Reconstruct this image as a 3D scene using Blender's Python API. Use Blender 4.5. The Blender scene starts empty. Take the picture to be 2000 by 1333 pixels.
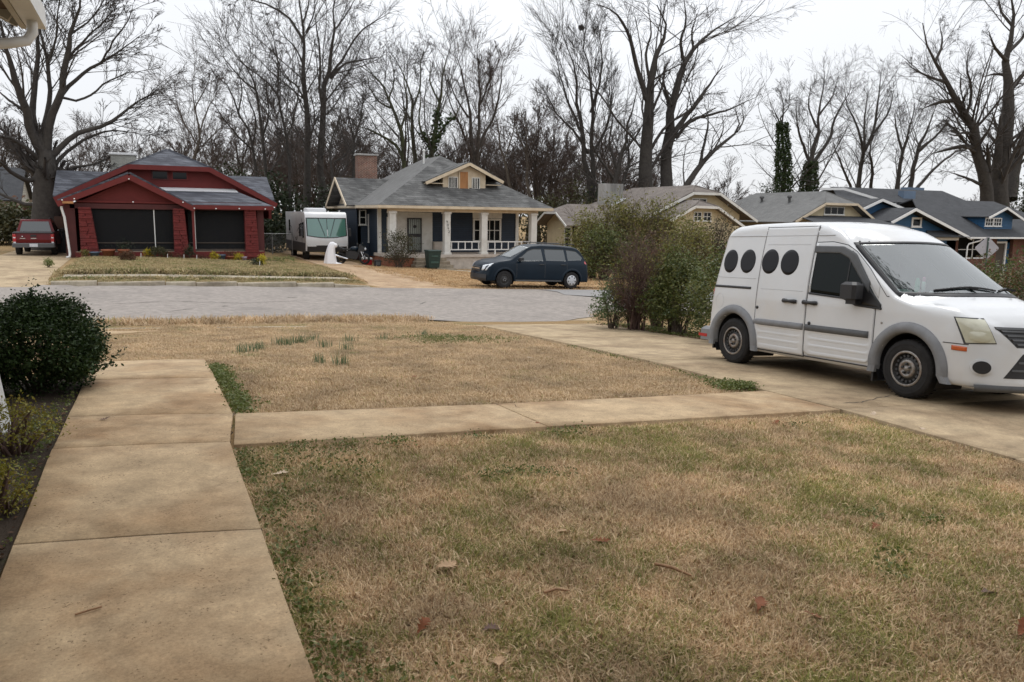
import bpy, math, random
import numpy as np
from mathutils import Vector, Matrix
random.seed(7); rng = np.random.default_rng(11)
SC = bpy.context.scene; COL = SC.collection; PI = math.pi; R = math.radians

# ------------------------------------------------------------------ camera, sky, sun, exposure
# world axes: X along the street (to the right), Y across the street (away), Z up; front walk at z = 0
EYE = 1.57
YAW, PITCH, ROLL = R(24.45), R(8.93), 0.015
cam = bpy.data.cameras.new('camera'); co = bpy.data.objects.new('camera', cam); COL.objects.link(co)
cam.lens = 28.0; cam.sensor_width = 36.0; cam.clip_start = 0.05; cam.clip_end = 3000
co.matrix_world = (Matrix.Translation((0, 0, EYE)) @ Matrix.Rotation(-YAW, 4, 'Z')
                   @ Matrix.Rotation(PI/2 - PITCH, 4, 'X') @ Matrix.Rotation(ROLL, 4, 'Z'))
cam.dof.use_dof = True; cam.dof.focus_distance = 8.0; cam.dof.aperture_fstop = 6.3
SC.camera = co

SUN_EL, SUN_AZ = R(64), R(35)
wd = bpy.data.worlds.new('World'); SC.world = wd; wd.use_nodes = True
nt = wd.node_tree; nt.nodes.clear()
def wn(t, **k):
    n = nt.nodes.new(t)
    for a, b in k.items(): setattr(n, a, b)
    return n
out = wn('ShaderNodeOutputWorld'); bg = wn('ShaderNodeBackground'); bg.inputs['Strength'].default_value = 0.1
sky = wn('ShaderNodeTexSky', sky_type='NISHITA'); sky.sun_disc = False
sky.sun_elevation = SUN_EL; sky.sun_rotation = SUN_AZ
tc = wn('ShaderNodeTexCoord'); sep = wn('ShaderNodeSeparateXYZ')
mr = wn('ShaderNodeMapRange'); mr.inputs[1].default_value = -0.1; mr.inputs[2].default_value = 0.9
mr.inputs[3].default_value = 0.0; mr.inputs[4].default_value = 1.0
ov = wn('ShaderNodeMix', data_type='RGBA'); ov.inputs[6].default_value = (6.1, 6.2, 6.4, 1); ov.inputs[7].default_value = (11.2, 11.4, 11.8, 1)
nz = wn('ShaderNodeTexNoise'); nz.inputs['Scale'].default_value = 2.2; nz.inputs['Detail'].default_value = 5
cl = wn('ShaderNodeMapRange'); cl.inputs[3].default_value = 0.90; cl.inputs[4].default_value = 1.06
cm = wn('ShaderNodeVectorMath', operation='SCALE')
mx = wn('ShaderNodeMix', data_type='RGBA'); mx.inputs[0].default_value = 0.95
L = nt.links.new
L(tc.outputs['Generated'], sep.inputs[0]); L(sep.outputs['Z'], mr.inputs[0]); L(mr.outputs[0], ov.inputs[0])
L(tc.outputs['Generated'], nz.inputs['Vector']); L(nz.outputs['Fac'], cl.inputs[0])
L(ov.outputs[2], cm.inputs[0]); L(cl.outputs[0], cm.inputs['Scale'])
L(sky.outputs['Color'], mx.inputs[6]); L(cm.outputs[0], mx.inputs[7])
L(mx.outputs[2], bg.inputs['Color']); L(bg.outputs[0], out.inputs['Surface'])

sun = bpy.data.lights.new('sun', 'SUN'); so = bpy.data.objects.new('sun', sun); COL.objects.link(so)
sun.energy = 0.8; sun.angle = R(25); sun.color = (1.0, 0.97, 0.92)
# direction to the sun (high, beyond the houses, veiled by cloud)
so.rotation_euler = Vector((math.cos(SUN_EL)*math.sin(SUN_AZ), math.cos(SUN_EL)*math.cos(SUN_AZ), math.sin(SUN_EL))).to_track_quat('Z', 'Y').to_euler()
SC.view_settings.view_transform = 'Standard'; SC.view_settings.look = 'None'
SC.view_settings.exposure = 0.43; SC.view_settings.gamma = 1.0; SC.view_settings.use_curve_mapping = False
SC.cycles.max_bounces = 6; SC.cycles.transparent_max_bounces = 12; SC.cycles.use_denoising = True

# ------------------------------------------------------------------ object helpers
def tag(o, label=None, cat=None, group=None, kind=None):
    for k, v in (('label', label), ('category', cat), ('group', group), ('kind', kind)):
        if v: o[k] = v
    return o
def thing(name, label, cat, loc=(0, 0, 0), rz=0.0, group=None):
    o = bpy.data.objects.new(name, None); COL.objects.link(o); o.empty_display_size = 0.1
    o.location = loc; o.rotation_euler = (0, 0, rz)
    return tag(o, label, cat, group)
def link(name, me, parent=None, mat=None):
    if mat is not None:
        me.materials.clear(); me.materials.append(mat)
    o = bpy.data.objects.new(name, me); COL.objects.link(o)
    if parent is not None: o.parent = parent
    return o
def np_mesh(name, V, F, smooth=False, attr=None):
    """mesh from vertex array (n,3) and a list of face arrays (m,k)"""
    me = bpy.data.meshes.new(name); V = np.asarray(V, np.float32)
    Fs = [np.asarray(f, np.int32) for f in (F if isinstance(F, list) else [F]) if len(f)]
    loops = np.concatenate([f.ravel() for f in Fs]); tot = np.concatenate([np.full(len(f), f.shape[1], np.int32) for f in Fs])
    me.vertices.add(len(V)); me.vertices.foreach_set('co', V.ravel())
    me.loops.add(len(loops)); me.loops.foreach_set('vertex_index', loops)
    me.polygons.add(len(tot)); st = np.concatenate([[0], np.cumsum(tot)[:-1]]).astype(np.int32)
    me.polygons.foreach_set('loop_start', st); me.polygons.foreach_set('loop_total', tot)
    if smooth: me.polygons.foreach_set('use_smooth', np.ones(len(tot), bool))
    if attr is not None:
        a = me.attributes.new('rnd', 'FLOAT', 'FACE'); a.data.foreach_set('value', np.asarray(attr, np.float32))
    me.update(calc_edges=True)
    return me
class MB:
    """collects simple shapes into one mesh"""
    def __init__(s): s.v = []; s.f = []; s.sm = set()
    def add(s, vs, fs, smooth=False):
        b = len(s.v); s.v += [tuple(float(c) for c in p) for p in vs]
        for f in fs:
            if smooth: s.sm.add(len(s.f))
            s.f.append(tuple(b+i for i in f))
        return s
    def box(s, x0, x1, y0, y1, z0, z1, m=None):
        vs = [(x0,y0,z0),(x1,y0,z0),(x1,y1,z0),(x0,y1,z0),(x0,y0,z1),(x1,y0,z1),(x1,y1,z1),(x0,y1,z1)]
        if m is not None: vs = [m @ Vector(p) for p in vs]
        return s.add(vs, [(0,3,2,1),(4,5,6,7),(0,1,5,4),(1,2,6,5),(2,3,7,6),(3,0,4,7)])
    def rbox(s, x0, x1, y0, y1, z0, z1, b=.02):
        """box with chamfered vertical edges and top"""
        o = [(x0+b,y0),(x1-b,y0),(x1,y0+b),(x1,y1-b),(x1-b,y1),(x0+b,y1),(x0,y1-b),(x0,y0+b)]
        cx, cy = (x0+x1)/2, (y0+y1)/2
        i = [(p[0]+(b if p[0] < cx else -b), p[1]+(b if p[1] < cy else -b)) for p in o]
        vs = [(*p, z0) for p in o]+[(*p, z1-b) for p in o]+[(*p, z1) for p in i]
        fs = [tuple(range(7,-1,-1)), tuple(range(16,24))]
        for r in (0, 8):
            for k in range(8): fs.append((r+k, r+(k+1)%8, r+8+(k+1)%8, r+8+k))
        return s.add(vs, fs)
    def bar(s, a, b, w, h=None, up=(0,0,1), e0=0, e1=0):
        """rectangular bar from a to b; w across, h along up"""
        a, b = Vector(a), Vector(b); h = w if h is None else h; d = (b-a).normalized(); a = a-d*e0; b = b+d*e1
        x = d.cross(Vector(up))
        x = x.normalized() if x.length > 1e-5 else Vector((1,0,0)); y = x.cross(d).normalized()
        vs = []
        for p in (a, b):
            for sx, sy in ((-1,-1),(1,-1),(1,1),(-1,1)): vs.append(p + x*(sx*w/2) + y*(sy*h/2))
        return s.add(vs, [(0,1,2,3),(7,6,5,4),(0,4,5,1),(1,5,6,2),(2,6,7,3),(3,7,4,0)])
    def poly(s, pts): return s.add(pts, [tuple(range(len(pts)))])
    def slab(s, pts, t):
        """polygon thickened along its normal by t (downwards from the given face)"""
        P = [Vector(p) for p in pts]; n = Vector((0,0,0))
        for i in range(len(P)): n += (P[i]-P[0]).cross(P[(i+1)%len(P)]-P[0])
        n.normalize(); k = len(P); Q = [p-n*t for p in P]
        fs = [tuple(range(k)), tuple(range(2*k-1, k-1, -1))]+[(i, k+i, k+(i+1)%k, (i+1)%k) for i in range(k)]
        return s.add(P+Q, fs)
    def prism(s, pts, d):
        """planar polygon pts extruded by vector d"""
        P = [Vector(p) for p in pts]; d = Vector(d); k = len(P)
        return s.add(P+[p+d for p in P], [tuple(range(k-1,-1,-1)), tuple(range(k,2*k))]+[(i,(i+1)%k,k+(i+1)%k,k+i) for i in range(k)])
    def tube(s, pts, r, n=8, cap=True, smooth=True):
        P = [Vector(p) for p in pts]; rs = r if isinstance(r, (list, tuple)) else [r]*len(P)
        vs = []; ref = None
        for i, p in enumerate(P):
            d = (P[min(i+1,len(P)-1)]-P[max(i-1,0)]).normalized()
            if ref is None: ref = d.orthogonal().normalized()
            x = (ref-d*ref.dot(d)).normalized(); ref = x; y = d.cross(x)
            for k in range(n):
                a = 2*PI*k/n; vs.append(p+(x*math.cos(a)+y*math.sin(a))*rs[i])
        fs = [(i*n+k, i*n+(k+1)%n, (i+1)*n+(k+1)%n, (i+1)*n+k) for i in range(len(P)-1) for k in range(n)]
        s.add(vs, fs, smooth)
        if cap: s.add([vs[k] for k in range(n)], [tuple(range(n-1,-1,-1))]); s.add(vs[-n:], [tuple(range(n))])
        return s
    def lathe(s, prof, c, axis='z', n=24, smooth=True):
        """profile [(r,h)] turned about an axis through c"""
        vs = []
        for r, h in prof:
            for k in range(n):
                a = 2*PI*k/n; x, y = r*math.cos(a), r*math.sin(a)
                vs.append({'z':(c[0]+x,c[1]+y,c[2]+h),'y':(c[0]+x,c[1]+h,c[2]+y),'x':(c[0]+h,c[1]+x,c[2]+y)}[axis])
        m = len(prof)
        return s.add(vs, [(i*n+k, i*n+(k+1)%n, (i+1)*n+(k+1)%n, (i+1)*n+k) for i in range(m-1) for k in range(n)], smooth)
    def ball(s, c, r, n=10, sz=1.0):
        return s.lathe([(max(1e-4, r*math.sin(PI*i/n)), -r*sz*math.cos(PI*i/n)) for i in range(n+1)], c, 'z', n*2)
    def mesh(s, name):
        me = bpy.data.meshes.new(name); me.from_pydata(s.v, [], s.f)
        if s.sm: me.polygons.foreach_set('use_smooth', [i in s.sm for i in range(len(s.f))])
        return me
    def build(s, name, mat, parent=None): return link(name, s.mesh(name), parent, mat)

# ------------------------------------------------------------------ materials
def nodes(name):
    m = bpy.data.materials.new(name); m.use_nodes = True; t = m.node_tree; t.nodes.clear()
    o = t.nodes.new('ShaderNodeOutputMaterial')
    def N(tp, **k):
        n = t.nodes.new(tp)
        for a, b in k.items():
            if a.startswith('i_'):
                key = a[2:]; n.inputs[int(key) if key.isdigit() else key.replace('_', ' ')].default_value = b
            else: setattr(n, a, b)
        return n
    return m, t, N, t.links.new, o
def c4(c): return (c[0], c[1], c[2], 1.0)
def ramp(N, stops):
    r = N('ShaderNodeValToRGB'); e = r.color_ramp.elements
    while len(e) < len(stops): e.new(0.5)
    for i, (p, c) in enumerate(stops): e[i].position = p; e[i].color = c4(c)
    return r
def mat(name, col, rough=.6, var=.18, scale=2.0, bump=.0, bscale=60.0, metal=0.0, spec=.5, coat=0.0, stain=None, streak=0.0, stain_amt=.5, stain_scale=.7):
    """painted or plain surface with mottled colour, optional stain colour and fine relief"""
    m, t, N, K, o = nodes(name)
    p = N('ShaderNodeBsdfPrincipled', i_Roughness=rough, i_Metallic=metal)
    p.inputs['Specular IOR Level'].default_value = spec; p.inputs['Coat Weight'].default_value = coat; p.inputs['Coat Roughness'].default_value = .06
    g = N('ShaderNodeNewGeometry'); n1 = N('ShaderNodeTexNoise', i_Scale=scale, i_Detail=6.0, i_Roughness=.6)
    vec = g.outputs['Position']
    if streak:
        mp = N('ShaderNodeMapping'); mp.inputs['Scale'].default_value = (1, 1, streak); K(vec, mp.inputs[0]); vec = mp.outputs[0]
    K(vec, n1.inputs['Vector'])
    r = ramp(N, [(.3, tuple(c*(1-var) for c in col)), (.7, tuple(min(1, c*(1+var)) for c in col))]); K(n1.outputs['Fac'], r.inputs[0])
    cout = r.outputs[0]
    if stain is not None:
        n2 = N('ShaderNodeTexNoise', i_Scale=stain_scale, i_Detail=8.0, i_Roughness=.65); K(vec, n2.inputs['Vector'])
        rr = N('ShaderNodeMapRange'); rr.inputs[1].default_value = .5; rr.inputs[2].default_value = .72; rr.inputs[4].default_value = stain_amt
        K(n2.outputs['Fac'], rr.inputs[0]); mx = N('ShaderNodeMix', data_type='RGBA'); K(rr.outputs[0], mx.inputs[0]); K(cout, mx.inputs[6])
        mx.inputs[7].default_value = c4(stain); cout = mx.outputs[2]
    K(cout, p.inputs['Base Color'])
    if bump:
        nb = N('ShaderNodeTexNoise', i_Scale=bscale, i_Detail=4.0); K(g.outputs['Position'], nb.inputs['Vector'])
        b = N('ShaderNodeBump', i_Strength=bump, i_Distance=.01); K(nb.outputs['Fac'], b.inputs['Height']); K(b.outputs[0], p.inputs['Normal'])
    K(p.outputs[0], o.inputs[0])
    return m
def brickmat(name, c1, c2, mortar, bw=.21, bh=.075, rough=.85, msize=.012, axis='uz', bump=.6, var=.25, offset=.5):
    """coursed material (brick, shingle rows, lapped boards) laid by world position: columns along x+y, rows up z"""
    m, t, N, K, o = nodes(name)
    p = N('ShaderNodeBsdfPrincipled', i_Roughness=rough); g = N('ShaderNodeNewGeometry'); s = N('ShaderNodeSeparateXYZ'); K(g.outputs['Position'], s.inputs[0])
    a = N('ShaderNodeMath', operation='ADD'); K(s.outputs[0], a.inputs[0]); K(s.outputs[1], a.inputs[1])
    c = N('ShaderNodeCombineXYZ'); K(a.outputs[0], c.inputs[0]); K(s.outputs[2], c.inputs[1])
    b = N('ShaderNodeTexBrick', i_Scale=1.0); b.offset = offset
    b.inputs['Brick Width'].default_value = bw; b.inputs['Row Height'].default_value = bh; b.inputs['Mortar Size'].default_value = msize
    b.inputs['Mortar Smooth'].default_value = .3; b.inputs['Color1'].default_value = c4(c1); b.inputs['Color2'].default_value = c4(c2); b.inputs['Mortar'].default_value = c4(mortar)
    K(c.outputs[0], b.inputs['Vector'])
    n = N('ShaderNodeTexNoise', i_Scale=1.3, i_Detail=7.0, i_Roughness=.65); K(g.outputs['Position'], n.inputs['Vector'])
    mr = N('ShaderNodeMapRange'); mr.inputs[1].default_value = .3; mr.inputs[2].default_value = .7; mr.inputs[3].default_value = 1-var; mr.inputs[4].default_value = 1+var
    K(n.outputs['Fac'], mr.inputs[0]); sc = N('ShaderNodeVectorMath', operation='SCALE'); K(b.outputs['Color'], sc.inputs[0]); K(mr.outputs[0], sc.inputs['Scale'])
    K(sc.outputs[0], p.inputs['Base Color'])
    bp = N('ShaderNodeBump', i_Strength=bump, i_Distance=.012); bp.invert = True; K(b.outputs['Fac'], bp.inputs['Height']); K(bp.outputs[0], p.inputs['Normal'])
    K(p.outputs[0], o.inputs[0]); return m
def glass(name, tint=(.02,.025,.03), refl=.5, rough=.03, clear=.0, tcol=(.6,.75,.72), gcol=.93):
    """window pane: mirror-like film over a dark or see-through body"""
    m, t, N, K, o = nodes(name)
    d = N('ShaderNodeBsdfPrincipled', i_Roughness=.3); d.inputs['Base Color'].default_value = c4(tint); d.inputs['Specular IOR Level'].default_value = 0
    tr = N('ShaderNodeBsdfTransparent'); tr.inputs[0].default_value = c4(tcol)
    m1 = N('ShaderNodeMixShader'); m1.inputs[0].default_value = clear; K(d.outputs[0], m1.inputs[1]); K(tr.outputs[0], m1.inputs[2])
    gl = N('ShaderNodeBsdfGlossy', i_Roughness=rough); gl.inputs[0].default_value = (gcol,gcol*1.02,gcol*1.02,1)
    lw = N('ShaderNodeFresnel', i_IOR=1.5); mp = N('ShaderNodeMapRange'); mp.inputs[1].default_value = 0; mp.inputs[2].default_value = 1
    mp.inputs[3].default_value = refl; mp.inputs[4].default_value = 1.0; K(lw.outputs[0], mp.inputs[0])
    m2 = N('ShaderNodeMixShader'); K(mp.outputs[0], m2.inputs[0]); K(m1.outputs[0], m2.inputs[1]); K(gl.outputs[0], m2.inputs[2])
    K(m2.outputs[0], o.inputs[0]); return m
def leafmat(name, cols, rough=.55, trans=.25, spec=.35):
    """leaves: colour picked per leaf from a ramp by the face attribute rnd"""
    m, t, N, K, o = nodes(name)
    a = N('ShaderNodeAttribute', attribute_name='rnd'); r = ramp(N, [(i/max(1, len(cols)-1), c) for i, c in enumerate(cols)]); K(a.outputs['Fac'], r.inputs[0])
    p = N('ShaderNodeBsdfPrincipled', i_Roughness=rough); p.inputs['Specular IOR Level'].default_value = spec; K(r.outputs[0], p.inputs['Base Color'])
    tl = N('ShaderNodeBsdfTranslucent'); K(r.outputs[0], tl.inputs[0]); mx = N('ShaderNodeMixShader'); mx.inputs[0].default_value = trans
    K(p.outputs[0], mx.inputs[1]); K(tl.outputs[0], mx.inputs[2]); K(mx.outputs[0], o.inputs[0]); return m

# ------------------------------------------------------------------ terrain
def lerp(T, v):
    for (a, b), (c, d) in zip(T, T[1:]):
        if v <= c: return b+(d-b)*(v-a)/(c-a) if v > a else b
    return T[-1][1]
def sst(a, b, x):
    t = min(1, max(0, (x-a)/(b-a))); return t*t*(3-2*t)
AV = [(-60,.02),(5.6,.02),(9,-.115),(18,-.76),(27.3,-.77),(27.45,-.775),(44,-.74),(60,-.7),(150,-.6),(400,0)]
BV = [(-60,-.047),(8,-.047),(18,-.032),(27.45,-.032),(44,-.05),(150,-.05),(400,-.0)]
RV_ = [(27.3,0),(27.45,.125),(28.8,.12),(28.83,.15),(30.2,.15),(30.35,.27),(33,.22),(43,.09),(70,.1),(400,0)]
def G(u, v):
    b = lerp(BV, v)
    if u < 0: b *= .45 if v < 15 else (1.0 if v < 27.3 else .35)
    z = lerp(AV, v)+b*max(-60, min(u, 75))
    if v > 27.3: z += lerp(RV_, v)*sst(-3.3,-2.5,u)*(1-sst(6.6,7.5,u))
    return z
LAWN = -.045    # the near lawn and beds lie a little below the slabs
def GL(u, v): return G(u, v)+LAWN*(1-sst(15.5,17.6,v))-(.05 if u < -.7 and v < 9.1 else 0)
def sheet(us, vs, f):
    V = [(u, v, f(u, v)) for v in vs for u in us]; n = len(us)
    F = [(j*n+i, j*n+i+1, (j+1)*n+i+1, (j+1)*n+i) for j in range(len(vs)-1) for i in range(n-1)]
    return V, F
def at(px, py, v):
    """world point on the plane Y = v seen at photo pixel (px, py): used to read off positions"""
    x0, y0 = px-1000, py-666.5; c, s = math.cos(ROLL), math.sin(ROLL)
    x, up = x0*c+y0*s, -(-x0*s+y0*c); f = 1556.0
    y = f*math.cos(PITCH)+up*math.sin(PITCH); z = up*math.cos(PITCH)-f*math.sin(PITCH)
    u = x*math.cos(YAW)+y*math.sin(YAW); w = -x*math.sin(YAW)+y*math.cos(YAW); k = v/w
    return Vector((u*k, v, z*k+EYE))
def atg(px, py, z0=None):
    """ground point seen at a photo pixel"""
    r = at(px, py, 1.0)-Vector((0,0,EYE)); k = 1.0
    while k < 200:
        p = r*k; 
        if p.z+EYE < GL(p.x, p.y): break
        k *= 1.003
    return Vector((p.x, p.y, GL(p.x, p.y)))

def groundmat(name, straw, green, soil, gscale=.9, gbias=.5, soil_amt=.5, fine=1.0):
    m, t, N, K, o = nodes(name)
    p = N('ShaderNodeBsdfPrincipled', i_Roughness=.95); p.inputs['Specular IOR Level'].default_value = .1
    g = N('ShaderNodeNewGeometry'); P = g.outputs['Position']
    n1 = N('ShaderNodeTexNoise', i_Scale=gscale, i_Detail=7.0, i_Roughness=.62); K(P, n1.inputs['Vector'])
    n2 = N('ShaderNodeTexNoise', i_Scale=5.5, i_Detail=6.0, i_Roughness=.7); K(P, n2.inputs['Vector'])
    n3 = N('ShaderNodeTexNoise', i_Scale=90.0*fine, i_Detail=3.0, i_Roughness=.7); K(P, n3.inputs['Vector'])
    r1 = N('ShaderNodeMapRange'); r1.inputs[1].default_value = gbias; r1.inputs[2].default_value = gbias+.16; K(n1.outputs['Fac'], r1.inputs[0])
    r2 = N('ShaderNodeMapRange'); r2.inputs[1].default_value = .52; r2.inputs[2].default_value = .72; r2.inputs[4].default_value = soil_amt; K(n2.outputs['Fac'], r2.inputs[0])
    r3 = N('ShaderNodeMapRange'); r3.inputs[1].default_value = .3; r3.inputs[2].default_value = .7; r3.inputs[3].default_value = .65; r3.inputs[4].default_value = 1.3; K(n3.outputs['Fac'], r3.inputs[0])
    a = N('ShaderNodeMix', data_type='RGBA'); a.inputs[6].default_value = c4(straw); a.inputs[7].default_value = c4(green); K(r1.outputs[0], a.inputs[0])
    b = N('ShaderNodeMix', data_type='RGBA'); b.inputs[7].default_value = c4(soil); K(a.outputs[2], b.inputs[6]); K(r2.outputs[0], b.inputs[0])
    s = N('ShaderNodeVectorMath', operation='SCALE'); K(b.outputs[2], s.inputs[0]); K(r3.outputs[0], s.inputs['Scale']); K(s.outputs[0], p.inputs['Base Color'])
    bp = N('ShaderNodeBump', i_Strength=.7, i_Distance=.02); K(n3.outputs['Fac'], bp.inputs['Height']); K(bp.outputs[0], p.inputs['Normal'])
    K(p.outputs[0], o.inputs[0]); return m
def concrete(name, col, stain=(.12,.075,.04), dark=(.10,.095,.085), pits=True, stain_amt=.5):
    m, t, N, K, o = nodes(name)
    p = N('ShaderNodeBsdfPrincipled', i_Roughness=.9); p.inputs['Specular IOR Level'].default_value = .25
    g = N('ShaderNodeNewGeometry'); P = g.outputs['Position']
    n1 = N('ShaderNodeTexNoise', i_Scale=1.1, i_Detail=8.0, i_Roughness=.6, i_Distortion=.4); K(P, n1.inputs['Vector'])
    n2 = N('ShaderNodeTexNoise', i_Scale=70.0, i_Detail=5.0, i_Roughness=.85); K(P, n2.inputs['Vector'])
    n4 = N('ShaderNodeTexNoise', i_Scale=3.7, i_Detail=9.0, i_Roughness=.75); K(P, n4.inputs['Vector'])
    r1 = N('ShaderNodeMapRange'); r1.inputs[1].default_value = .43; r1.inputs[2].default_value = .66; r1.inputs[4].default_value = stain_amt; K(n1.outputs['Fac'], r1.inputs[0])
    r4 = N('ShaderNodeMapRange'); r4.inputs[1].default_value = .35; r4.inputs[2].default_value = .65; r4.inputs[3].default_value = .74; r4.inputs[4].default_value = 1.2; K(n4.outputs['Fac'], r4.inputs[0])
    r2 = N('ShaderNodeMapRange'); r2.inputs[1].default_value = .3; r2.inputs[2].default_value = .7; r2.inputs[3].default_value = .72; r2.inputs[4].default_value = 1.28; K(n2.outputs['Fac'], r2.inputs[0])
    a = N('ShaderNodeMix', data_type='RGBA'); a.inputs[6].default_value = c4(col); a.inputs[7].default_value = c4(stain); K(r1.outputs[0], a.inputs[0])
    s0 = N('ShaderNodeVectorMath', operation='SCALE'); K(a.outputs[2], s0.inputs[0]); K(r4.outputs[0], s0.inputs['Scale'])
    s = N('ShaderNodeVectorMath', operation='SCALE'); K(s0.outputs[0], s.inputs[0]); K(r2.outputs[0], s.inputs['Scale']); c = s.outputs[0]
    hgt = n2.outputs['Fac']
    if pits:
        v = N('ShaderNodeTexNoise', i_Scale=62.0, i_Detail=2.5, i_Roughness=.6); K(P, v.inputs['Vector']); n5 = N('ShaderNodeTexNoise', i_Scale=4.0, i_Detail=4.0); K(P, n5.inputs['Vector'])
        th = N('ShaderNodeMapRange'); th.inputs[1].default_value = .35; th.inputs[2].default_value = .7; th.inputs[3].default_value = .74; th.inputs[4].default_value = .60; K(n5.outputs['Fac'], th.inputs[0])
        lt = N('ShaderNodeMath', operation='GREATER_THAN'); K(v.outputs['Fac'], lt.inputs[0]); K(th.outputs[0], lt.inputs[1])
        h = N('ShaderNodeMath', operation='MULTIPLY'); h.inputs[1].default_value = .7; K(lt.outputs[0], h.inputs[0])
        d = N('ShaderNodeMix', data_type='RGBA'); d.inputs[7].default_value = c4((.12,.075,.04)); K(c, d.inputs[6]); K(h.outputs[0], d.inputs[0]); c = d.outputs[2]
    K(c, p.inputs['Base Color'])
    bp = N('ShaderNodeBump', i_Strength=.25, i_Distance=.004); K(hgt, bp.inputs['Height']); K(bp.outputs[0], p.inputs['Normal'])
    K(p.outputs[0], o.inputs[0]); return m

M = {}
M['lawn'] = groundmat('lawn_soil', (.30,.205,.105), (.13,.14,.05), (.11,.075,.045), gbias=.53)
M['walk'] = concrete('walk_concrete', (.44,.325,.20), stain=(.25,.15,.075), stain_amt=.8)
M['drive'] = concrete('drive_concrete', (.41,.315,.20), stain=(.20,.14,.085), pits=False, stain_amt=.7)
M['kerb'] = concrete('kerb_concrete', (.40,.35,.27), stain=(.15,.12,.085), pits=False, stain_amt=.8)
M['asphalt'] = mat('old_asphalt', (.27,.238,.212), .9, .25, 6.0, .8, 90, stain=(.175,.155,.14), stain_scale=.55, stain_amt=.8)
M['asphalt2'] = mat('newer_asphalt', (.25,.24,.235), .9, .1, 2, .5, 140)
M['paint'] = mat('road_paint', (.72,.71,.67), .8, .12, 8)
M['mulch'] = groundmat('bed_soil', (.055,.042,.032), (.05,.065,.025), (.028,.022,.018), gbias=.58, gscale=2.5, soil_amt=.9)

# terrain sheet, with rows at the breaks of slope; it reaches the horizon
us = sorted(set([-1500,-600,-250,-120]+[x*2.0 for x in range(-40,-3)]+[-6+.5*i for i in range(32)]+[10+1.0*i for i in range(30)]+[40+4.0*i for i in range(30)]+[200,300,600,1500]+[-3.3,-3.1,-2.9,-2.7,-2.5,6.6,6.8,7.0,7.2,7.5]))
vs = sorted(set([-600,-200,-60,-20,-8,-4,0,2,4,5.6,6.2,7,8,9,10,11,12,13,14,15,16,17,17.85,18,18.5,20,22,24,26,27.3,27.45,28,28.8,28.83,29.5,30.2,30.35,31,32,33,35,37,39,41,43,44,46,48,52,56,60,70,80,100,130,150,200,300,400,800,2500]))
V, F = sheet(us, vs, lambda u, v: GL(u, v)-(.03 if 17.95 <= v <= 27.3 else 0))
tag(link('ground', np_mesh('ground', V, [np.array(F)], True), None, M['lawn']), kind='structure')
# street with a lip of asphalt over the apron
NE = [(-60,18.05),(-8,18.1),(-1,18.2),(1,18.25),(3,18.55),(5,18.5),(6.1,18.35),(7,17.75),(8,17.6),(9.3,17.65),(10.2,18.3),(11.8,19.3),(14,19.3),(90,19.3)]
us = [-60,-40,-25,-15]+[-8+.25*i for i in range(92)]+[15+1.0*i for i in range(30)]+[50,60,75,90]
def road_v(u, k): a = lerp(NE, u)+.02*math.sin(u*5.1)+.015*math.sin(u*13.7); return a+(27.3+.03*math.sin(u*3)-a)*k
V = [(u, road_v(u, k), G(u, road_v(u, k))+(.012 if k else .0)) for k in (0,.04,.2,.4,.6,.8,1) for u in us]; n = len(us)
F = [(j*n+i, j*n+i+1, (j+1)*n+i+1, (j+1)*n+i) for j in range(6) for i in range(n-1)]
tag(link('street', np_mesh('street', V, [np.array(F)], True), None, M['asphalt']), kind='structure')
us2 = [13.3+.6*i for i in range(80)]
V = [(u+(.35*math.sin(k*9)+.9*(1-k) if u < 14 else 0), 22.9+4.25*k, G(u, 22.9+4.25*k)+.018) for k in (0,.25,.5,.75,1) for u in us2]; n = len(us2)
F = [(j*n+i, j*n+i+1, (j+1)*n+i+1, (j+1)*n+i) for j in range(4) for i in range(n-1)]
tag(link('street_patch', np_mesh('street_patch', V, [np.array(F)]), None, M['asphalt2']), kind='structure')
b = MB()
for k in range(12):
    u0 = 14.1+2.6*k; b.add([(u0+a, 22.8+c, G(u0+a, 22.8+c)+.023) for a, c in ((0,-.05),(2.3,-.05),(2.3,.06),(0,.06))], [(0,1,2,3)])
tag(b.build('street_marking', M['paint']), kind='structure')

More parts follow.
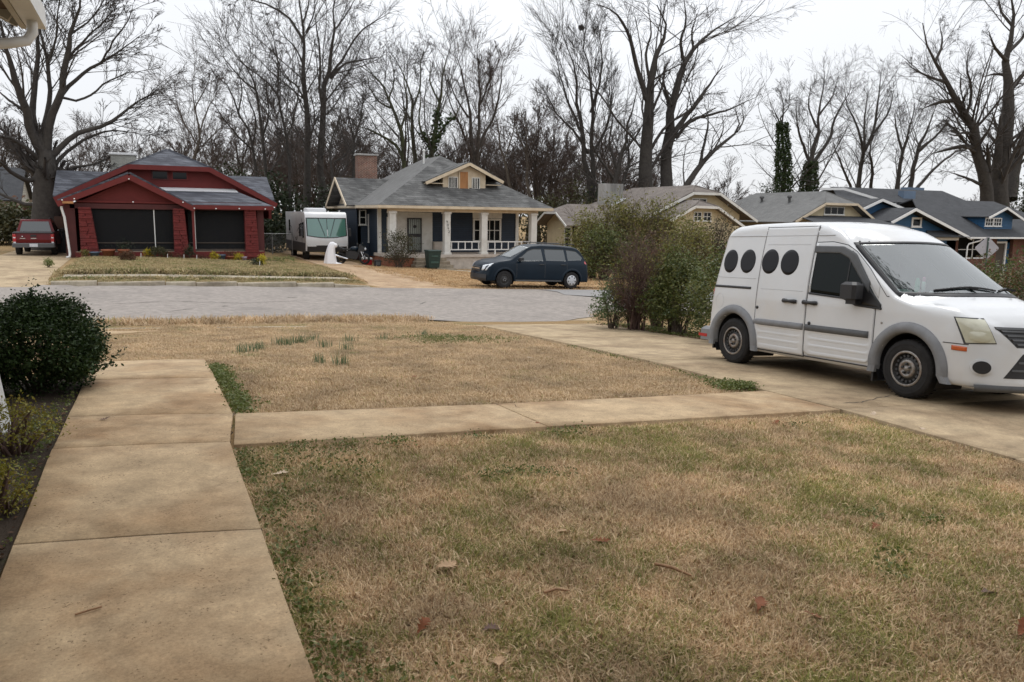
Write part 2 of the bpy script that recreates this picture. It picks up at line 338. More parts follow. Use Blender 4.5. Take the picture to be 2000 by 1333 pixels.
# slabs cast in place: top follows the ground, with arrises and joints
def cast(name, quad, parent, m, top=0.0, th=.14, n=6, bev=.005, gap=.0075):
    """concrete bay on corner points (u,v) counter-clockwise; top surface follows G"""
    q = [Vector((a, c)) for a, c in quad]; c0 = sum(q, Vector((0,0)))/4
    def P(s, t, d=0):
        p = (q[0]*(1-s)+q[1]*s)*(1-t)+(q[3]*(1-s)+q[2]*s)*t; e = p-c0
        return p-(e.normalized()*(gap+d))
    V = []; F = []; m_ = n+1
    for d, h in ((bev, 0), (0, -bev), (0, -th)):
        for j in range(m_):
            for i in range(m_):
                p = P(i/n, j/n, d); V.append((p.x, p.y, G(p.x, p.y)+top+h))
    k = m_*m_
    F += [(j*m_+i, j*m_+i+1, (j+1)*m_+i+1, (j+1)*m_+i) for j in range(n) for i in range(n)]
    ring = [i for i in range(m_)]+[j*m_+n for j in range(1, m_)]+[n*m_+i for i in range(n-1,-1,-1)]+[j*m_ for j in range(n-1,0,-1)]
    for L_ in (0, k):
        for a_, b_ in zip(ring, ring[1:]+ring[:1]): F.append((L_+a_, L_+k+a_, L_+k+b_, L_+b_))
    me = np_mesh(name, V, [np.array(F)])
    if JOINT[0]:      # dark dirt in the joint at the far end of the bay
        w = .017; a_, b_ = q[3], q[2]; e = (b_-a_).normalized(); nn = Vector((-e.y, e.x))*w; J = []
        for k in range(9):
            p = a_*(1-k/8)+b_*(k/8)
            for s_ in (-1, 1): J.append((p.x+nn.x*s_, p.y+nn.y*s_, G(p.x, p.y)+top-.005))
        link('joint_dirt', np_mesh('joint_dirt', J, [np.array([(2*k, 2*k+1, 2*k+3, 2*k+2) for k in range(8)])]), parent, M['mulch'])
    return link(name, me, parent, m)
JOINT = [True]
fw = thing('front_walk', None, None); fw['kind'] = 'structure'
cuts = [-3.0, -.6, 1.15, 2.52, 3.98, 5.66]
for a_, b_ in zip(cuts, cuts[1:]):
    cast('slab', [(-.65, a_+(.15 if a_ > -3 else 0)), (.445, a_), (.445, b_), (-.65, b_+.15)], fw, M['walk'], 0, .14)
cast('slab', [(-.65,5.81),(.445,5.66),(.555,6.66),(-.65,6.88)], fw, M['walk'])
cast('slab', [(-.65,6.88),(.555,6.66),(.555,8.6),(-.65,8.72)], fw, M['walk'])
cast('slab', [(-.65,8.72),(.555,8.6),(.56,10.45),(-.65,10.45)], fw, M['walk'])
cw = thing('cross_walk', None, None); cw['kind'] = 'structure'
cast('slab', [(.45,5.57),(2.88,5.60),(2.86,6.62),(.56,6.655)], cw, M['walk'])
cast('slab', [(2.88,5.60),(6.14,5.63),(6.2,6.75),(2.86,6.62)], cw, M['walk'])
dw = thing('driveway', None, None); dw['kind'] = 'structure'
for a_, b_ in ((-2.0,1.0),(1.0,3.9),(3.9,5.66)): cast('slab', [(6.17,a_),(9.7,a_),(9.7,b_),(6.16,b_)], dw, M['drive'], n=8)
cast('slab', [(6.16,5.66),(9.7,5.66),(9.7,9.3),(6.36,9.3)], dw, M['drive'], n=8)
cast('slab', [(6.36,9.3),(9.7,9.3),(9.7,13.2),(6.6,13.2)], dw, M['drive'], n=8)
cast('slab', [(6.6,13.2),(9.75,13.2),(9.9,16.4),(6.75,16.4)], dw, M['drive'], n=8)
cast('slab', [(6.75,16.4),(9.9,16.4),(11.6,18.9),(5.7,17.9)], dw, M['drive'], n=8, top=-.012)
JOINT[0] = False
# near public sidewalk, mostly grown over, and the far one across the street
sw = thing('sidewalk', None, None); sw['kind'] = 'structure'
for a_, b_ in ((-6.5,-4.6),(-4.6,-2.7),(-2.7,-.9),(-.9,.15),(1.15,3.0)): cast('slab', [(a_,16.75),(b_,16.75),(b_,17.35),(a_,17.35)], sw, M['kerb'], top=-.01, n=3)
cast('slab', [(-6.5,15.0),(-.75,15.3),(.15,16.2),(-6.5,16.2)], sw, M['walk'], top=-.02, n=3)
fs_ = thing('far_sidewalk', None, None); fs_['kind'] = 'structure'
a_ = -2.6
while a_ < 6.6:
    b_ = min(6.75, a_+1.55); cast('slab', [(a_,28.95),(b_,28.95),(b_,30.15),(a_,30.15)], fs_, M['kerb'], top=.035, n=2, gap=.012); a_ = b_
kb = thing('kerb', None, None); kb['kind'] = 'structure'
a_ = -2.75; rk = random.Random(3)
while a_ < 6.85:
    l_ = rk.choice([.9,1.25,1.6,1.9]); b_ = min(6.95, a_+l_); d_ = rk.uniform(-.02,.02); h_ = rk.uniform(-.015,.02); z_ = -.77-.032*(a_+b_)/2
    k_ = .14 if b_ < 6.9 else .04
    m_ = MB().add([(a_+.012,27.27+d_,z_-.1),(b_-.012,27.27-d_,z_-.1),(b_-.012,27.47,z_-.1),(a_+.012,27.47,z_-.1),
                   (a_+.012,27.29+d_,z_+.11+h_),(b_-.012,27.29-d_,z_+k_-.03+h_),(b_-.012,27.31-d_,z_+k_+h_),(a_+.012,27.31+d_,z_+.14+h_),(a_+.012,27.47,z_+.145+h_),(b_-.012,27.47,z_+k_+.005+h_)],
                  [(0,1,5,4),(4,5,6,7),(7,6,9,8),(0,4,7,8,3),(1,2,9,6,5),(3,8,9,2),(0,3,2,1)])
    m_.build('kerb_stone', M['kerb'], kb); a_ = b_
# driveways on the far side
def strip(name, pts, m, dz=.012, nv=10):
    V = []; nn = 6
    for j in range(nv+1):
        t = j/nv*(len(pts)-1); i = min(int(t), len(pts)-2); f = t-i
        (ua,va,wa),(ub,vb,wb) = pts[i], pts[i+1]; u, v, w = ua+(ub-ua)*f, va+(vb-va)*f, wa+(wb-wa)*f
        for k in range(nn+1): uu = u+w*k/nn; V.append((uu, v, G(uu, v)+dz))
    F = [(j*(nn+1)+k, j*(nn+1)+k+1, (j+1)*(nn+1)+k+1, (j+1)*(nn+1)+k) for j in range(nv) for k in range(nn)]
    return tag(link(name, np_mesh(name, V, [np.array(F)]), None, m), kind='structure')
def crack(par, px, w, top=.003, seed=0):
    """dark jagged crack following photo points on a paved surface"""
    gr = random.Random(seed); P = []
    for (xa, ya), (xb, yb) in zip(px, px[1:]):
        n_ = 7
        for k in range(n_): P.append((xa+(xb-xa)*k/n_, ya+(yb-ya)*k/n_))
    V = []
    for i, (x, y) in enumerate(P):
        r = atg(x, y); ww = w*gr.uniform(.4, 1.3)*(1 if 0 < i < len(P)-1 else .2); d = gr.uniform(-.02, .02)
        V += [(r.x+d, r.y+d-ww*.5, G(r.x+d, r.y+d-ww*.5)+top), (r.x+d, r.y+d+ww*.5, G(r.x+d, r.y+d+ww*.5)+top)]
    link('crack', np_mesh('crack', V, [np.array([(2*i, 2*i+2, 2*i+3, 2*i+1) for i in range(len(P)-1)])]), par, M['tar'])
M['tar'] = mat('crack_dirt', (.055,.046,.038), .95, .3, 20)
for i, (px, w) in enumerate((([(1645,796),(1682,795),(1712,787),(1745,780)],.014),([(1540,764),(1590,777),(1645,795)],.008),([(1300,700),(1400,722),(1500,741)],.010),([(1200,663),(1290,668),(1370,690)],.012))): crack(dw, px, w, .003, i)
for i, (px, w) in enumerate((([(452,866),(452,835),(458,802)],.022),([(1068,832),(1010,805),(966,781)],.012))): crack(cw, px, w, -.004 if i == 0 else .002, 10+i)
st_ = bpy.data.objects['street']
for i, (px, w) in enumerate((([(210,596),(330,590),(470,594),(620,588)],.035),([(330,611),(352,607),(385,604)],.06),([(700,575),(820,580),(930,577),(1040,586)],.03),([(820,596),(835,590)],.07),([(432,600),(448,599)],.08),([(560,583),(585,582)],.07),([(140,584),(160,583)],.06))): crack(st_, px, w, .016, 30+i)
strip('red_house_driveway', [(-7.5,27.32,5.0),(-6.9,29,3.9),(-6.6,33,3.4),(-6.4,46,3.0),(-6.4,58,3.0)], M['drive'])
M['dirtdrive'] = concrete('worn_drive', (.42,.30,.19), stain=(.27,.17,.095), pits=False, stain_amt=.8)
strip('blue_house_driveway', [(6.7,27.32,3.6),(7.5,29.5,2.6),(8.0,34,2.6),(8.1,44,2.9),(8.1,58,2.9)], M['dirtdrive'])
strip('porch_path', [(18.2,34.5,1.3),(16.6,39,1.2),(14.6,43,1.2)], M['kerb'])
M['verge'] = groundmat('verge_straw', (.40,.27,.145), (.30,.20,.10), (.24,.15,.075), gbias=.5)
strip('verge', [(9.9,27.38,30),(9.9,30,30),(10.3,36,26),(11.2,42.3,22)], M['verge'], .006, 12)
M['bed'] = M['mulch']
V, F = sheet([-4,-3,-2,-1.5,-1,-.66], [-3,0,2,4,5,6,7,8,9.2], lambda u, v: G(u, v)-.03+.012*math.sin(u*9+v*7))
tag(link('planting_bed', np_mesh('planting_bed', V, [np.array(F)], True), None, M['mulch']), kind='structure')
# ------------------------------------------------------------------ vehicles
M['white_paint'] = mat('white_van_paint', (.63,.64,.65), .22, .04, 1.5, coat=.5, stain=(.62,.58,.52), stain_amt=.35, stain_scale=1.3)
M['navy_paint'] = mat('navy_paint', (.004,.012,.022), .35, .1, 2, spec=.2, coat=.06)
M['red_paint'] = mat('red_car_paint', (.115,.004,.006), .3, .1, 2, spec=.25, coat=.15)
M['grey_plastic'] = mat('grey_plastic', (.20,.205,.215), .6, .14, 7, .15, 200)
M['mid_plastic'] = mat('dark_grey_plastic', (.085,.088,.092), .55, .12, 8)
M['black_plastic'] = mat('black_plastic', (.018,.018,.02), .45, .2, 6)
M['rubber'] = mat('tyre_rubber', (.022,.021,.021), .82, .25, 12, .25, 120, spec=.3)
M['steel'] = mat('bare_wheel_steel', (.28,.26,.24), .45, .25, 20, metal=.6, stain=(.20,.085,.035), stain_amt=.8, stain_scale=14)
M['black_steel'] = mat('black_wheel_steel', (.028,.027,.026), .5, .2, 14, metal=.2)
M['hub_silver'] = mat('silver_wheel_cover', (.55,.56,.58), .35, .06, 8, metal=.4)
M['chrome'] = mat('chrome', (.6,.6,.62), .15, .04, 5, metal=1)
M['gap'] = mat('panel_gap', (.05,.05,.052), .8, .05)
M['softgap'] = mat('pressed_line', (.48,.49,.50), .5, .05)
M['dark_glass'] = glass('dark_car_glass', (.005,.008,.008), .02, .03, gcol=.28)
M['windscreen'] = glass('van_windscreen', (.08,.11,.11), .19, .03, .85, (.74,.86,.84))
M['tint_glass'] = glass('tinted_side_glass', (.012,.017,.02), .16, .05, gcol=.5)
M['decal'] = mat('black_vinyl_window', (.012,.012,.015), .3, .2, 3, spec=.2, stain=(.022,.022,.025))
M['amber'] = mat('amber_lens', (.52,.10,.02), .25, .1, 30, coat=.6)
M['red_lens'] = mat('red_lens', (.40,.012,.018), .2, .12, 20, coat=.7)
M['lens'] = mat('yellowed_headlight_lens', (.50,.49,.38), .18, .08, 9, coat=.8)
M['clear_lens'] = mat('clear_headlight_lens', (.68,.72,.76), .15, .1, 20, coat=.8)
M['plate'] = mat('number_plate_white', (.55,.57,.62), .4, .05, 5)

class Car:
    """body surface: half width W(x,z) at the sides, height T(x,y) on top; x forward, y left, z up"""
    def __init__(s, prof, zb, W, kf, kr, r=.14, ry=.1, crown=.04, xm=-1.6, sm=.03, k4=0):
        s.k4 = k4
        X = np.arange(prof[0][0], prof[-1][0]+.001, .005); Z = np.interp(X, [p[0] for p in prof], [p[1] for p in prof])
        k = max(1, int(sm/.005)); w = np.hanning(2*k+3); w /= w.sum(); Zp = np.pad(Z, k+1, mode='edge'); s.X = X; s.Z = np.convolve(Zp, w, 'valid')
        s.zb = zb; s.Wf = W; s.kf = kf; s.kr = kr; s.r = r; s.ry = ry; s.crown = crown; s.xm = xm; s.x0, s.x1 = prof[0][0], prof[-1][0]
        fi = s.X > s.x1-.6; s.fx = s.X[fi]; s.fz = np.minimum.accumulate(s.Z[fi])-np.arange(fi.sum())*1e-6
        ri = s.X < s.x0+.6; s.rx = s.X[ri]; s.rz = np.maximum.accumulate(s.Z[ri])+np.arange(ri.sum())*1e-6
    def pr(s, x): return float(np.interp(x, s.X, s.Z))
    def sh(s, x, y): return x+s.kf*y*y+s.kw(x)*y**4 if x > s.xm else x-s.kr*y*y
    def kw(s, x): return s.k4*(1-sst(-.1,.45,x))*sst(s.xm,s.xm+.5,x)
    def rr(s, x):
        if not s.k4: return s.r, s.ry
        k = sst(-1.35,-1.0,x)*(1-sst(-.1,.3,x)); return s.r+(.05-s.r)*k, s.ry+(.045-s.ry)*k
    def inv(s, X, y):
        x = X-s.kf*y*y
        for _ in range(30): x += .6*(X-s.sh(x, y))
        return x
    def wmax(s, x):
        d = (s.x1-x)/s.kf if x > s.xm else (x-s.x0)/s.kr
        return math.sqrt(max(1e-5, d))
    def W(s, x, z):
        a = s.Wf(x, z)
        if x > s.xm: d = (np.interp(-z, -s.fz, s.fx)-x)/s.kf
        else: d = (x-np.interp(z, s.rz, s.rx))/s.kr
        b = math.sqrt(max(1e-5, float(d)))
        return a if b > 1.6*a else (a**-10+b**-10)**-.1
    def yt(s, x):
        r, ry = s.rr(x); z = s.pr(s.sh(x, min(.7, s.wmax(x)*.9))); return max(.01, s.W(x, max(s.zb+.05, z-r))-ry)
    def T(s, x, y):
        yt = s.yt(x); return s.pr(s.sh(x, y))-s.crown*min(1.3, (y/yt))**2*sst(0, .4, yt)
    def sec(s, x, nb=4, ns=26, nf=7, ntp=12):
        yt = s.yt(x); zt = max(s.T(x, yt), s.zb+.012); r = min(s.rr(x)[0], .45*(zt-s.zb)); zs = zt-r
        P = [(s.W(x, s.zb)*i/nb*.97, s.zb) for i in range(nb)]
        for i in range(ns+1):
            z = s.zb+(zs-s.zb)*i/ns; P.append((s.W(x, z)-(.02*(1-i/1.5) if i < 2 else 0), z))
        ws = s.W(x, zs)
        for i in range(1, nf): a = PI/2*i/nf; P.append((yt+(ws-yt)*math.cos(a), zs+r*math.sin(a)))
        for i in range(ntp+1): y = yt*(1-i/ntp); P.append((y, max(s.T(x, y), s.zb+.012)))
        return P
    def body(s, name, m, parent, arches=(), ar=.40, cut=None, dx=.03):
        xs = list(np.arange(s.x0+.004, s.x0+.25, .008))+list(np.arange(s.x0+.25, s.x1-.5, dx))+list(np.arange(s.x1-.5, s.x1-.002, .01))
        S = [s.sec(x) for x in xs]; n = len(S[0]); V = []; 
        for sgn in (-1, 1):
            for x, P in zip(xs, S): V += [(x, sgn*y, z) for y, z in P]
        V = np.array(V); F = []; nx = len(xs); o = nx*n
        for i in range(nx-1):
            for j in range(n-1):
                q = [i*n+j, (i+1)*n+j, (i+1)*n+j+1, i*n+j+1]; c = V[q].mean(0)
                if any((c[0]-a)**2+(c[2]-.33)**2 < ar*ar and abs(c[1]) > .5 for a in arches): continue
                if cut is not None and cut(c, j): continue
                F.append(q[::-1]); F.append([k+o for k in q])
        me = np_mesh(name, V, [np.array(F)], True); ob = link(name, me, parent, m)
        s.me = me; b = MB()
        for a in arches:      # inner wheel housings
            for sg in (-1, 1):
                P = [(a+math.cos(t)*(ar-.005), .33+math.sin(t)*(ar-.005)) for t in [PI*(-.15+1.3*i/16) for i in range(17)]]
                b.add([(x, sg*.45, z) for x, z in P]+[(x, sg*(s.W(a, .4)-.012), z) for x, z in P], [(i, i+1, 18+i, 17+i) for i in range(16)], True)
                b.add([(x, sg*.45, z) for x, z in P], [tuple(range(17))])
        b.box(s.x0+.3, s.x1-.4, -.5, .5, s.zb-.03, s.zb+.04)
        b.build('underbody', M['black_plastic'], parent)
        return ob
    def side(s, name, m, parent, xs, zlo, zhi, eps=.004, nz=8, sg=-1, skirt=.012, fn=None, mb=None):
        """patch that follows the body side; eps may be a function of (x,z)"""
        e = eps if callable(eps) else (lambda x, z: eps)
        V = []; F = []; nx = len(xs)
        for x in xs:
            a, b = zlo(x), zhi(x)
            for j in range(nz+1): z = a+(b-a)*j/nz; V.append((x, sg*(s.W(x, z)+e(x, z)), z))
        k = nz+1
        for i in range(nx-1):
            for j in range(nz):
                q = (i*k+j, (i+1)*k+j, (i+1)*k+j+1, i*k+j+1); F.append(q if sg < 0 else q[::-1])
        ring = [i*k for i in range(nx)]+[(nx-1)*k+j for j in range(1, k)]+[i*k+nz for i in range(nx-2,-1,-1)]+[j for j in range(nz-1,0,-1)]
        b0 = len(V); V += [(V[i][0], V[i][1]-sg*skirt, V[i][2]) for i in ring]; m_ = len(ring)
        SK = [(ring[i], b0+i, b0+(i+1)%m_, ring[(i+1)%m_]) for i in range(m_)]
        if mb is None: mb = MB()
        mb.add(V, F, True); b1 = len(mb.v)-len(V); mb.f += [tuple(b1+i for i in f) for f in SK]
        return mb.build(name, m, parent) if name else mb
    def front(s, name, m, parent, ys, xlo, xhi, eps=.006, n=8, skirt=.02, mb=None, ysc=lambda t: 1.0):
        """patch on the top or nose surface; xlo/xhi are shifted stations X = x + k y^2 at each y"""
        V = []; F = []; ny = len(ys)
        def N(X, y):
            d = .01; z1, z0 = s.pr(X+d), s.pr(X-d); v = Vector((-(z1-z0)/(2*d), 0, 1)); v.y = v.x*2*s.kf*y; return v.normalized()
        def pt(X, y, e):
            x = s.inv(X, y); p = Vector((x, y, s.T(x, y))); return p+N(X, y)*e
        for y in ys:
            a, b = xlo(y), xhi(y)
            for j in range(n+1): V.append(pt(a+(b-a)*j/n, y*ysc(j/n), eps))
        k = n+1; F = [(i*k+j, i*k+j+1, (i+1)*k+j+1, (i+1)*k+j) for i in range(ny-1) for j in range(n)]
        ring = [i*k for i in range(ny)]+[(ny-1)*k+j for j in range(1, k)]+[i*k+n for i in range(ny-2,-1,-1)]+[j for j in range(n-1,0,-1)]
        b0 = len(V)
        for i in ring:
            y = ys[i//k]; a, b = xlo(y), xhi(y); V.append(pt(a+(b-a)*(i % k)/n, y*ysc((i % k)/n), eps-skirt))
        m_ = len(ring); SK = [(ring[i], ring[(i+1)%m_], b0+(i+1)%m_, b0+i) for i in range(m_)]
        if mb is None: mb = MB()
        mb.add(V, F, True); b1 = len(mb.v)-len(V); mb.f += [tuple(b1+i for i in f) for f in SK]
        return mb.build(name, m, parent) if name else mb

def decal(car, name, m, parent, corners, d, eps=.006, n=8, skirt=.015, shape=None, bulge=0.0):
    """patch cast on to the body along d: corners = 4 points (a,b,c,d counter-clockwise seen from outside)"""
    from mathutils.bvhtree import BVHTree
    if not hasattr(car, 'bvh'): car.bvh = BVHTree.FromPolygons([v.co for v in car.me.vertices], [p.vertices for p in car.me.polygons])
    a, b, c, e = [Vector(p) for p in corners]; d = Vector(d).normalized(); V = []; Nn = []
    for j in range(n+1):
        for i in range(n+1):
            s, t = i/n, j/n
            if shape == 'oval':
                x, y = 2*s-1, 2*t-1; s, t = .5+.5*x*math.sqrt(1-y*y/2), .5+.5*y*math.sqrt(1-x*x/2)
            p = (a*(1-s)+b*s)*(1-t)+(e*(1-s)+c*s)*t; h = car.bvh.ray_cast(p-d*.6, d)
            q, nn = (h[0], h[1]) if h[0] else (p, -d)
            if nn.dot(d) > 0: nn = -nn
            V.append(q-d*(eps+bulge*(1-(2*s-1)**2)*(1-(2*t-1)**2))); Nn.append(nn)
    k = n+1; F = [(j*k+i, j*k+i+1, (j+1)*k+i+1, (j+1)*k+i) for j in range(n) for i in range(n)]
    ring = list(range(k))+[j*k+n for j in range(1, k)]+[n*k+i for i in range(n-1,-1,-1)]+[j*k for j in range(n-1,0,-1)]
    b0 = len(V); V += [V[i]+d*skirt for i in ring]; m_ = len(ring)
    mb = MB().add(V, F, True).add(V, [(ring[i], b0+i, b0+(i+1)%m_, ring[(i+1)%m_]) for i in range(m_)])
    return mb.build(name, m, parent)
def lin(a, b, n): return [a+(b-a)*i/(n-1) for i in range(n)]
def pl(pts): return lambda x: float(np.interp(x, [p[0] for p in pts], [p[1] for p in pts]))
def wheel(parent, x, y, r, kind, sg, w=.2):
    """wheel > tyre, rim; axis along y, outer face towards sg"""
    t = bpy.data.objects.new('wheel', None); COL.objects.link(t); t.parent = parent; t.location = (x, y, r)
    rr = r*.60
    b = MB(); b.lathe([(rr, -w/2+.01), (rr+.02, -w/2), (r*.93, -w/2+.005), (r*.985, -w/2+.03), (r, -w/2+.06), (r, w/2-.06), (r*.985, w/2-.03), (r*.93, w/2-.005), (rr+.02, w/2), (rr, w/2-.01)], (0,0,0), 'y', 40)
    for i in range(36):    # tread grooves read as small blocks at the shoulder
        a = 2*PI*i/36; c, s_ = math.cos(a), math.sin(a)
        for yy in (-w/2+.028, w/2-.028): b.box(-.006, .006, yy-.018, yy+.018, r*.985, r*1.002, Matrix.Rotation(a, 4, 'Y'))
    b.lathe([(r*.80, sg*w/2+.0), (r*.84, sg*(w/2+.003)), (r*.86, sg*w/2)], (0,0,0), 'y', 40)
    b.build('tyre', M['rubber'], t)
    o = sg
    if kind == 'steel':    # black steel wheel with rows of slots, pale worn centre and rim lip
        b = MB(); b.lathe([(rr+.004, o*(w/2-.004)), (rr-.006, o*(w/2+.006)), (rr-.022, o*(w/2-.002))], (0,0,0), 'y', 40); b.build('rim_lip', M['steel'], t)
        b = MB(); b.lathe([(rr-.02, o*(w/2-.0)), (rr-.035, o*(w/2-.05)), (rr-.06, o*(w/2-.055)), (rr*.62, o*(w/2-.03)), (rr*.52, o*(w/2-.028))], (0,0,0), 'y', 40)
        b.lathe([(rr-.02, -o*w/2), (rr-.02, o*(w/2-.05))], (0,0,0), 'y', 40); b.build('rim', M['black_steel'], t)
        b = MB(); b.lathe([(rr*.53, o*(w/2-.032)), (rr*.50, o*(w/2-.012)), (rr*.34, o*(w/2-.008)), (rr*.30, o*(w/2-.03)), (rr*.17, o*(w/2-.03)), (rr*.15, o*(w/2-.004)), (.001, o*(w/2-.002))], (0,0,0), 'y', 30)
        b.build('hub', M['steel'], t)
        b = MB()
        for i in range(18):
            a = 2*PI*i/18; b.box(-.013, .013, o*(w/2-.05) if o > 0 else o*(w/2-.024), o*(w/2-.024) if o > 0 else o*(w/2-.05), rr*.66, rr*.79, Matrix.Rotation(a, 4, 'Y'))
        for i in range(5):
            a = 2*PI*(i+.3)/5; b.lathe([(.012, o*(w/2-.03)), (.012, o*(w/2+.004)), (.001, o*(w/2+.006))], (math.cos(a)*rr*.26, 0, math.sin(a)*rr*.26), 'y', 6)
        b.build('wheel_nuts', M['gap'], t)
    elif kind == 'black':
        b = MB(); b.lathe([(rr+.004, o*(w/2-.004)), (rr-.01, o*(w/2+.004)), (rr-.035, o*(w/2-.045)), (rr*.62, o*(w/2-.02)), (rr*.5, o*(w/2-.012)), (.001, o*(w/2-.01))], (0,0,0), 'y', 32); b.build('rim', M['black_steel'], t)
        b = MB()
        for i in range(5):
            a = 2*PI*(i+.2)/5; b.lathe([(.014, o*(w/2-.02)), (.014, o*(w/2+.004)), (.001, o*(w/2+.008))], (math.cos(a)*.055, 0, math.sin(a)*.055), 'y', 6)
        b.build('wheel_nuts', M['chrome'], t)
    else:                  # silver wheel cover with paired openings
        b = MB(); b.lathe([(rr+.004, o*(w/2-.004)), (rr-.005, o*(w/2+.010)), (rr*.75, o*(w/2+.012)), (rr*.4, o*(w/2+.022)), (.001, o*(w/2+.024))], (0,0,0), 'y', 32); b.build('wheel_cover', M['hub_silver'], t)
        b = MB()
        for i in range(7):
            a = 2*PI*i/7
            b.prism([Matrix.Rotation(a, 4, 'Y') @ Vector(p) for p in ((-.028, o*(w/2+.004), rr*.88), (.028, o*(w/2+.004), rr*.88), (.018, o*(w/2+.004), rr*.62), (-.018, o*(w/2+.004), rr*.62))], (0, o*.0145, 0))
        for i in range(5):
            a = 2*PI*(i+.5)/5; b.lathe([(.012, o*(w/2+.02)), (.001, o*(w/2+.027))], (math.cos(a)*.06, 0, math.sin(a)*.06), 'y', 6)
        b.build('cover_opening', M['gap'], t)
    return t

# ---- white panel van on the driveway
fx = Vector((.0,-1.,.04)).normalized(); nz_ = Vector((.047,.04,1)); lat = nz_.cross(fx).normalized(); up = fx.cross(lat).normalized()
VO = Vector((7.48,5.97,G(7.48,5.97)))+lat*.895
van = thing('panel_van', 'white high roof panel van with four black oval windows parked on the driveway', 'van')
van.matrix_world = Matrix(((fx.x,lat.x,up.x,VO.x),(fx.y,lat.y,up.y,VO.y),(fx.z,lat.z,up.z,VO.z),(0,0,0,1)))
AXF, AXR = -.06, -2.93
def Wvan(x, z):
    w = .895-.012*abs(z-.65)
    if z > .95: t = z-.95; w -= .045*t+.085*t*t
    if z < .40: w -= .03*((.40-z)/.2)**1.5
    return w-.10*sst(.25,1.0,x)*sst(.75,1.1,z)-.02*sst(.35,.9,x)
PV = [(-3.66,.28),(-3.63,.33),(-3.62,.55),(-3.60,.9),(-3.56,1.12),(-3.47,1.55),(-3.42,1.80),(-3.35,1.93),(-3.22,1.985),(-2.9,2.01),(-2.2,2.02),(-1.55,2.005),(-1.2,1.97),(-.9,1.895),(-.66,1.785),
      (-.60,1.745),(.30,1.155),(.345,1.135),(.6,1.06),(.76,.985),(.85,.915),(.885,.855),(.905,.78),(.915,.72),(.935,.66),(.95,.56),(.955,.45),(.945,.36),(.965,.27),(.97,.24)]
PV = [(x+.06*sst(.2,.6,x), z) for x, z in PV]
cv = Car(PV, .235, Wvan, .42, .15, r=.13, ry=.115, crown=.035, xm=-1.7, sm=.03, k4=.75)
YG = .74
def vcut(c, j):   # opening behind the windscreen
    X = cv.sh(c[0], c[1]); return -.57 < X < .275 and abs(c[1]) < cv.yt(c[0])-.0 and c[2] > 1.1 and c[2] > cv.T(c[0], c[1])-.03
cv.body('body', M['white_paint'], van, (AXF, AXR), .405, vcut)
# cabin behind the glass
b = MB(); V = []
for y in lin(-.76,.76,21):
    xf = cv.inv(.245, y)-.03; V += [(-.85,y,1.0),(-.80,y,1.13),(xf-.1,y,1.135),(xf,y,1.115),(xf-.05,y,.9)]
b.add(V, [(i*5+k, (i+1)*5+k, (i+1)*5+k+1, i*5+k+1) for i in range(20) for k in range(4)], True); b.build('dashboard', M['black_plastic'], van)
b = MB()
for y in (-.70,.70): b.prism([(-1.58,y,.5),(-.6,y,.5),(-.6,y,1.1),(-1.2,y,1.60),(-1.58,y,1.60)], (0,.01,0))
b.box(-1.58,-1.2,-.69,.69,1.60,1.61); b.box(-1.58,-.4,-.69,.69,.5,.52); b.build('dark_cabin_lining', M['mid_plastic'], van)['kind'] = 'stuff'  # dark panels added so the cabin looks darker through the glass
for y in (-.36,.36): b = MB(); b.rbox(-1.25,-1.1,y-.24,y+.24,.6,1.30,.05); b.rbox(-1.22,-1.12,y-.13,y+.13,1.29,1.52,.03); b.build('seat', M['mid_plastic'], van)
M['bulkhead'] = mat('van_bulkhead', (.16,.18,.18), .6, .1, 2)
b = MB(); b.box(-1.62,-1.6,-.74,.74,.5,1.88); b.build('bulkhead', M['bulkhead'], van)
b = MB(); b.tube([(-.42+.19*math.sin(a)*.35, .36+.19*math.cos(a), 1.10+.19*math.sin(a)*.93) for a in [2*PI*i/20 for i in range(21)]], .013, 6, False); b.bar((-.42,.36,1.10),(-.15,.36,1.0),.05); b.build('steering_wheel', M['black_plastic'], van)
def yw(X): return cv.yt(X-.42*.6*.6)-.012
ys = lin(-YG, YG, 41)
def glim(y):
    return -.58, .285
wlo = lambda y: -.60+.35*max(0, abs(y)-.66)**1.0
whi = lambda y: .30-.9*max(0, abs(y)-.66)
YS = lambda t: .735+.085*t
cv.front('windscreen', M['windscreen'], van, lin(-1,1,45), lambda y: -.575, lambda y: .285, .004, 24, .006, None, YS)
for q in (-1, 1): b = MB(); cv.front(None, None, None, lin(q*.975, q*1.01, 3), lambda y: -.585, lambda y: .295, .006, 24, .012, b, YS); b.build('windscreen_seal', M['black_plastic'], van)
b = MB(); cv.front(None, None, None, lin(-.74,.74,41), lambda y: -.60, lambda y: -.567, .006, 3, .012, b); b.build('windscreen_seal', M['black_plastic'], van)
b = MB(); cv.front(None, None, None, lin(-.82,.82,41), lambda y: .262, lambda y: .325, .006, 3, .012, b); b.build('scuttle', M['black_plastic'], van)
for y0, y1 in ((-.62,.02),(.08,.66)):
    b = MB(); P = []
    for i in range(9): y = y0+(y1-y0)*i/8; X = .25-.05*math.sin(i/8*PI); x = cv.inv(X, y); P.append((x, y, cv.T(x, y)+.022))
    b.tube(P, .011, 6); b.bar(P[4], (P[4][0]+.07, P[4][1]+.06, P[4][2]-.02), .02); b.build('wiper', M['black_plastic'], van)
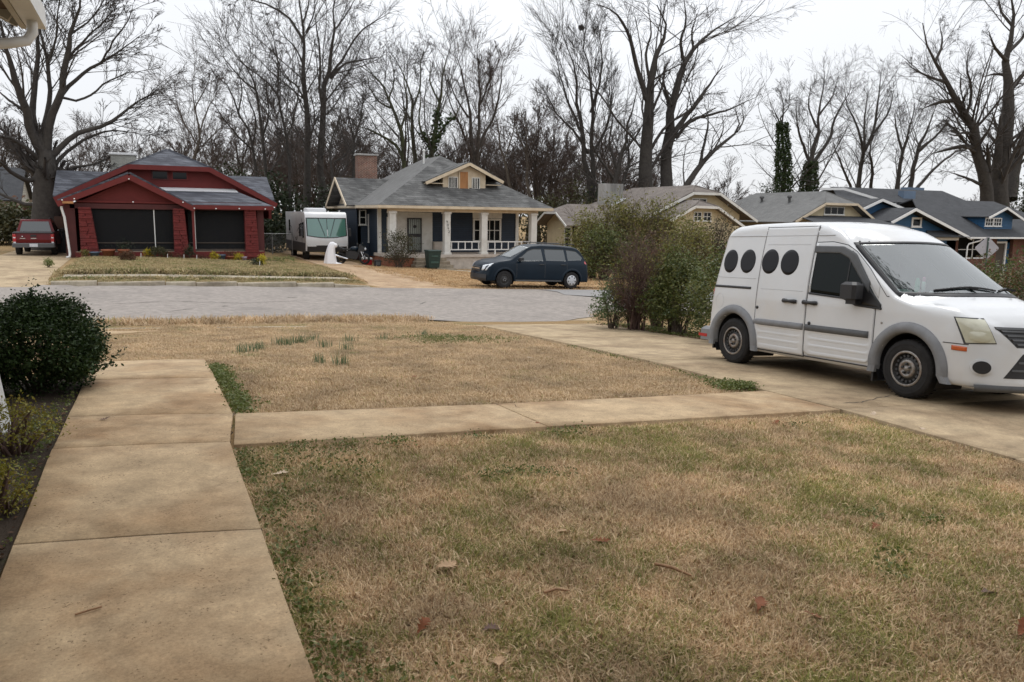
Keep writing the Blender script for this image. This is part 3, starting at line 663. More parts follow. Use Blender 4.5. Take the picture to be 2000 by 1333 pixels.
# doors and pressings on both sides
fdz = pl([(-1.55,.33),(-1.5,.30),(-.60,.315),(-.52,.40)])
fdt = pl([(-1.555,1.715),(-1.3,1.72),(-1.07,1.68),(-.91,1.60),(-.68,1.41),(-.42,1.13),(-.40,1.10)])
def ribs(x0, x1):
    def e(x, z):
        d = 0.006
        if x0+.04 < x < x1-.04:
            k = sst(x0+.04, x0+.14, x)*(1-sst(x1-.14, x1-.04, x))
            if .335 < z < .60: d -= .013*k*(.5-.5*math.cos((z-.335)/.088*2*PI))
        return d
    return e
def ell(c, a, bz, up_):
    return lambda x: c[1]+(1 if up_ else -1)*bz*math.sqrt(max(0, 1-((x-c[0])/a)**2))+.10*(x-c[0])/a*0
for sg in (-1, 1):
    W_ = M['white_paint']
    g = MB()   # shut lines
    for x0, lo, hi in ((-2.505,.27,1.93),(-1.58,.27,1.93)):
        cv.side(None, None, None, [x0-.0045, x0+.0045], lambda x: lo, lambda x: hi, .0022, 24, sg, .004, None, g)
    cv.side(None, None, None, lin(-2.51,-1.575,12), lambda x: .262, lambda x: .276, .0022, 2, sg, .004, None, g)
    cv.side(None, None, None, lin(-2.51,-1.575,12), lambda x: 1.917, lambda x: 1.923, .0022, 2, sg, .004, None, g)
    cv.side(None, None, None, lin(-1.575,-.5,20), lambda x: .27, lambda x: .285, .0022, 2, sg, .004, None, g)
    cv.side(None, None, None, lin(-1.565,-.36,40), lambda x: fdt(x)-.003, lambda x: fdt(x)+.006, .0022, 2, sg, .004, None, g)
    cv.side(None, None, None, [-.524,-.515], lambda x: .40, lambda x: 1.02, .0022, 8, sg, .004, None, g)
    cv.side(None, None, None, lin(.36,.62,8), lambda x: .662, lambda x: .671, .0022, 2, sg, .004, None, g)
    g.build('door_gap', M['gap'], van)
    d = cv.side('sliding_door', W_, van, lin(-2.496,-1.59,40), lambda x: .28, lambda x: 1.912, ribs(-2.5,-1.58), 70, sg)
    xs_ = lin(-1.57,-.532,60)
    cv.side('front_door', W_, van, xs_, lambda x: max(.288, fdz(x)), lambda x: min(fdt(x)-.008, 1.07), ribs(-1.57,-.5), 40, sg)
    b = MB()  # window frame of the front door
    cv.side(None, None, None, lin(-1.57,-.5,50), lambda x: pl([(-1.57,1.05),(-1.55,1.05),(-1.54,1.665),(-1.12,1.655),(-.93,1.57),(-.5,1.07)])(x), lambda x: max(fdt(x)-.008, 1.075), .006, 8, sg, .012, None, b)
    b.build('door_frame', W_, van)
    # side glass and quarter light
    cv.side('side_window', M['dark_glass'], van, lin(-1.535,-.46,50), pl([(-1.535,1.085),(-1.0,1.055),(-.93,1.03),(-.80,.985),(-.46,.965)]), pl([(-1.535,1.64),(-1.12,1.63),(-.93,1.55),(-.46,.99)]), .009, 12, sg)
    b = MB()
    cv.side(None, None, None, lin(-1.555,-.44,50), pl([(-1.555,1.065),(-1.0,1.035),(-.93,1.01),(-.80,.962),(-.44,.945)]), pl([(-1.555,1.088),(-1.0,1.058),(-.93,1.035),(-.80,.99),(-.44,.965)]), .015, 3, sg, .02, None, b)
    cv.side(None, None, None, [-.985,-.965], lambda x: 1.05, lambda x: 1.61, .013, 8, sg, .012, None, b)
    cv.side(None, None, None, lin(-.84,-.45,20), pl([(-.84,1.10),(-.80,.99),(-.45,.965)]), pl([(-.84,1.11),(-.72,1.27),(-.45,1.0)]), .013, 6, sg, .015, None, b)
    b.build('window_trim', M['black_plastic'], van)
    b = MB(); cv.side(None, None, None, lin(-1.56,-.64,44), pl([(-1.56,1.585),(-1.15,1.58),(-1.0,1.52),(-.64,1.13)]), pl([(-1.56,1.672),(-1.12,1.665),(-.91,1.58),(-.64,1.25)]), lambda x, z: .02, 5, sg, .02, None, b)
    b.build('rain_deflector', M['mid_plastic'], van)
    # oval vinyl windows
    for c, a in (((-3.135,1.452),.145),((-2.775,1.456),.15),((-2.33,1.46),.155),((-1.97,1.455),.158)):
        cv.side('oval_window', M['decal'], van, [c[0]-a*math.cos(PI*i/28) for i in range(29)], ell(c, a, .165, False), ell(c, a, .165, True), .0085 if c[0] > -2.5 else .003, 8, sg, .003)
    # pressed lines on the rear quarter
    b = MB()
    for z0, xa, xb in ((1.80,-3.36,-1.3),(1.215,-3.42,-2.56)): cv.side(None, None, None, lin(xa,xb,26), lambda x: z0-.002*(x+2), lambda x: z0+.009-.002*(x+2), .0078 if z0 > 1.5 else .0015, 1, sg, .004, None, b)
    for xa, xb, za, zb_ in ((-2.43,-1.66,1.685,1.69),(-2.43,-1.66,1.09,1.095)): cv.side(None, None, None, lin(xa,xb,12), lambda x: za, lambda x: zb_, .0078, 1, sg, .003, None, b)
    P = [(-3.26+.085*math.cos(t), .88+.105*math.sin(t)) for t in [2*PI*i/30 for i in range(31)]]
    b.tube([(x, sg*(cv.W(x, z)+.0005), z) for x, z in P], .0022, 5, False)
    b.build('pressed_line', M['softgap'], van)
    cv.side('door_rail', M['black_plastic'], van, lin(-3.49,-2.63,24), lambda x: 1.072, lambda x: 1.105, .006, 2, sg, .01)
    # side mouldings
    rb = lambda x, z: .024
    cv.side('side_moulding', M['grey_plastic'], van, lin(-2.50,-1.60,16), lambda x: .605+.012*sst(-2.42,-2.5,x), lambda x: .685-.012*sst(-2.42,-2.5,x), lambda x, z: .008+.018*math.sin(PI*min(1, max(0, (z-.60)/.09))), 6, sg, .03)
    cv.side('side_moulding', M['mid_plastic'], van, lin(-1.565,-.585,16), lambda x: .605, lambda x: .685, lambda x, z: .008+.018*math.sin(PI*min(1, max(0, (z-.60)/.09))), 6, sg, .03)
    # wheel arch flares
    for ax, ext in ((AXF,.53),(AXR,.50)):
        V = []; n = 30
        for i in range(n+1):
            t = PI*(-.02+1.04*i/n); c, s_ = math.cos(t), math.sin(t)
            for rr, e in ((.385,-.05),(.39,.03),(.43,.042),(.485,.036),(.505,.0)):
                rx = rr*(1.0 if rr < .4 else 1.0); x, z = ax+rx*c, .335+rr*s_
                if s_ < 0.0 or i < 1 or i > n-1: z = max(z, .235)
                V.append((x, sg*(cv.W(ax+.8*(x-ax), max(.28, z))+e), z))
        # legs down to the sill
        F = [(i*5+j, (i+1)*5+j, (i+1)*5+j+1, i*5+j+1) for i in range(n) for j in range(4)]
        mb = MB().add(V, [f if sg > 0 else f[::-1] for f in F], True)
        for e_ in (0, n):
            L_ = [V[e_*5+j] for j in range(5)]; k = 1 if e_ == 0 else -1
            D = [(p[0]+k*(.05 if (ax == AXF and e_ == 0) else .012), p[1], .235) for p in L_]
            mb.add(L_+D, [(j, j+1, 6+j, 5+j) for j in range(4)])
        mb.build('wheel_arch_flare', M['grey_plastic'], van)
        if ax == AXR or ax == AXF:
            xm_ = ax-.46; MB().box(xm_-.012, xm_+.012, min(sg*.66, sg*.86), max(sg*.66, sg*.86), .12 if ax == AXF else .17, .40).build('mud_flap', M['black_plastic'], van)
    # handles, locks, mirror
    for hx in (-1.865,-1.515):
        b = MB(); y = sg*(cv.W(hx, .955)+.004)
        b.tube([(hx-.115, y, .958), (hx-.09, y+sg*.022, .958), (hx, y+sg*.03, .957), (hx+.09, y+sg*.022, .956), (hx+.115, y, .956)], [.022,.03,.019,.03,.022], 10)
        b.build('door_handle', M['black_plastic'], van)
    b = MB()
    for hx, hz in ((-2.46,.835),(-1.50,.70)): b.lathe([(.022,0),(.022,sg*.012),(.001,sg*.014)], (hx, sg*(cv.W(hx, hz)+.004), hz), 'y', 12)
    b.build('door_lock', M['black_plastic'], van)
    b = MB(); b.lathe([(.012,0),(.012,sg*.008),(.001,sg*.009)], (-.42, sg*(cv.W(-.42,.80)+.0), .80), 'y', 10); b.build('badge_hole', M['steel'], van)
    b = MB(); y0 = cv.W(-.7, 1.05)
    b.rbox(-.90,-.665, min(sg*(y0+.03), sg*(y0+.21)), max(sg*(y0+.03), sg*(y0+.21)), 1.05, 1.245, .035)
    b.box(-.86,-.72, min(sg*(y0-.02), sg*(y0+.12)), max(sg*(y0-.02), sg*(y0+.12)), .985, 1.055); b.build('door_mirror', M['black_plastic'], van)
    # lamps at the corner
    dd = (-.72, -sg*.69, 0); Y = lambda p: (p[0]+.08, -sg*p[1], p[2])
    def quad(a, b, c, e): q = [Y(a), Y(b), Y(c), Y(e)]; return q if sg < 0 else [q[1], q[0], q[3], q[2]]
    lq = ((.50,-.868,.672),(.735,-.690,.690),(.575,-.70,.940),(.36,-.87,.940)); decal(cv, 'headlight_gap', M['gap'], van, quad(*lq), dd, .003, 8, .01)
    lq = ((.515,-.862,.685),(.722,-.693,.700),(.590,-.712,.928),(.375,-.865,.931)); decal(cv, 'headlight', M['lens'], van, quad(*lq), dd, .010, 10, .02, None, .012)
    lq = ((.56,-.845,.70),(.70,-.71,.71),(.655,-.735,.81),(.50,-.86,.81)); decal(cv, 'lamp_reflector', M['lens'], van, quad(*lq), dd, .02, 8, .01, 'oval', .012)
    cv.side('side_marker', M['amber'], van, lin(.46,.61,8), lambda x: .598-.02*(x-.46), lambda x: .648-.04*(x-.46), .006, 3, sg, .012)
    lq = ((.585,-.86,.365),(.745,-.715,.365),(.745,-.715,.53),(.585,-.86,.53)); decal(cv, 'fog_lamp_ring', M['white_paint'], van, quad(*lq), dd, .012, 10, .03, 'oval', .004)
    lq = ((.60,-.845,.383),(.725,-.735,.383),(.725,-.735,.512),(.60,-.845,.512)); decal(cv, 'fog_lamp', M['black_plastic'], van, quad(*lq), dd, .026, 10, .02, 'oval')
    b = MB(); b.rbox(-3.69,-3.40, min(sg*.55, sg*.893), max(sg*.55, sg*.893), .28,.475,.04); b.build('bumper_corner', M['grey_plastic'], van)
    b = MB(); b.box(-3.697,-3.50, min(sg*.62, sg*.897), max(sg*.62, sg*.897), .325,.37); b.build('rear_reflector', M['red_lens'], van)
    b = MB(); b.rbox(-3.60,-3.53, min(sg*.60, sg*.755), max(sg*.60, sg*.755), .62,1.05,.02); b.build('tail_light', M['red_lens'], van)
    for ax in (AXF, AXR): wheel(van, ax, sg*.79, .325, 'steel', sg, .20)
# grille, lower intake, chin
fd = (-1, 0, 0)
decal(cv, 'grille', M['black_plastic'], van, ((1.0,-.50,.66),(1.0,.50,.66),(1.0,.665,.845),(1.0,-.665,.845)), fd, .004, 16, .01)
for k in range(4):
    z = .685+.043*k; w_ = .50+.04*k; decal(cv, 'grille_bar', M['mid_plastic'], van, ((1.0,-w_,z),(1.0,w_,z),(1.0,w_+.01,z+.017),(1.0,-w_-.01,z+.017)), fd, .018, 14, .02)
decal(cv, 'grille_surround', M['mid_plastic'], van, ((1.0,-.665,.838),(1.0,.665,.838),(1.0,.67,.862),(1.0,-.67,.862)), fd, .014, 14, .02)
decal(cv, 'lower_intake', M['black_plastic'], van, ((1.0,-.62,.35),(1.0,.62,.35),(1.0,.44,.60),(1.0,-.44,.60)), fd, .004, 14, .01)
for z in (.42,.50): decal(cv, 'intake_bar', M['mid_plastic'], van, ((1.0,-.55+(z-.42)*.8,z),(1.0,.55-(z-.42)*.8,z),(1.0,.55-(z-.42)*.8,z+.02),(1.0,-.55+(z-.42)*.8,z+.02)), fd, .014, 12, .015)
b = MB(); V = []
for y in lin(-.86,.86,41):
    x = 1.035-.42*y*y
    for dx_, z in ((-.10,.20),(.004,.205),(.008,.25),(-.004,.275)): V.append((x+dx_, y, z))
b.add(V, [(i*4+j, (i+1)*4+j, (i+1)*4+j+1, i*4+j+1) for i in range(40) for j in range(3)], True); b.build('chin_spoiler', M['mid_plastic'], van)
# papers and bottles left on the dashboard
def vanpt(x, y, z): return van.matrix_world @ Vector((x, y, z))
M['paper'] = mat('paper', (.72,.80,.76), .7, .06, 9); M['green_tube'] = mat('green_tube', (.06,.42,.26), .4, .1, 9); M['pink_cap'] = mat('pink_cap', (.75,.22,.42), .4, .1, 9)
t = thing('paper_stack', 'pale folded papers lying on the van dashboard behind the windscreen', 'papers'); t.matrix_world = van.matrix_world
for k in range(3): MB().box(-.55+.02*k,-.28-.03*k,-.76+.01*k,-.56-.03*k,1.150+.014*k,1.161+.014*k).build('sheet', M['paper'], t)
t = thing('spray_bottle', 'green bottle standing on the van dashboard near the windscreen', 'bottle'); t.matrix_world = van.matrix_world
b = MB(); b.lathe([(.001,0),(.026,0),(.028,.01),(.027,.13),(.018,.15),(.016,.17),(.001,.172)], (-.24,-.60,1.15), 'z', 14); b.build('bottle_body', M['green_tube'], t)
t = thing('pink_bottle', 'slim bottle with a pink cap beside the green bottle on the van dashboard', 'bottle'); t.matrix_world = van.matrix_world
b = MB(); b.lathe([(.001,0),(.02,0),(.021,.12),(.014,.14)], (-.20,-.55,1.15), 'z', 12); b.build('bottle_body', M['paper'], t)
b = MB(); b.lathe([(.017,.135),(.018,.17),(.012,.185),(.001,.186)], (-.20,-.55,1.15), 'z', 12); b.build('cap', M['pink_cap'], t)

# ---- dark blue estate parked across the street (nose to the left)
suv = thing('parked_suv', 'dark blue estate car parked on the far verge before the blue house', 'car')
z0 = G(12.2, 27.7)+.012; z1 = G(15.1, 27.7)+.012; pt = math.atan2(z0-z1, 2.9)
suv.matrix_world = Matrix.Translation((12.2, 27.62+.90, z0)) @ Matrix.Rotation(PI, 4, 'Z') @ Matrix.Rotation(-pt, 4, 'Y')
def Wsuv(x, z):
    w = .905-.03*((z-.62)/.4)**2
    if z > .95: w -= .36*(z-.95)**1.05
    return w-.06*sst(.2,1.0,x)-.06*sst(-3.2,-3.9,x)
PS = [(-3.79,.34),(-3.77,.45),(-3.78,.75),(-3.72,.95),(-3.66,1.08),(-3.40,1.50),(-3.30,1.60),(-3.1,1.655),(-2.4,1.70),(-1.6,1.705),(-1.15,1.66),(-.95,1.60),(-.15,1.16),(-.05,1.12),(.4,1.06),(.68,.97),(.80,.88),(.86,.76),(.87,.60),(.90,.45),(.89,.30),(.90,.27)]
cs = Car(PS, .27, Wsuv, .30, .16, r=.11, ry=.10, crown=.03, xm=-1.6, sm=.05)
cs.body('body', M['navy_paint'], suv, (0, -2.89), .40)
for sg in (-1, 1):
    cs.side('front_side_window', M['tint_glass'], suv, lin(-1.63,-.52,24), pl([(-1.63,1.07),(-.52,1.04)]), pl([(-1.63,1.53),(-1.3,1.53),(-1.05,1.45),(-.52,1.06)]), .006, 8, sg)
    cs.side('rear_side_window', M['tint_glass'], suv, lin(-2.62,-1.76,20), lambda x: 1.08, lambda x: 1.535, .006, 8, sg)
    cs.side('quarter_window', M['tint_glass'], suv, lin(-3.38,-2.72,18), pl([(-3.38,1.21),(-3.3,1.13),(-2.72,1.10)]), pl([(-3.38,1.24),(-3.15,1.48),(-2.72,1.53)]), .006, 8, sg)
    g = MB()
    for xa in (-1.70,-2.67): cs.side(None, None, None, [xa-.006, xa+.006], lambda x: .42, lambda x: 1.05, .003, 10, sg, .004, None, g)
    cs.side(None, None, None, [-.50,-.488], lambda x: .42, lambda x: 1.0, .003, 10, sg, .004, None, g)
    g.build('door_gap', M['gap'], suv)
    cs.side('sill_strip', M['mid_plastic'], suv, lin(-2.45,-.42,12), lambda x: .29, lambda x: .345, .006, 2, sg)
    for ax in (0, -2.89):
        b = MB(); V = []; n = 22
        for i in range(n+1):
            t_ = PI*(-.02+1.04*i/n)
            for rr, e in ((.385,-.03),(.39,.022),(.43,.03),(.47,.0)):
                x, z = ax+rr*math.cos(t_), max(.27, .335+rr*math.sin(t_)); V.append((x, sg*(cs.W(ax+.7*(x-ax), z)+e), z))
        F = [(i*4+j, (i+1)*4+j, (i+1)*4+j+1, i*4+j+1) for i in range(n) for j in range(3)]
        b.add(V, [f if sg > 0 else f[::-1] for f in F], True); b.build('wheel_arch', M['navy_paint'], suv)
        wheel(suv, ax, sg*.80, .335, 'black' if ax == 0 else 'cover', sg, .21)
    for hx in (-1.55,-2.5):
        MB().tube([(hx-.1, sg*(cs.W(hx,.93)+.0),.93),(hx-.06, sg*(cs.W(hx,.93)+.03),.935),(hx+.06, sg*(cs.W(hx,.93)+.03),.935),(hx+.1, sg*(cs.W(hx,.93)),.93)], .018, 6).build('door_handle', M['black_plastic'], suv)
    b = MB(); y0 = cs.W(-.6,1.05); b.rbox(-.72,-.56, min(sg*(y0+.02), sg*(y0+.21)), max(sg*(y0+.02), sg*(y0+.21)), 1.06,1.20,.03); b.bar((-.62, sg*(y0-.03), 1.02), (-.62, sg*(y0+.08), 1.07), .05); b.build('door_mirror', M['black_plastic'], suv)
    hy = lin(sg*.50, sg*.84, 14); hy = hy[::-1] if sg > 0 else hy
    cs.front('headlight', M['clear_lens'], suv, hy, lambda y: pl([(.5,.81),(.7,.75),(.84,.66)])(abs(y)), lambda y: pl([(.5,.862),(.75,.858),(.84,.80)])(abs(y)), .008, 6, .02)
    cs.side('tail_light', M['red_lens'], suv, lin(-3.68,-3.46,8), pl([(-3.68,.94),(-3.46,1.0)]), pl([(-3.68,1.05),(-3.58,1.16),(-3.46,1.09)]), .01, 5, sg, .03)
cs.front('windscreen', M['windscreen'], suv, lin(-.62,.62,21), lambda y: -.97, lambda y: -.20, .006, 14, .01)
b = MB(); cs.front(None, None, None, lin(-.42,.42,17), lambda y: .835, lambda y: .872, .010, 6, .01, b); b.build('grille', M['black_plastic'], suv)
b = MB(); V = []
for y in lin(-.40,.40,17): V += [(.885-.30*y*y, y, .70), (.892-.30*y*y, y, .735)]
b.add(V, [(2*i, 2*i+2, 2*i+3, 2*i+1) for i in range(16)]); b.bar((.885,0,.62),(.885,0,.82),.03,.03,(1,0,0)); b.build('grille_bar', M['chrome'], suv)
b = MB(); V = []
for y in lin(-.80,.80,21): V += [(.905-.30*y*y, y, .27),(.92-.30*y*y, y, .36),(.905-.30*y*y, y, .52)]
b.add(V, [(3*i+j, 3*i+3+j, 3*i+4+j, 3*i+1+j) for i in range(20) for j in range(2)]); b.build('lower_bumper', M['black_plastic'], suv)
b = MB()
for sg in (-1,1): b.tube([(-1.5, sg*.60,1.715),(-1.4,sg*.605,1.745),(-3.0,sg*.58,1.735),(-3.1,sg*.575,1.70)], .018, 6)
b.build('roof_rail', M['black_plastic'], suv)

# ---- dark red pickup-backed truck by the red house, seen from behind (nose away)
trk = thing('red_truck', 'dark red sport truck seen from behind in the red house driveway', 'truck')
trk.matrix_world = Matrix.Translation((-4.98, 44.0, G(-4.98, 44.0)+.012)) @ Matrix.Rotation(PI/2, 4, 'Z')
M['red_dark'] = M['red_paint']
b = MB()  # body: cab + short bed, x forward (rear at 0)
def boxy(b, P, hw, tw):   # side profile points (x,z,halfwidth)
    n = len(P); b.add([(x, -w, z) for x, z, w in P]+[(x, w, z) for x, z, w in P], [tuple(range(n)), tuple(range(2*n-1, n-1, -1))]+[(i, n+i, n+(i+1)%n, (i+1)%n) for i in range(n)])
boxy(b, [(.02,.52,.84),(4.6,.45,.86),(4.75,.7,.84),(4.65,.98,.80),(3.3,1.08,.82),(3.2,1.09,.82),(1.25,1.09,.85),(.03,1.06,.85),(0,.75,.86)][::-1], 0, 0)
b.build('body', M['red_paint'], trk)
b = MB(); boxy(b, [(.95,1.085,.80),(3.35,1.085,.80),(2.5,1.66,.62),(1.35,1.70,.63),(1.18,1.66,.63)][::-1], 0, 0); b.build('cab', M['red_paint'], trk)
b = MB(); b.add([(.948,-.66,1.13),(.948,.66,1.13),(1.135,.55,1.60),(1.135,-.55,1.60)], [(0,1,2,3)]); b.build('rear_window', M['tint_glass'], trk)
for sg in (-1,1):
    b = MB(); b.add([(1.25,sg*.805,1.13),(2.2,sg*.805,1.13),(2.2,sg*.655,1.60),(1.42,sg*.655,1.60)], [(0,1,2,3)]); b.add([(2.3,sg*.805,1.13),(3.15,sg*.805,1.13),(2.5,sg*.66,1.58),(2.3,sg*.66,1.60)], [(0,1,2,3)]); b.build('side_window', M['dark_glass'], trk)
    b = MB(); b.rbox(-.03,.12,sg*.78-.07,sg*.78+.07,.66,1.02,.02); b.build('tail_light', M['red_lens'], trk)
    b = MB(); b.box(-.034,.0,sg*.78-.05,sg*.78+.05,.60,.66); b.box(-.034,.0,sg*.78-.05,sg*.78+.05,.83,.88); b.build('reverse_lamp', M['clear_lens'], trk)
    for ax in (.95,3.85): wheel(trk, ax, sg*.74, .36, 'black', sg, .24)
    b = MB(); b.tube([(1.5,sg*.55,1.72),(1.6,sg*.55,1.77),(2.5,sg*.55,1.75),(2.6,sg*.55,1.69)], .02, 6); b.build('roof_rail', M['black_plastic'], trk)
    b = MB(); b.rbox(2.95,3.12,min(sg*.86,sg*1.05),max(sg*.86,sg*1.05),1.08,1.25,.03); b.build('door_mirror', M['black_plastic'], trk)
MB().rbox(-.02,1.2,-.84,.84,1.06,1.12,.03).build('bed_cover', M['black_plastic'], trk)
MB().rbox(-.15,.10,-.88,.88,.40,.60,.04).build('rear_bumper', M['mid_plastic'], trk)
MB().box(-.165,-.14,-.17,.17,.43,.58).build('number_plate', M['plate'], trk)
b = MB(); b.rbox(-.02,.02,-.12,.12,.90,.99,.01); b.build('tailgate_handle', M['black_plastic'], trk)
b = MB(); b.box(-.02,.0,-.11,.11,.80,.84); b.box(-.02,.0,.34,.56,.80,.835); b.ball((-.005,.45,.91),.055,6,.6); b.build('badge', M['chrome'], trk)
# ------------------------------------------------------------------ houses
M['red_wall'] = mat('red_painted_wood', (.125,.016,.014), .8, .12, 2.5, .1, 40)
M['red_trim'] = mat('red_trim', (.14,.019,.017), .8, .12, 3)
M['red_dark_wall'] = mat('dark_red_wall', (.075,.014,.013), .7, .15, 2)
M['red_stone'] = mat('red_painted_stone', (.14,.019,.017), .85, .3, 6, .5, 25, stain=(.075,.013,.013), stain_amt=.7, stain_scale=2.5)
M['red_roof'] = brickmat('grey_blue_shingles', (.105,.112,.132), (.042,.045,.058), (.03,.03,.036), .40, .12, .9, .008, var=.3)
M['blue_roof'] = brickmat('worn_grey_shingles', (.125,.125,.122), (.068,.068,.067), (.04,.04,.04), .45, .12, .9, .009, var=.45)
M['blue_roof2'] = brickmat('new_grey_shingles', (.150,.150,.147), (.125,.125,.122), (.09,.09,.09), .30, .075, .9, .005, var=.12)
M['tan_roof'] = brickmat('tan_shingles', (.185,.16,.14), (.14,.118,.105), (.09,.075,.065), .30, .075, .9, .006, var=.25)
M['gray_roof'] = brickmat('pale_grey_shingles', (.17,.17,.165), (.14,.14,.137), (.10,.10,.098), .30, .07, .9, .005, var=.15)
M['dark_roof'] = brickmat('charcoal_shingles', (.05,.053,.058), (.038,.04,.045), (.022,.022,.025), .30, .07, .9, .006, var=.2)
M['navy_wall'] = brickmat('navy_lapped_boards', (.018,.032,.056), (.021,.036,.062), (.005,.008,.013), 4.0, .115, .65, .010, var=.18, offset=.3)
M['navy_shade'] = mat('navy_wall_paint', (.014,.018,.028), .7, .15, 2)
M['white_trim'] = mat('white_trim_paint', (.66,.65,.61), .55, .06, 3, stain=(.36,.32,.26), stain_amt=.45, stain_scale=2.2)
M['cream_trim'] = mat('cream_trim_paint', (.62,.52,.38), .6, .08, 3, stain=(.34,.27,.19), stain_amt=.6, stain_scale=1.8)
M['clean_white'] = mat('clean_white_trim', (.72,.72,.71), .5, .05, 3)
M['cream_wall'] = mat('cream_stucco', (.55,.47,.31), .85, .08, 3, .3, 60, stain=(.36,.29,.19), stain_amt=.5, stain_scale=1.2)
M['bright_blue'] = brickmat('bright_blue_boards', (.012,.075,.17), (.013,.08,.18), (.006,.03,.07), 4.0, .12, .6, .008, var=.12)
M['soft_blue'] = mat('blue_grey_block', (.12,.17,.24), .7, .1, 2)
M['brick'] = brickmat('red_brick', (.20,.058,.036), (.12,.04,.03), (.34,.29,.23), .21, .075, .9, .014, var=.35)
M['brick2'] = brickmat('brown_brick', (.15,.05,.03), (.10,.035,.024), (.13,.09,.07), .21, .075, .9, .01, var=.3)
M['orange_brick'] = mat('painted_orange_brick', (.30,.115,.065), .9, .2, 4, .3, 50, stain=(.10,.06,.045), stain_amt=.7)
M['white_block'] = mat('peeling_white_block', (.52,.46,.40), .85, .12, 5, .3, 60, stain=(.30,.25,.20), stain_amt=.6, stain_scale=3)
M['stained_conc'] = mat('stained_chimney_render', (.34,.33,.31), .9, .2, 4, .3, 50, stain=(.12,.115,.105), stain_amt=.8, streak=.15)
M['white_brick'] = brickmat('whitewashed_brick', (.40,.40,.36), (.33,.33,.30), (.26,.26,.24), .21, .08, .9, .01, var=.25)
M['steps'] = concrete('step_concrete', (.33,.28,.21), pits=False)
M['pane'] = glass('house_window_pane', (.010,.011,.012), .04, .04, gcol=.25)
M['screen'] = None
m, t_, N_, K_, o_ = nodes('porch_insect_screen')
d_ = N_('ShaderNodeBsdfPrincipled', i_Roughness=.9); d_.inputs['Base Color'].default_value = (.014,.0145,.016,1); tr_ = N_('ShaderNodeBsdfTransparent'); tr_.inputs[0].default_value = (.55,.55,.56,1)
mx_ = N_('ShaderNodeMixShader'); mx_.inputs[0].default_value = .42; K_(d_.outputs[0], mx_.inputs[1]); K_(tr_.outputs[0], mx_.inputs[2]); K_(mx_.outputs[0], o_.inputs[0]); M['screen'] = m
M['ply'] = mat('weathered_plywood', (.40,.19,.075), .8, .25, 6, .2, 40, streak=.2)
M['flash'] = mat('white_roof_flashing', (.74,.75,.76), .4, .05, 3)
M['foil'] = mat('shiny_flashing', (.7,.72,.74), .3, .3, 9, metal=.5)
M['white_gutter'] = mat('white_gutter', (.68,.68,.66), .45, .08, 4, stain=(.40,.38,.33), stain_amt=.4, stain_scale=4)
M['dark_wood'] = mat('dark_wood', (.06,.045,.035), .7, .2, 5)

def win(par, face, a0, a1, z0, z1, p, fm, nx=1, nz=2, fw=.09, pane='pane', sill=True, deep=.05):
    """window > pane, sill; face 'f' looks to -Y at y=p, 'l' looks to -X at x=p"""
    def bx(b, a, c, e, g, d0, d1):
        if face == 'f': b.box(a, c, p+d0, p+d1, e, g)
        else: b.box(p+d0, p+d1, a, c, e, g)
    b = MB(); bx(b, a0, a0+fw, z0, z1, -deep, .02); bx(b, a1-fw, a1, z0, z1, -deep, .02); bx(b, a0+fw, a1-fw, z1-fw, z1, -deep, .02); bx(b, a0+fw, a1-fw, z0, z0+fw*.7, -deep, .02)
    ia0, ia1, iz0, iz1 = a0+fw, a1-fw, z0+fw*.7, z1-fw; mw = .022
    for k in range(1, nx): c = ia0+(ia1-ia0)*k/nx; bx(b, c-mw, c+mw, iz0, iz1, -deep*.6, .0)
    for k in range(1, nz): c = iz0+(iz1-iz0)*k/nz; bx(b, ia0, ia1, c-mw, c+mw, -deep*.55, .0)
    w = b.build('window', fm, par)
    b = MB(); bx(b, ia0, ia1, iz0, iz1, -.012, -.004); b.build('pane', M[pane] if isinstance(pane, str) else pane, w)
    if sill: b = MB(); bx(b, a0-.05, a1+.05, z0-.06, z0, -deep-.04, .02); b.build('sill', fm, w)
    return w
def roof_part(par, polys, m, th=.09, name='roof'):
    b = MB()
    for q in polys: b.slab(q, th)
    return b.build(name, m, par)
def fascia(par, pts, m, w=.04, h=.2, name='bargeboard', drop=0.0):
    for a, c in zip(pts, pts[1:]):
        a, c = Vector(a), Vector(c); MB().bar(a-Vector((0,0,drop)), c-Vector((0,0,drop)), w, h).build(name, m, par)
def gable_wall(par, y, x0, x1, zb, prof, th, m, name='wall'):
    """front wall at y facing -Y; prof = [(x,z)...] upper outline left to right"""
    return MB().prism([(x0,y,zb),(x1,y,zb)]+[(x,y,z) for x, z in reversed(prof)], (0,th,0)).build(name, m, par)

# ======== red bungalow
h = thing('red_bungalow', 'dark red bungalow with stone pillars, screened porch and grey blue roof', 'house', (0,0,0))
zg = -.66
# main clipped gable
gp = [(-4.05,2.12),(-.72,3.80),(3.02,3.80),(6.33,2.02)]; yG = 45.5; yB = 58.0
rx = 1.15; rz = 4.78
sl = (3.80-2.12)/3.33
roof_part(h, [[(-4.05,45.1,2.12),(-.72,45.1,3.80),(rx,47.6,rz),(rx,yB,rz),(-4.05,yB,2.12)][::-1],
              [(6.33,45.1,2.02),(6.33,yB,2.02),(rx,yB,rz),(rx,47.6,rz),(3.02,45.1,3.80)][::-1],
              [(-.72,45.1,3.80),(3.02,45.1,3.80),(rx,47.6,rz)]], M['red_roof'], .10)
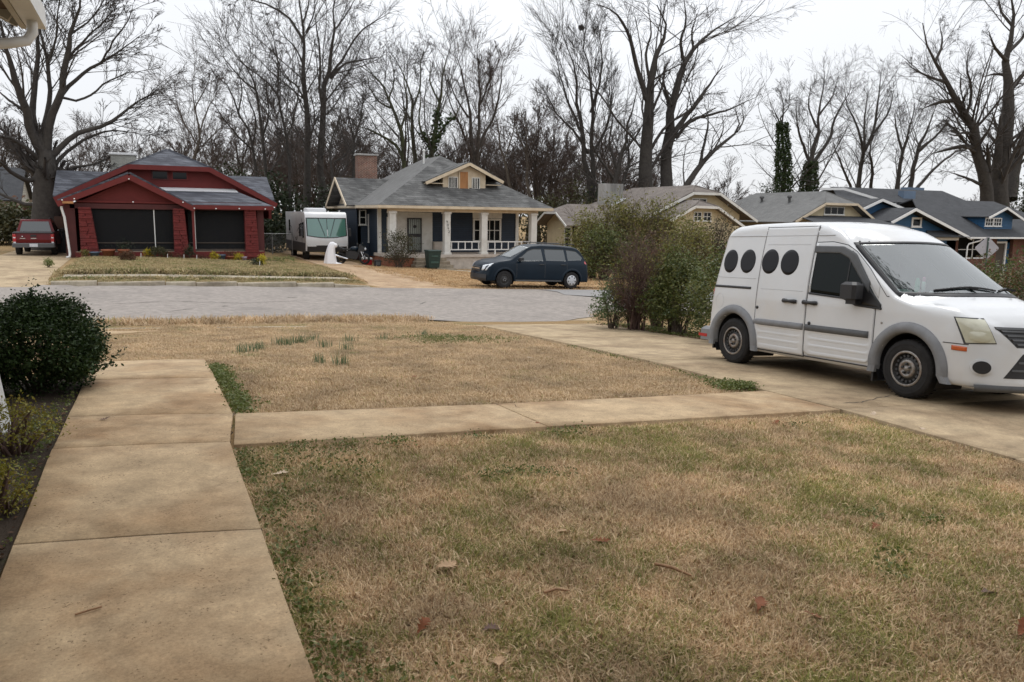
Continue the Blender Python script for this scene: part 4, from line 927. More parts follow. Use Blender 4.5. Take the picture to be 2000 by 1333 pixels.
# cross wing ridge along the street
for a, c in ((-4.3,1.0),(1.3,6.5)):
    roof_part(h, [[(a,46.6,2.25),(c,46.6,2.25),(c,49.6,3.62),(a,49.6,3.62)], [(a,49.6,3.62),(c,49.6,3.62),(c,52.6,2.25),(a,52.6,2.25)]], M['red_roof'], .10)
fascia(h, [(-4.10,45.03,2.02),(-.74,45.03,3.72)], M['red_trim'], .06, .24); fascia(h, [(-.76,45.02,3.715),(3.06,45.02,3.715)], M['red_trim'], .06, .24); fascia(h, [(3.04,45.03,3.72),(6.38,45.03,1.93)], M['red_trim'], .06, .24)
gable_wall(h, 45.5, -3.2, 5.45, zg, [(-3.2,2.5),(-.7,3.70),(3.0,3.70),(5.45,2.45)], .2, M['red_wall'])
MB().box(-3.2,-3.0,45.7,57.8,zg,2.4).build('wall', M['red_wall'], h); MB().box(5.25,5.45,45.7,57.8,zg,2.4).build('wall', M['red_wall'], h)
for s_ in (-4.0, 6.2): MB().prism([(s_,46.9,1.2),(s_,52.3,1.2),(s_,52.3,2.2),(s_,49.6,3.5),(s_,46.9,2.2)], (.15,0,0)).build('wall', M['red_wall'], h)
win(h, 'f', .28, 1.08, 3.14, 3.60, 45.5, M['red_dark_wall'], 1, 1, .06, sill=False); win(h, 'f', 1.22, 2.02, 3.14, 3.60, 45.5, M['red_trim'], 1, 1, .07, sill=False)
# porch gable and porch shed roof
pa = (-.71, 3.28); pl_ = (-3.72, 1.93); pr_ = (2.08, 1.76)
roof_part(h, [[(pl_[0],42.55,pl_[1]),(pa[0],42.55,pa[1]),(pa[0],46.6,pa[1]),(pl_[0],46.6,pl_[1])][::-1], [(pa[0],42.55,pa[1]),(pr_[0],42.55,pr_[1]),(pr_[0],46.6,pr_[1]),(pa[0],46.6,pa[1])][::-1]], M['red_roof'], .09)
roof_part(h, [[(1.75,42.6,1.88),(5.85,42.6,1.88),(4.45,45.0,2.585),(4.35,45.45,2.70),(.55,45.45,2.70)]], M['red_roof'], .09)
b = MB(); b.slab([(.62,44.95,2.60),(4.42,44.95,2.60),(4.3,45.48,2.76),(.52,45.48,2.76)], .03); b.build('roof_flashing', M['flash'], h)
fascia(h, [(-3.78,42.5,1.79),(-.70,42.5,3.13)], M['red_trim'], .06, .25); fascia(h, [(-.72,42.495,3.13),(2.14,42.495,1.63)], M['red_trim'], .06, .25)
MB().bar((2.05,42.52,1.77),(5.88,42.52,1.77), .06, .20).build('bargeboard', M['red_trim'], h)
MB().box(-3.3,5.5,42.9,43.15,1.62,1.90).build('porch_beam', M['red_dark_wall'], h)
MB().prism([(-3.0,42.98,1.88),(1.7,42.98,1.88),(-.7,42.98,3.02)], (0,.12,0)).build('porch_gable', M['red_wall'], h)
MB().box(-3.0,1.6,42.90,42.97,1.86,1.98).build('gable_trim', M['red_trim'], h)
MB().box(-3.15,5.35,42.75,45.5,zg-.1,-.40).build('porch_floor', M['steps'], h)
MB().box(-3.18,5.38,42.68,42.75,zg-.15,-.42).build('porch_base', M['red_stone'], h)
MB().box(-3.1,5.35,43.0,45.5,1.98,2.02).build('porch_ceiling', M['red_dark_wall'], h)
# stone pillars: one block per stone, flaring at the foot
rs = random.Random(5)
for xa, xb, fl, fr in ((-2.95,-2.42,0,.26),(1.12,1.66,.02,.14),(4.45,5.02,.0,.10)):
    p = bpy.data.objects.new('stone_pillar', None); COL.objects.link(p); p.parent = h; z = zg-.05
    while z < 1.60:
        hh = min(rs.uniform(.085,.14), 1.68-z); k = 1-(z-zg)/2.3; x0, x1 = xa-fl*k, xb+fr*k
        cutx = [x0, x0+(x1-x0)*rs.uniform(.35,.65), x1] if rs.random() < .5 else [x0, x1]
        for a, c in zip(cutx, cutx[1:]):
            d = rs.uniform(0,.035); MB().rbox(a+.006, c-.006, 42.66-d, 43.16, z+.006, z+hh, .022).build('stone', M['red_stone'], p)
        z += hh
    MB().box(xa+.03, xb-.03, 42.72, 43.12, zg, 1.68).build('pillar_core', M['red_dark_wall'], p)
# screens between the pillars
for xa, xb, mids in ((-2.45,1.12,(.28,)),(1.8,4.45,(2.12,))):
    MB().box(xa, xb, 43.02, 43.03, -.40, 1.64).build('screen', M['screen'], h)
    for c in mids: MB().box(c-.022, c+.022, 42.985, 43.018, -.40, 1.64).build('screen_post', M['white_gutter'], h)
    MB().box(xa, xb, 42.98, 43.018, -.40, -.30).build('screen_rail', M['dark_wood'], h)
    MB().box(xa, xb, 42.99, 43.018, -.02, .03).build('screen_rail', M['dark_wood'], h)
win(h, 'f', -2.0, -.6, .2, 1.5, 45.48, M['dark_wood'], 2, 2); win(h, 'f', 2.4, 4.0, .2, 1.5, 45.48, M['dark_wood'], 2, 2)
MB().box(-.2,.75,45.40,45.49,-.40,1.55).build('front_door', M['dark_wood'], h)
MB().box(1.98,2.09,42.6,42.7,zg,1.62).build('porch_post', M['red_trim'], h)
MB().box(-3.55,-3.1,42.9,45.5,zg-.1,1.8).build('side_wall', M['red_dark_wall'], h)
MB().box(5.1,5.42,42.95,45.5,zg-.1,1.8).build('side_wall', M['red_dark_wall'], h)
MB().tube([(-3.62,42.62,1.70),(-3.60,42.62,1.55),(-3.52,42.62,1.2),(-3.40,42.62,-.5),(-3.42,42.55,-.62),(-3.55,42.5,-.66)], .055, 8).build('downspout', M['white_gutter'], h)
MB().rbox(-1.72,-.45,50.6,51.5,2.8,4.62,.02).build('chimney', M['white_brick'], h); MB().rbox(-1.80,-.37,50.5,51.6,4.62,4.74,.03).build('chimney_cap', M['flash'], h)
for i, (x, z) in enumerate(((-3.55,1.98),(-3.05,2.05),(-.72,3.02),(-.6,1.95),(1.6,1.98),(2.1,1.70),(3.1,1.70),(4.2,1.72),(5.45,1.72))): MB().ball((x,42.44,z),.035,6).build('string_light', M['clean_white'], h)
MB().box(-3.55,-3.1,42.43,42.47,1.83,1.93).build('house_number_board', M['ply'], h)
# bench seen through the screen, brown awning beside the house
t = thing('porch_bench', 'dark red bench in shadow behind the right porch screen', 'bench'); b = MB(); b.box(2.5,3.9,44.2,44.7,-.05,.02); b.build('seat', M['red_dark_wall'], t); MB().box(2.5,3.9,44.66,44.72,.05,.5).build('backrest', M['red_dark_wall'], t)
for x in (2.6,3.8): MB().box(x-.04,x+.04,44.2,44.7,-.4,-.05).build('leg', M['red_dark_wall'], t)
t = thing('side_gate', 'dark gate with a brown board above it beside the red bungalow', 'gate')
MB().box(-4.35,-3.6,47.0,47.08,.55,1.2).build('header_board', mat('brown_board', (.075,.035,.022), .8), t); 
for i in range(5): MB().box(-4.35+.15*i,-4.22+.15*i,47.0,47.05,-.66,.5).build('plank', mat('dark_fence_blue', (.022,.028,.034), .8), t)

# ======== navy bungalow with white porch
h = thing('navy_bungalow', 'navy blue bungalow with white porch columns and hipped grey roof', 'house')
E0, E1, F0, B0, ze = 11.55, 22.35, 43.4, 57.5, 2.07   # eaves
ap = (16.95, 48.5, 5.22); ap2 = (16.95, 52.2, 5.22)
roof_part(h, [[(E0,F0,ze),(E1,F0,ze),ap], [(E1,F0,ze),(E1,B0,ze),ap2,ap], [(E1,B0,ze),(E0,B0,ze),ap2]], M['blue_roof'], .07)
roof_part(h, [[(E0,B0,ze),(E0,F0,ze),ap,ap2]], M['blue_roof2'], .07)
for a, c in (((E0,F0,ze),(E1,F0,ze)),((E0,B0,ze),(E0,F0,ze)),((E1,F0,ze),(E1,B0,ze))): MB().bar(Vector(a)-Vector((0,0,.09)), Vector(c)-Vector((0,0,.09)), .04, .15).build('eave_board', M['cream_trim'], h)
MB().box(E0+.05,E1-.05,F0+.05,B0-.05,ze-.20,ze-.16).build('porch_ceiling', M['cream_trim'], h)
MB().box(12.25,21.55,43.85,44.15,1.72,ze-.16).build('porch_beam', M['cream_trim'], h)
MB().box(12.1,21.7,43.7,46.6,-.86,-.70).build('porch_floor', M['white_block'], h)
MB().box(12.15,13.9,43.78,46.5,-1.75,-.86).build('porch_base', M['orange_brick'], h); MB().box(13.9,21.65,43.78,46.5,-1.8,-.86).build('porch_base', M['white_block'], h)
# walls
MB().box(12.45,21.4,46.6,46.8,-.7,ze-.2).build('front_wall', M['navy_wall'], h)
MB().box(12.45,12.65,46.8,57,-1.0,ze-.2).build('side_wall', M['navy_wall'], h); MB().box(21.2,21.4,46.8,57,-1.2,ze-.2).build('side_wall', M['navy_wall'], h)
MB().box(12.5,21.35,46.62,56.9,-1.9,-.72).build('foundation', M['orange_brick'], h)
for x, y in ((12.36,46.52),(21.3,46.52)): MB().box(x,x+.20,y,y+.20,-.8,ze-.2).build('corner_board', M['white_trim'], h)
MB().box(12.38,12.5,52.3,52.6,-.9,ze-.2).build('corner_board', M['cream_trim'], h)
for xa, xb in ((12.28,12.70),(15.53,15.93),(17.83,18.24),(21.06,21.48)):
    b = MB(); b.rbox(xa+.02,xb-.02,43.78,44.18,-.70,1.74,.012); b.rbox(xa-.03,xb+.03,43.73,44.23,-.70,-.58,.02); b.rbox(xa-.03,xb+.03,43.73,44.23,1.62,1.735,.02); b.build('porch_column', M['white_trim'], h)
# white entrance bay and door
MB().box(13.45,15.72,46.50,46.59,-.70,1.70).build('entrance_panel', M['white_trim'], h)
MB().box(13.5,15.66,46.46,46.50,1.38,1.48).build('door_head', M['white_trim'], h)
d = MB().box(14.12,15.02,46.42,46.49,-.68,1.36).build('security_door', M['gap'], h)
MB().box(14.22,14.92,46.405,46.418,.42,1.28).build('door_glass', mat('pale_door_glass', (.30,.34,.32), .3), d); MB().box(14.22,14.92,46.405,46.418,-.55,.22).build('door_glass', mat('lower_door_glass', (.22,.25,.23), .3), d)
for i in range(5): MB().box(14.30+.13*i,14.325+.13*i,46.38,46.40,-.55,1.28).build('door_bar', M['gap'], d)
MB().lathe([(.001,-.01),(.10,-.01),(.10,.01),(.001,.01)], (14.57,46.385,.85), 'y', 12).build('door_ornament', M['gap'], d)
MB().box(15.76,16.4,46.2,46.55,-.70,-.05).build('wall_box', M['white_block'], h)
# window group
for xa, xb, nx in ((18.38,19.0,1),(19.05,20.3,3)):
    win(h, 'f', xa, xb, -.05, 1.38, 46.58, M['white_trim'], nx, 2, .12)
MB().box(18.36,20.34,46.53,46.59,1.40,1.80).build('window_head', M['white_trim'], h)
win(h, 'f', 13.0-.1, 13.36, .1, 1.4, 46.58, M['white_trim'], 1, 2, .08)
win(h, 'l', 49.0, 49.95, -.15, 1.55, 12.44, M['white_trim'], 1, 2, .10)
# railing
for xa, xb in ((15.93,17.83),(18.24,21.06)):
    b = MB(); b.box(xa,xb,43.93,44.01,.00,.06); b.build('handrail', M['clean_white'], h); MB().box(xa,xb,43.93,44.01,-.46,-.40).build('bottom_rail', M['clean_white'], h)
    n = int((xb-xa)/.47)
    for i in range(n+1): x = xa+.1+(xb-xa-.2)*i/n; MB().box(x-.025,x+.025,43.945,43.995,-.40,.0).build('baluster', M['clean_white'], h)
MB().box(18.75,18.82,43.93,44.0,-.70,-.46).build('rail_foot', M['clean_white'], h)
# steps
for i in range(4): MB().rbox(13.7-.1*i,15.55+.1*i,43.72-.30*(i+1),43.75,-1.75,-.86-.19*i,.02).build('step', M['steps'], h)
# dormer
roof_part(h, [[(14.80,44.85,3.44),(17.47,44.85,4.62),(17.47,48.2,4.62),(14.80,48.2,3.44)][::-1], [(17.47,44.85,4.62),(19.62,44.85,3.62),(19.62,48.2,3.62),(17.47,48.2,4.62)][::-1]], M['blue_roof'], .07, 'dormer_roof')
MB().prism([(15.93,45.2,2.98),(18.64,45.2,2.98),(18.64,45.2,3.98),(17.47,45.2,4.50),(15.93,45.2,3.84)], (0,2.6,0)).build('dormer_wall', M['cream_trim'], h)
fascia(h, [(14.76,44.82,3.36),(17.47,44.82,4.55)], M['cream_trim'], .05, .17); fascia(h, [(17.47,44.815,4.55),(19.66,44.82,3.54)], M['cream_trim'], .05, .17)
for a, c in ((14.85,15.93),(18.64,19.55)): MB().box(a,c,44.9,46.5,3.36,3.40).build('soffit', M['cream_trim'], h)
MB().box(15.85,18.72,45.12,45.19,2.92,3.04).build('dormer_sill', M['cream_trim'], h)
for xa, xb in ((16.26,16.84),(17.74,18.26)):
    win(h, 'f', xa, xb, 3.12, 3.80, 45.19, M['white_trim'], 4, 1, .05)
MB().box(16.98,17.48,45.13,45.19,3.06,4.10).build('boarded_opening', M['ply'], h)
for a in (16.90,17.49): MB().box(a,a+.07,45.11,45.19,3.05,4.12).build('door_trim', M['cream_trim'], h)
# side wing with its own gable, chimney, vent
roof_part(h, [[(11.0,48.75,2.08),(14.5,48.75,2.08),(14.5,51.75,3.82),(11.0,51.75,3.82)], [(11.0,51.75,3.82),(14.5,51.75,3.82),(14.5,54.75,2.08),(11.0,54.75,2.08)]], M['blue_roof'], .08)
fascia(h, [(10.97,48.70,2.0),(10.97,51.75,3.76)], M['cream_trim'], .05, .18); fascia(h, [(10.965,51.75,3.76),(10.97,54.8,2.0)], M['cream_trim'], .05, .18)
MB().prism([(11.75,49.1,-1.1),(11.75,54.4,-1.1),(11.75,54.4,2.1),(11.75,51.75,3.6),(11.75,49.1,2.1)], (.2,0,0)).build('wing_wall', M['cream_trim'], h)
MB().box(11.7,11.75,49.1,54.4,-1.1,2.1).build('wing_siding', M['navy_wall'], h); MB().box(11.75,12.5,49.1,49.3,-1.1,2.0).build('wing_siding', M['navy_wall'], h)
win(h, 'f', 11.85, 12.3, .9, 1.8, 49.1, M['white_trim'], 1, 2, .06)
MB().rbox(12.5,13.75,51.8,52.6,2.5,5.28,.015).build('chimney', M['brick'], h); MB().rbox(12.42,13.83,51.72,52.68,5.28,5.38,.02).build('chimney_cap', M['stained_conc'], h)
b = MB(); b.tube([(16.2,49.6,4.7),(16.2,49.6,5.55)], .07, 8); b.build('vent_pipe', M['white_gutter'], h); MB().lathe([(.11,0),(.11,.05),(.02,.12)], (16.2,49.6,5.55)).build('vent_cap', M['white_gutter'], h)
# house number on the second column
M['ink'] = mat('black_numerals', (.02,.02,.02), .5)
SEG = {'4':[((0,1),(0,.45)),((0,.45),(1,.45)),((.75,1),(.75,0))],'9':[((1,.5),(0,.55)),((0,.55),(0,1)),((0,1),(1,1)),((1,1),(1,0)),((1,0),(.1,0))],'2':[((0,1),(1,1)),((1,1),(1,.55)),((1,.55),(0,0)),((0,0),(1,0))],'0':[((0,0),(0,1)),((0,1),(1,1)),((1,1),(1,0)),((1,0),(0,0))]}
for i, ch in enumerate('4042'):
    b = MB(); x, z = 15.66+.035*i, 1.12-.19*i
    for (xa, za), (xb, zb_) in SEG[ch]: b.bar((x+.075*xa,43.775,z+.12*za),(x+.075*xb,43.775,z+.12*zb_), .018, .02, (0,1,0), .008, .008)
    b.build('house_numeral', M['ink'], h)

# ======== cream bungalow
h = thing('cream_bungalow', 'cream stucco bungalow with tan roof and clipped gables behind the hedges', 'house')
rx, rz, zc = 35.6, 3.85, 3.36
roof_part(h, [[(30.4,45.9,1.5),(34.5,45.9,zc),(rx,47.2,rz),(rx,55.3,rz),(30.4,58.2,1.5)][::-1], [(40.2,45.9,1.5),(40.2,58.2,1.5),(rx,55.3,rz),(rx,47.2,rz),(36.8,45.9,zc)][::-1], [(34.5,45.9,zc),(36.8,45.9,zc),(rx,47.2,rz)], [(30.4,58.2,1.5),(rx,55.3,rz),(40.2,58.2,1.5)]], M['tan_roof'], .08)
gable_wall(h, 46.6, 31.6, 39.2, -2.6, [(31.6,1.9),(34.6,3.3),(36.7,3.3),(39.2,1.9)], .2, M['cream_wall'])
MB().box(31.6,31.8,46.8,57.5,-2.6,1.9).build('wall', M['cream_wall'], h)
P = [(30.35,45.85,1.42),(34.5,45.85,3.29),(36.8,45.85,3.29),(40.25,45.85,1.42)]; fascia(h, P, M['white_trim'], .05, .17)
roof_part(h, [[(31.1,43.7,1.45),(33.05,43.7,2.40),(34.0,44.5,2.75),(34.0,46.6,2.75),(31.1,46.6,1.45)][::-1], [(37.2,43.7,1.10),(37.2,46.6,1.10),(34.0,46.6,2.75),(34.0,44.5,2.75),(34.9,43.7,2.38)][::-1], [(33.05,43.7,2.40),(34.9,43.7,2.38),(34.0,44.5,2.75)]], M['tan_roof'], .08, 'porch_roof')
P = [(31.05,43.65,1.38),(33.05,43.65,2.33),(34.9,43.65,2.31),(37.25,43.65,1.03)]; fascia(h, P, M['white_trim'], .05, .16)
gable_wall(h, 44.2, 31.9, 36.6, -2.6, [(31.9,1.75),(33.1,2.34),(34.85,2.34),(36.6,1.35)], .2, M['cream_wall'], 'porch_gable')
for xa in (33.3,34.1): win(h, 'f', xa, xa+.66, 1.42, 2.02, 44.2, M['white_trim'], 2, 2, .05)
win(h, 'f', 34.9, 36.2, 2.3, 3.0, 46.6, M['white_trim'], 2, 2, .08)
# left wing with clipped gable facing left
roof_part(h, [[(25.3,47.2,1.0),(32.0,47.2,1.0),(32.0,49.6,2.45),(26.6,49.6,2.45),(25.3,48.7,1.88)], [(25.3,52.0,1.0),(25.3,50.4,1.88),(26.6,49.6,2.45),(32.0,49.6,2.45),(32.0,52.0,1.0)], [(25.3,48.7,1.88),(26.6,49.6,2.45),(25.3,50.4,1.88)]], M['tan_roof'], .08)
fascia(h, [(25.25,47.15,.93),(25.25,48.7,1.81),(25.25,50.4,1.81),(25.25,52.05,.93)], M['white_trim'], .05, .13)
MB().prism([(26.1,47.6,-2.4),(26.1,51.6,-2.4),(26.1,51.6,1.1),(26.1,50.4,1.8),(26.1,48.8,1.8),(26.1,47.6,1.1)], (.2,0,0)).build('wing_wall', M['cream_wall'], h)
MB().box(26.1,31.6,47.6,47.8,-2.4,1.0).build('wing_wall', M['cream_wall'], h)
win(h, 'l', 47.9, 48.9, -.6, .9, 26.1, M['white_trim'], 1, 2, .1)
MB().rbox(31.6,33.4,53.2,54.0,1.5,4.1,.02).build('chimney', M['stained_conc'], h)
b = MB(); b.slab([(31.7,52.5,2.22),(33.3,52.5,3.02),(33.3,53.15,3.06),(31.7,53.15,2.26)], .02); b.build('chimney_flashing', M['foil'], h)

# ======== cream-gabled house with pale grey roof
h = thing('gray_roofed_house', 'house with a pale grey roof and a small cream gable above the van', 'house')
rx, rz = 47.0, 3.70
roof_part(h, [[(42.6,44.9,1.35),(45.75,44.9,2.86),(rx,46.2,rz),(rx,53.9,rz),(42.6,57.0,1.35)][::-1], [(51.4,44.9,1.35),(51.4,57.0,1.35),(rx,53.9,rz),(rx,46.2,rz),(48.9,44.9,2.86)][::-1], [(45.75,44.9,2.86),(48.9,44.9,2.86),(rx,46.2,rz)], [(42.6,57,1.35),(rx,53.9,rz),(51.4,57,1.35)]], M['gray_roof'], .08)
fascia(h, [(42.9,44.85,1.42),(45.75,44.85,2.79),(48.9,44.85,2.79),(51.45,44.85,1.28)], M['cream_trim'], .05, .17)
gable_wall(h, 45.5, 43.6, 50.5, -3.2, [(43.6,1.7),(45.85,2.8),(48.8,2.8),(50.5,1.7)], .2, M['cream_wall'])
MB().box(43.6,43.8,45.7,56,-3.2,1.6).build('wall', M['cream_wall'], h)
roof_part(h, [[(43.0,41.9,1.15),(51.2,41.9,1.15),(50.6,45.5,1.92),(43.6,45.5,1.92)]], M['dark_roof'], .07, 'porch_roof')
MB().box(43.2,51.0,42.2,42.4,-.9,1.0).build('porch_wall', M['cream_wall'], h)
win(h, 'f', 46.2, 48.25, 2.02, 2.62, 45.5, M['white_trim'], 3, 1, .07)
for y in (47.9,51.0):
    z = 1.35+2.35*(45.6-42.6)/4.4; b = MB(); b.lathe([(.10,0),(.10,.30),(.17,.32),(.19,.42),(.14,.52),(.02,.56)], (45.6,y+.6,z)); b.build('roof_vent', mat('roof_vent_grey', (.10,.10,.10), .6), h)

# ======== bright blue house
h = thing('bright_blue_house', 'bright blue house with white bargeboards, brick porch and charcoal roof', 'house')
# main roof, ridge along the street
roof_part(h, [[(55.0,43.3,.46),(75.5,43.3,.46),(70.5,49.2,3.52),(60.0,49.2,3.52)], [(60.0,49.2,3.52),(70.5,49.2,3.52),(75.5,55,.5),(55,55,.5)], [(75.5,43.3,.46),(75.5,55,.5),(70.5,49.2,3.52)]], M['dark_roof'], .08)
MB().bar((59.6,43.22,.38),(75.5,43.22,.38), .12, .13).build('gutter', M['clean_white'], h)
MB().tube([(61.0,43.2,.30),(60.9,43.3,.15),(59.9,43.5,-.1),(59.75,43.5,-.3),(59.75,43.5,-2.4)], .06, 8).build('downspout', M['clean_white'], h)
# front gable
roof_part(h, [[(50.9,43.4,1.55),(53.35,43.4,2.56),(53.35,49.0,2.56),(50.9,49.0,1.55)][::-1], [(53.35,43.4,2.56),(59.9,43.4,.36),(59.9,48.0,.36),(53.35,49.0,2.56)][::-1]], M['dark_roof'], .08)
fascia(h, [(50.85,43.35,1.46),(53.36,43.35,2.50)], M['clean_white'], .05, .20); fascia(h, [(53.34,43.345,2.50),(60.0,43.35,.28)], M['clean_white'], .05, .20)
gable_wall(h, 44.2, 51.5, 59.3, -2.6, [(51.5,1.6),(53.35,2.42),(59.3,.45)], .2, M['bright_blue'])
MB().box(55.0,59.4,44.05,44.2,.16,.40).build('porch_beam', M['clean_white'], h)
win(h, 'f', 54.0, 55.1, 1.18, 1.92, 44.2, M['clean_white'], 1, 1, .15)
MB().box(58.6,58.9,43.5,43.9,.38,.60).build('bracket', M['clean_white'], h)
# gable behind it
roof_part(h, [[(49.6,45.8,2.20),(52.5,45.8,3.28),(52.5,52,3.28),(49.6,52,2.20)][::-1], [(52.5,45.8,3.28),(55.4,45.8,2.50),(55.4,52,2.50),(52.5,52,3.28)][::-1]], M['dark_roof'], .08)
fascia(h, [(49.55,45.75,2.12),(52.5,45.75,3.22)], M['clean_white'], .05, .20); fascia(h, [(52.5,45.745,3.22),(55.5,45.75,2.42)], M['clean_white'], .05, .20)
gable_wall(h, 46.4, 50.2, 56.4, -2.4, [(50.2,2.3),(52.5,3.15),(56.4,2.2)], .2, M['bright_blue'])
win(h, 'f', 51.0, 51.7, 1.6, 2.1, 46.4, M['clean_white'], 1, 1, .08)
# taller rear block
roof_part(h, [[(53.0,50.6,3.25),(70.0,50.6,3.25),(68.5,53.0,4.5),(54.6,53.0,4.5)], [(54.6,53.0,4.5),(68.5,53.0,4.5),(70,56,3.2),(53,56,3.2)]], M['dark_roof'], .08)
fascia(h, [(52.95,52.8,4.25),(54.9,52.0,4.30),(59.0,50.55,3.15)], M['clean_white'], .05, .20)
MB().box(53.8,70,51.2,51.4,-1,3.3).build('rear_wall', M['bright_blue'], h); MB().box(53.8,54.0,51.4,55.5,-1,3.6).build('rear_wall', M['bright_blue'], h)
for i in range(8): MB().box(54.5+.85*i,54.6+.85*i,50.55,51.2,3.05,3.17).build('rafter_tail', M['clean_white'], h)
MB().box(61.4,62.9,51.3,51.9,2.9,4.30).build('chimney', M['soft_blue'], h); MB().box(64.6,66.8,53.6,54.4,3.4,4.75).build('chimney', M['soft_blue'], h)
# dormer
roof_part(h, [[(62.55,43.9,2.02),(64.62,43.9,2.86),(64.62,48.4,2.86),(62.55,48.4,2.02)][::-1], [(64.62,43.9,2.86),(66.9,43.9,1.92),(66.9,48.4,1.92),(64.62,48.4,2.86)][::-1]], M['dark_roof'], .07, 'dormer_roof')
fascia(h, [(62.5,43.85,1.96),(64.62,43.85,2.80)], M['clean_white'], .05, .17); fascia(h, [(64.62,43.845,2.80),(66.95,43.85,1.86)], M['clean_white'], .05, .17)
MB().prism([(62.9,44.5,1.0),(66.4,44.5,1.0),(66.4,44.5,2.1),(64.62,44.5,2.75),(62.9,44.5,2.1)], (0,3.0,0)).build('dormer_wall', M['bright_blue'], h)
for xa in (62.95,64.0): win(h, 'f', xa, xa+1.0, 1.32, 2.0, 44.5, M['clean_white'], 3, 2, .07)
# porch: brick piers, screens, door
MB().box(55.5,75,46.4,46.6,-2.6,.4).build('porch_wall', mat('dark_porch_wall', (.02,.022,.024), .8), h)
for xa, xb in ((58.2,59.6),(63.2,64.3),(66.4,68.2)): MB().box(xa,xb,44.2,44.7,-2.6,.30).build('brick_pier', M['brick2'], h)
MB().box(59.6,63.2,44.3,44.34,-1.35,-1.25).build('porch_rail', M['clean_white'], h); MB().box(59.8,63.0,44.3,44.34,-.62,-.57).build('screen_rail', M['clean_white'], h)
for x in (56.9,61.5,63.1,): MB().box(x,x+.06,44.3,44.36,-1.3,.28).build('screen_post', M['clean_white'], h)
MB().box(56.0,58.2,44.3,44.34,-.55,-.50).build('screen_rail', M['clean_white'], h)
MB().box(59.6,63.2,44.2,44.5,-2.6,-1.35).build('porch_base', M['brick2'], h)
MB().box(64.3,66.4,44.5,44.7,-.05,.3).build('door_head', M['bright_blue'], h); MB().box(66.0,66.5,44.5,44.7,-2.6,.3).build('door_side', M['bright_blue'], h)
for x in (64.35,65.75): MB().box(x,x+.16,44.4,44.5,-2.6,-.10).build('door_frame', M['clean_white'], h)
MB().box(64.35,65.91,44.4,44.5,-.1,.05).build('door_frame', M['clean_white'], h); MB().box(64.51,65.75,44.5,44.55,-2.6,-.1).build('door', M['dark_wood'], h)

# ======== pale house behind the big oak
h = thing('pale_sided_house', 'pale clapboard house half hidden behind the big oak trunk', 'house')
M['pale_siding'] = brickmat('pale_clapboard', (.46,.45,.40), (.43,.42,.375), (.22,.21,.19), 5, .14, .7, .012, var=.12)
MB().box(-14,-7.75,62,63,-1,2.2).build('wall', M['pale_siding'], h); MB().prism([(-7.95,62,-1),(-7.95,68,-1),(-7.95,68,2.2),(-7.95,65,4.2),(-7.95,62,2.2)], (.2,0,0)).build('wall', M['pale_siding'], h)
roof_part(h, [[(-15,61.6,2.1),(-7.5,61.6,2.1),(-7.5,65,4.35),(-15,65,4.35)], [(-15,65,4.35),(-7.5,65,4.35),(-7.5,68.5,2.1),(-15,68.5,2.1)]], M['dark_roof'], .1)
win(h, 'f', -9.9, -8.9, .4, 1.7, 62, M['white_trim'], 1, 2)
MB().bar((-7.45,61.5,1.45),(-6.6,62.5,2.0),.9,.06).build('awning', M['clean_white'], h)

# ======== the house beside the camera: only its eave corner, gutter and wall end show
h = thing('own_house_corner', 'white eave corner with gutter and downspout overhead at the top left', 'house')
M['eave_paint'] = mat('eave_paint', (.46,.43,.36), .6, .08, 4, stain=(.38,.33,.26), stain_amt=.4, stain_scale=3)
M['soffit_wood'] = mat('soffit_boards', (.11,.07,.042), .8, .2, 5, streak=.3)
GU, GV, GZ = -.78, 9.0, 3.30
b = MB(); b.box(GU-.03,GU,-1.5,GV,GZ-.06,GZ+.13); b.box(GU-.16,GU-.13,-1.5,GV,GZ-.06,GZ+.14); b.box(GU-.13,GU-.03,-1.5,GV,GZ-.06,GZ-.045); b.box(GU-.13,GU-.03,GV-.015,GV,GZ-.045,GZ+.12); b.build('gutter', M['white_gutter'], h)
MB().box(GU-.21,GU-.165,-1.5,GV+.02,GZ-.07,GZ+.15).build('fascia', M['eave_paint'], h)
MB().box(GU-.50,GU-.215,-1.5,GV,GZ+.02,GZ+.05).build('soffit', M['soffit_wood'], h)
b = MB()
for i in range(9): b.box(-2.6+.0*i,GU-.22,0,0,0,0) if False else None
MB().prism([(GU-.5,GV-.02,GZ+.06),(GU-.22,GV-.02,GZ+.06),(-3.2,GV-.02,GZ+1.15),(-3.2,GV-.02,GZ+.95)], (0,-.9,0)).build('roof_boarding', M['soffit_wood'], h)
for y in (8.7,8.0,7.3,6.6): MB().bar((GU-.24,y,GZ-.02),(-2.4,y,GZ+.78),.07,.12).build('rafter', M['eave_paint'], h)
roof_part(h, [[(GU-.05,-1.5,GZ+.16),(GU-.05,GV+.06,GZ+.16),(-4.5,GV+.06,GZ+1.85),(-4.5,-1.5,GZ+1.85)]], M['dark_roof'], .06)
MB().bar((GU-.2,GV+.0,GZ+.02),(-3.5,GV+.0,GZ+1.30),.05,.18).build('bargeboard', M['eave_paint'], h)
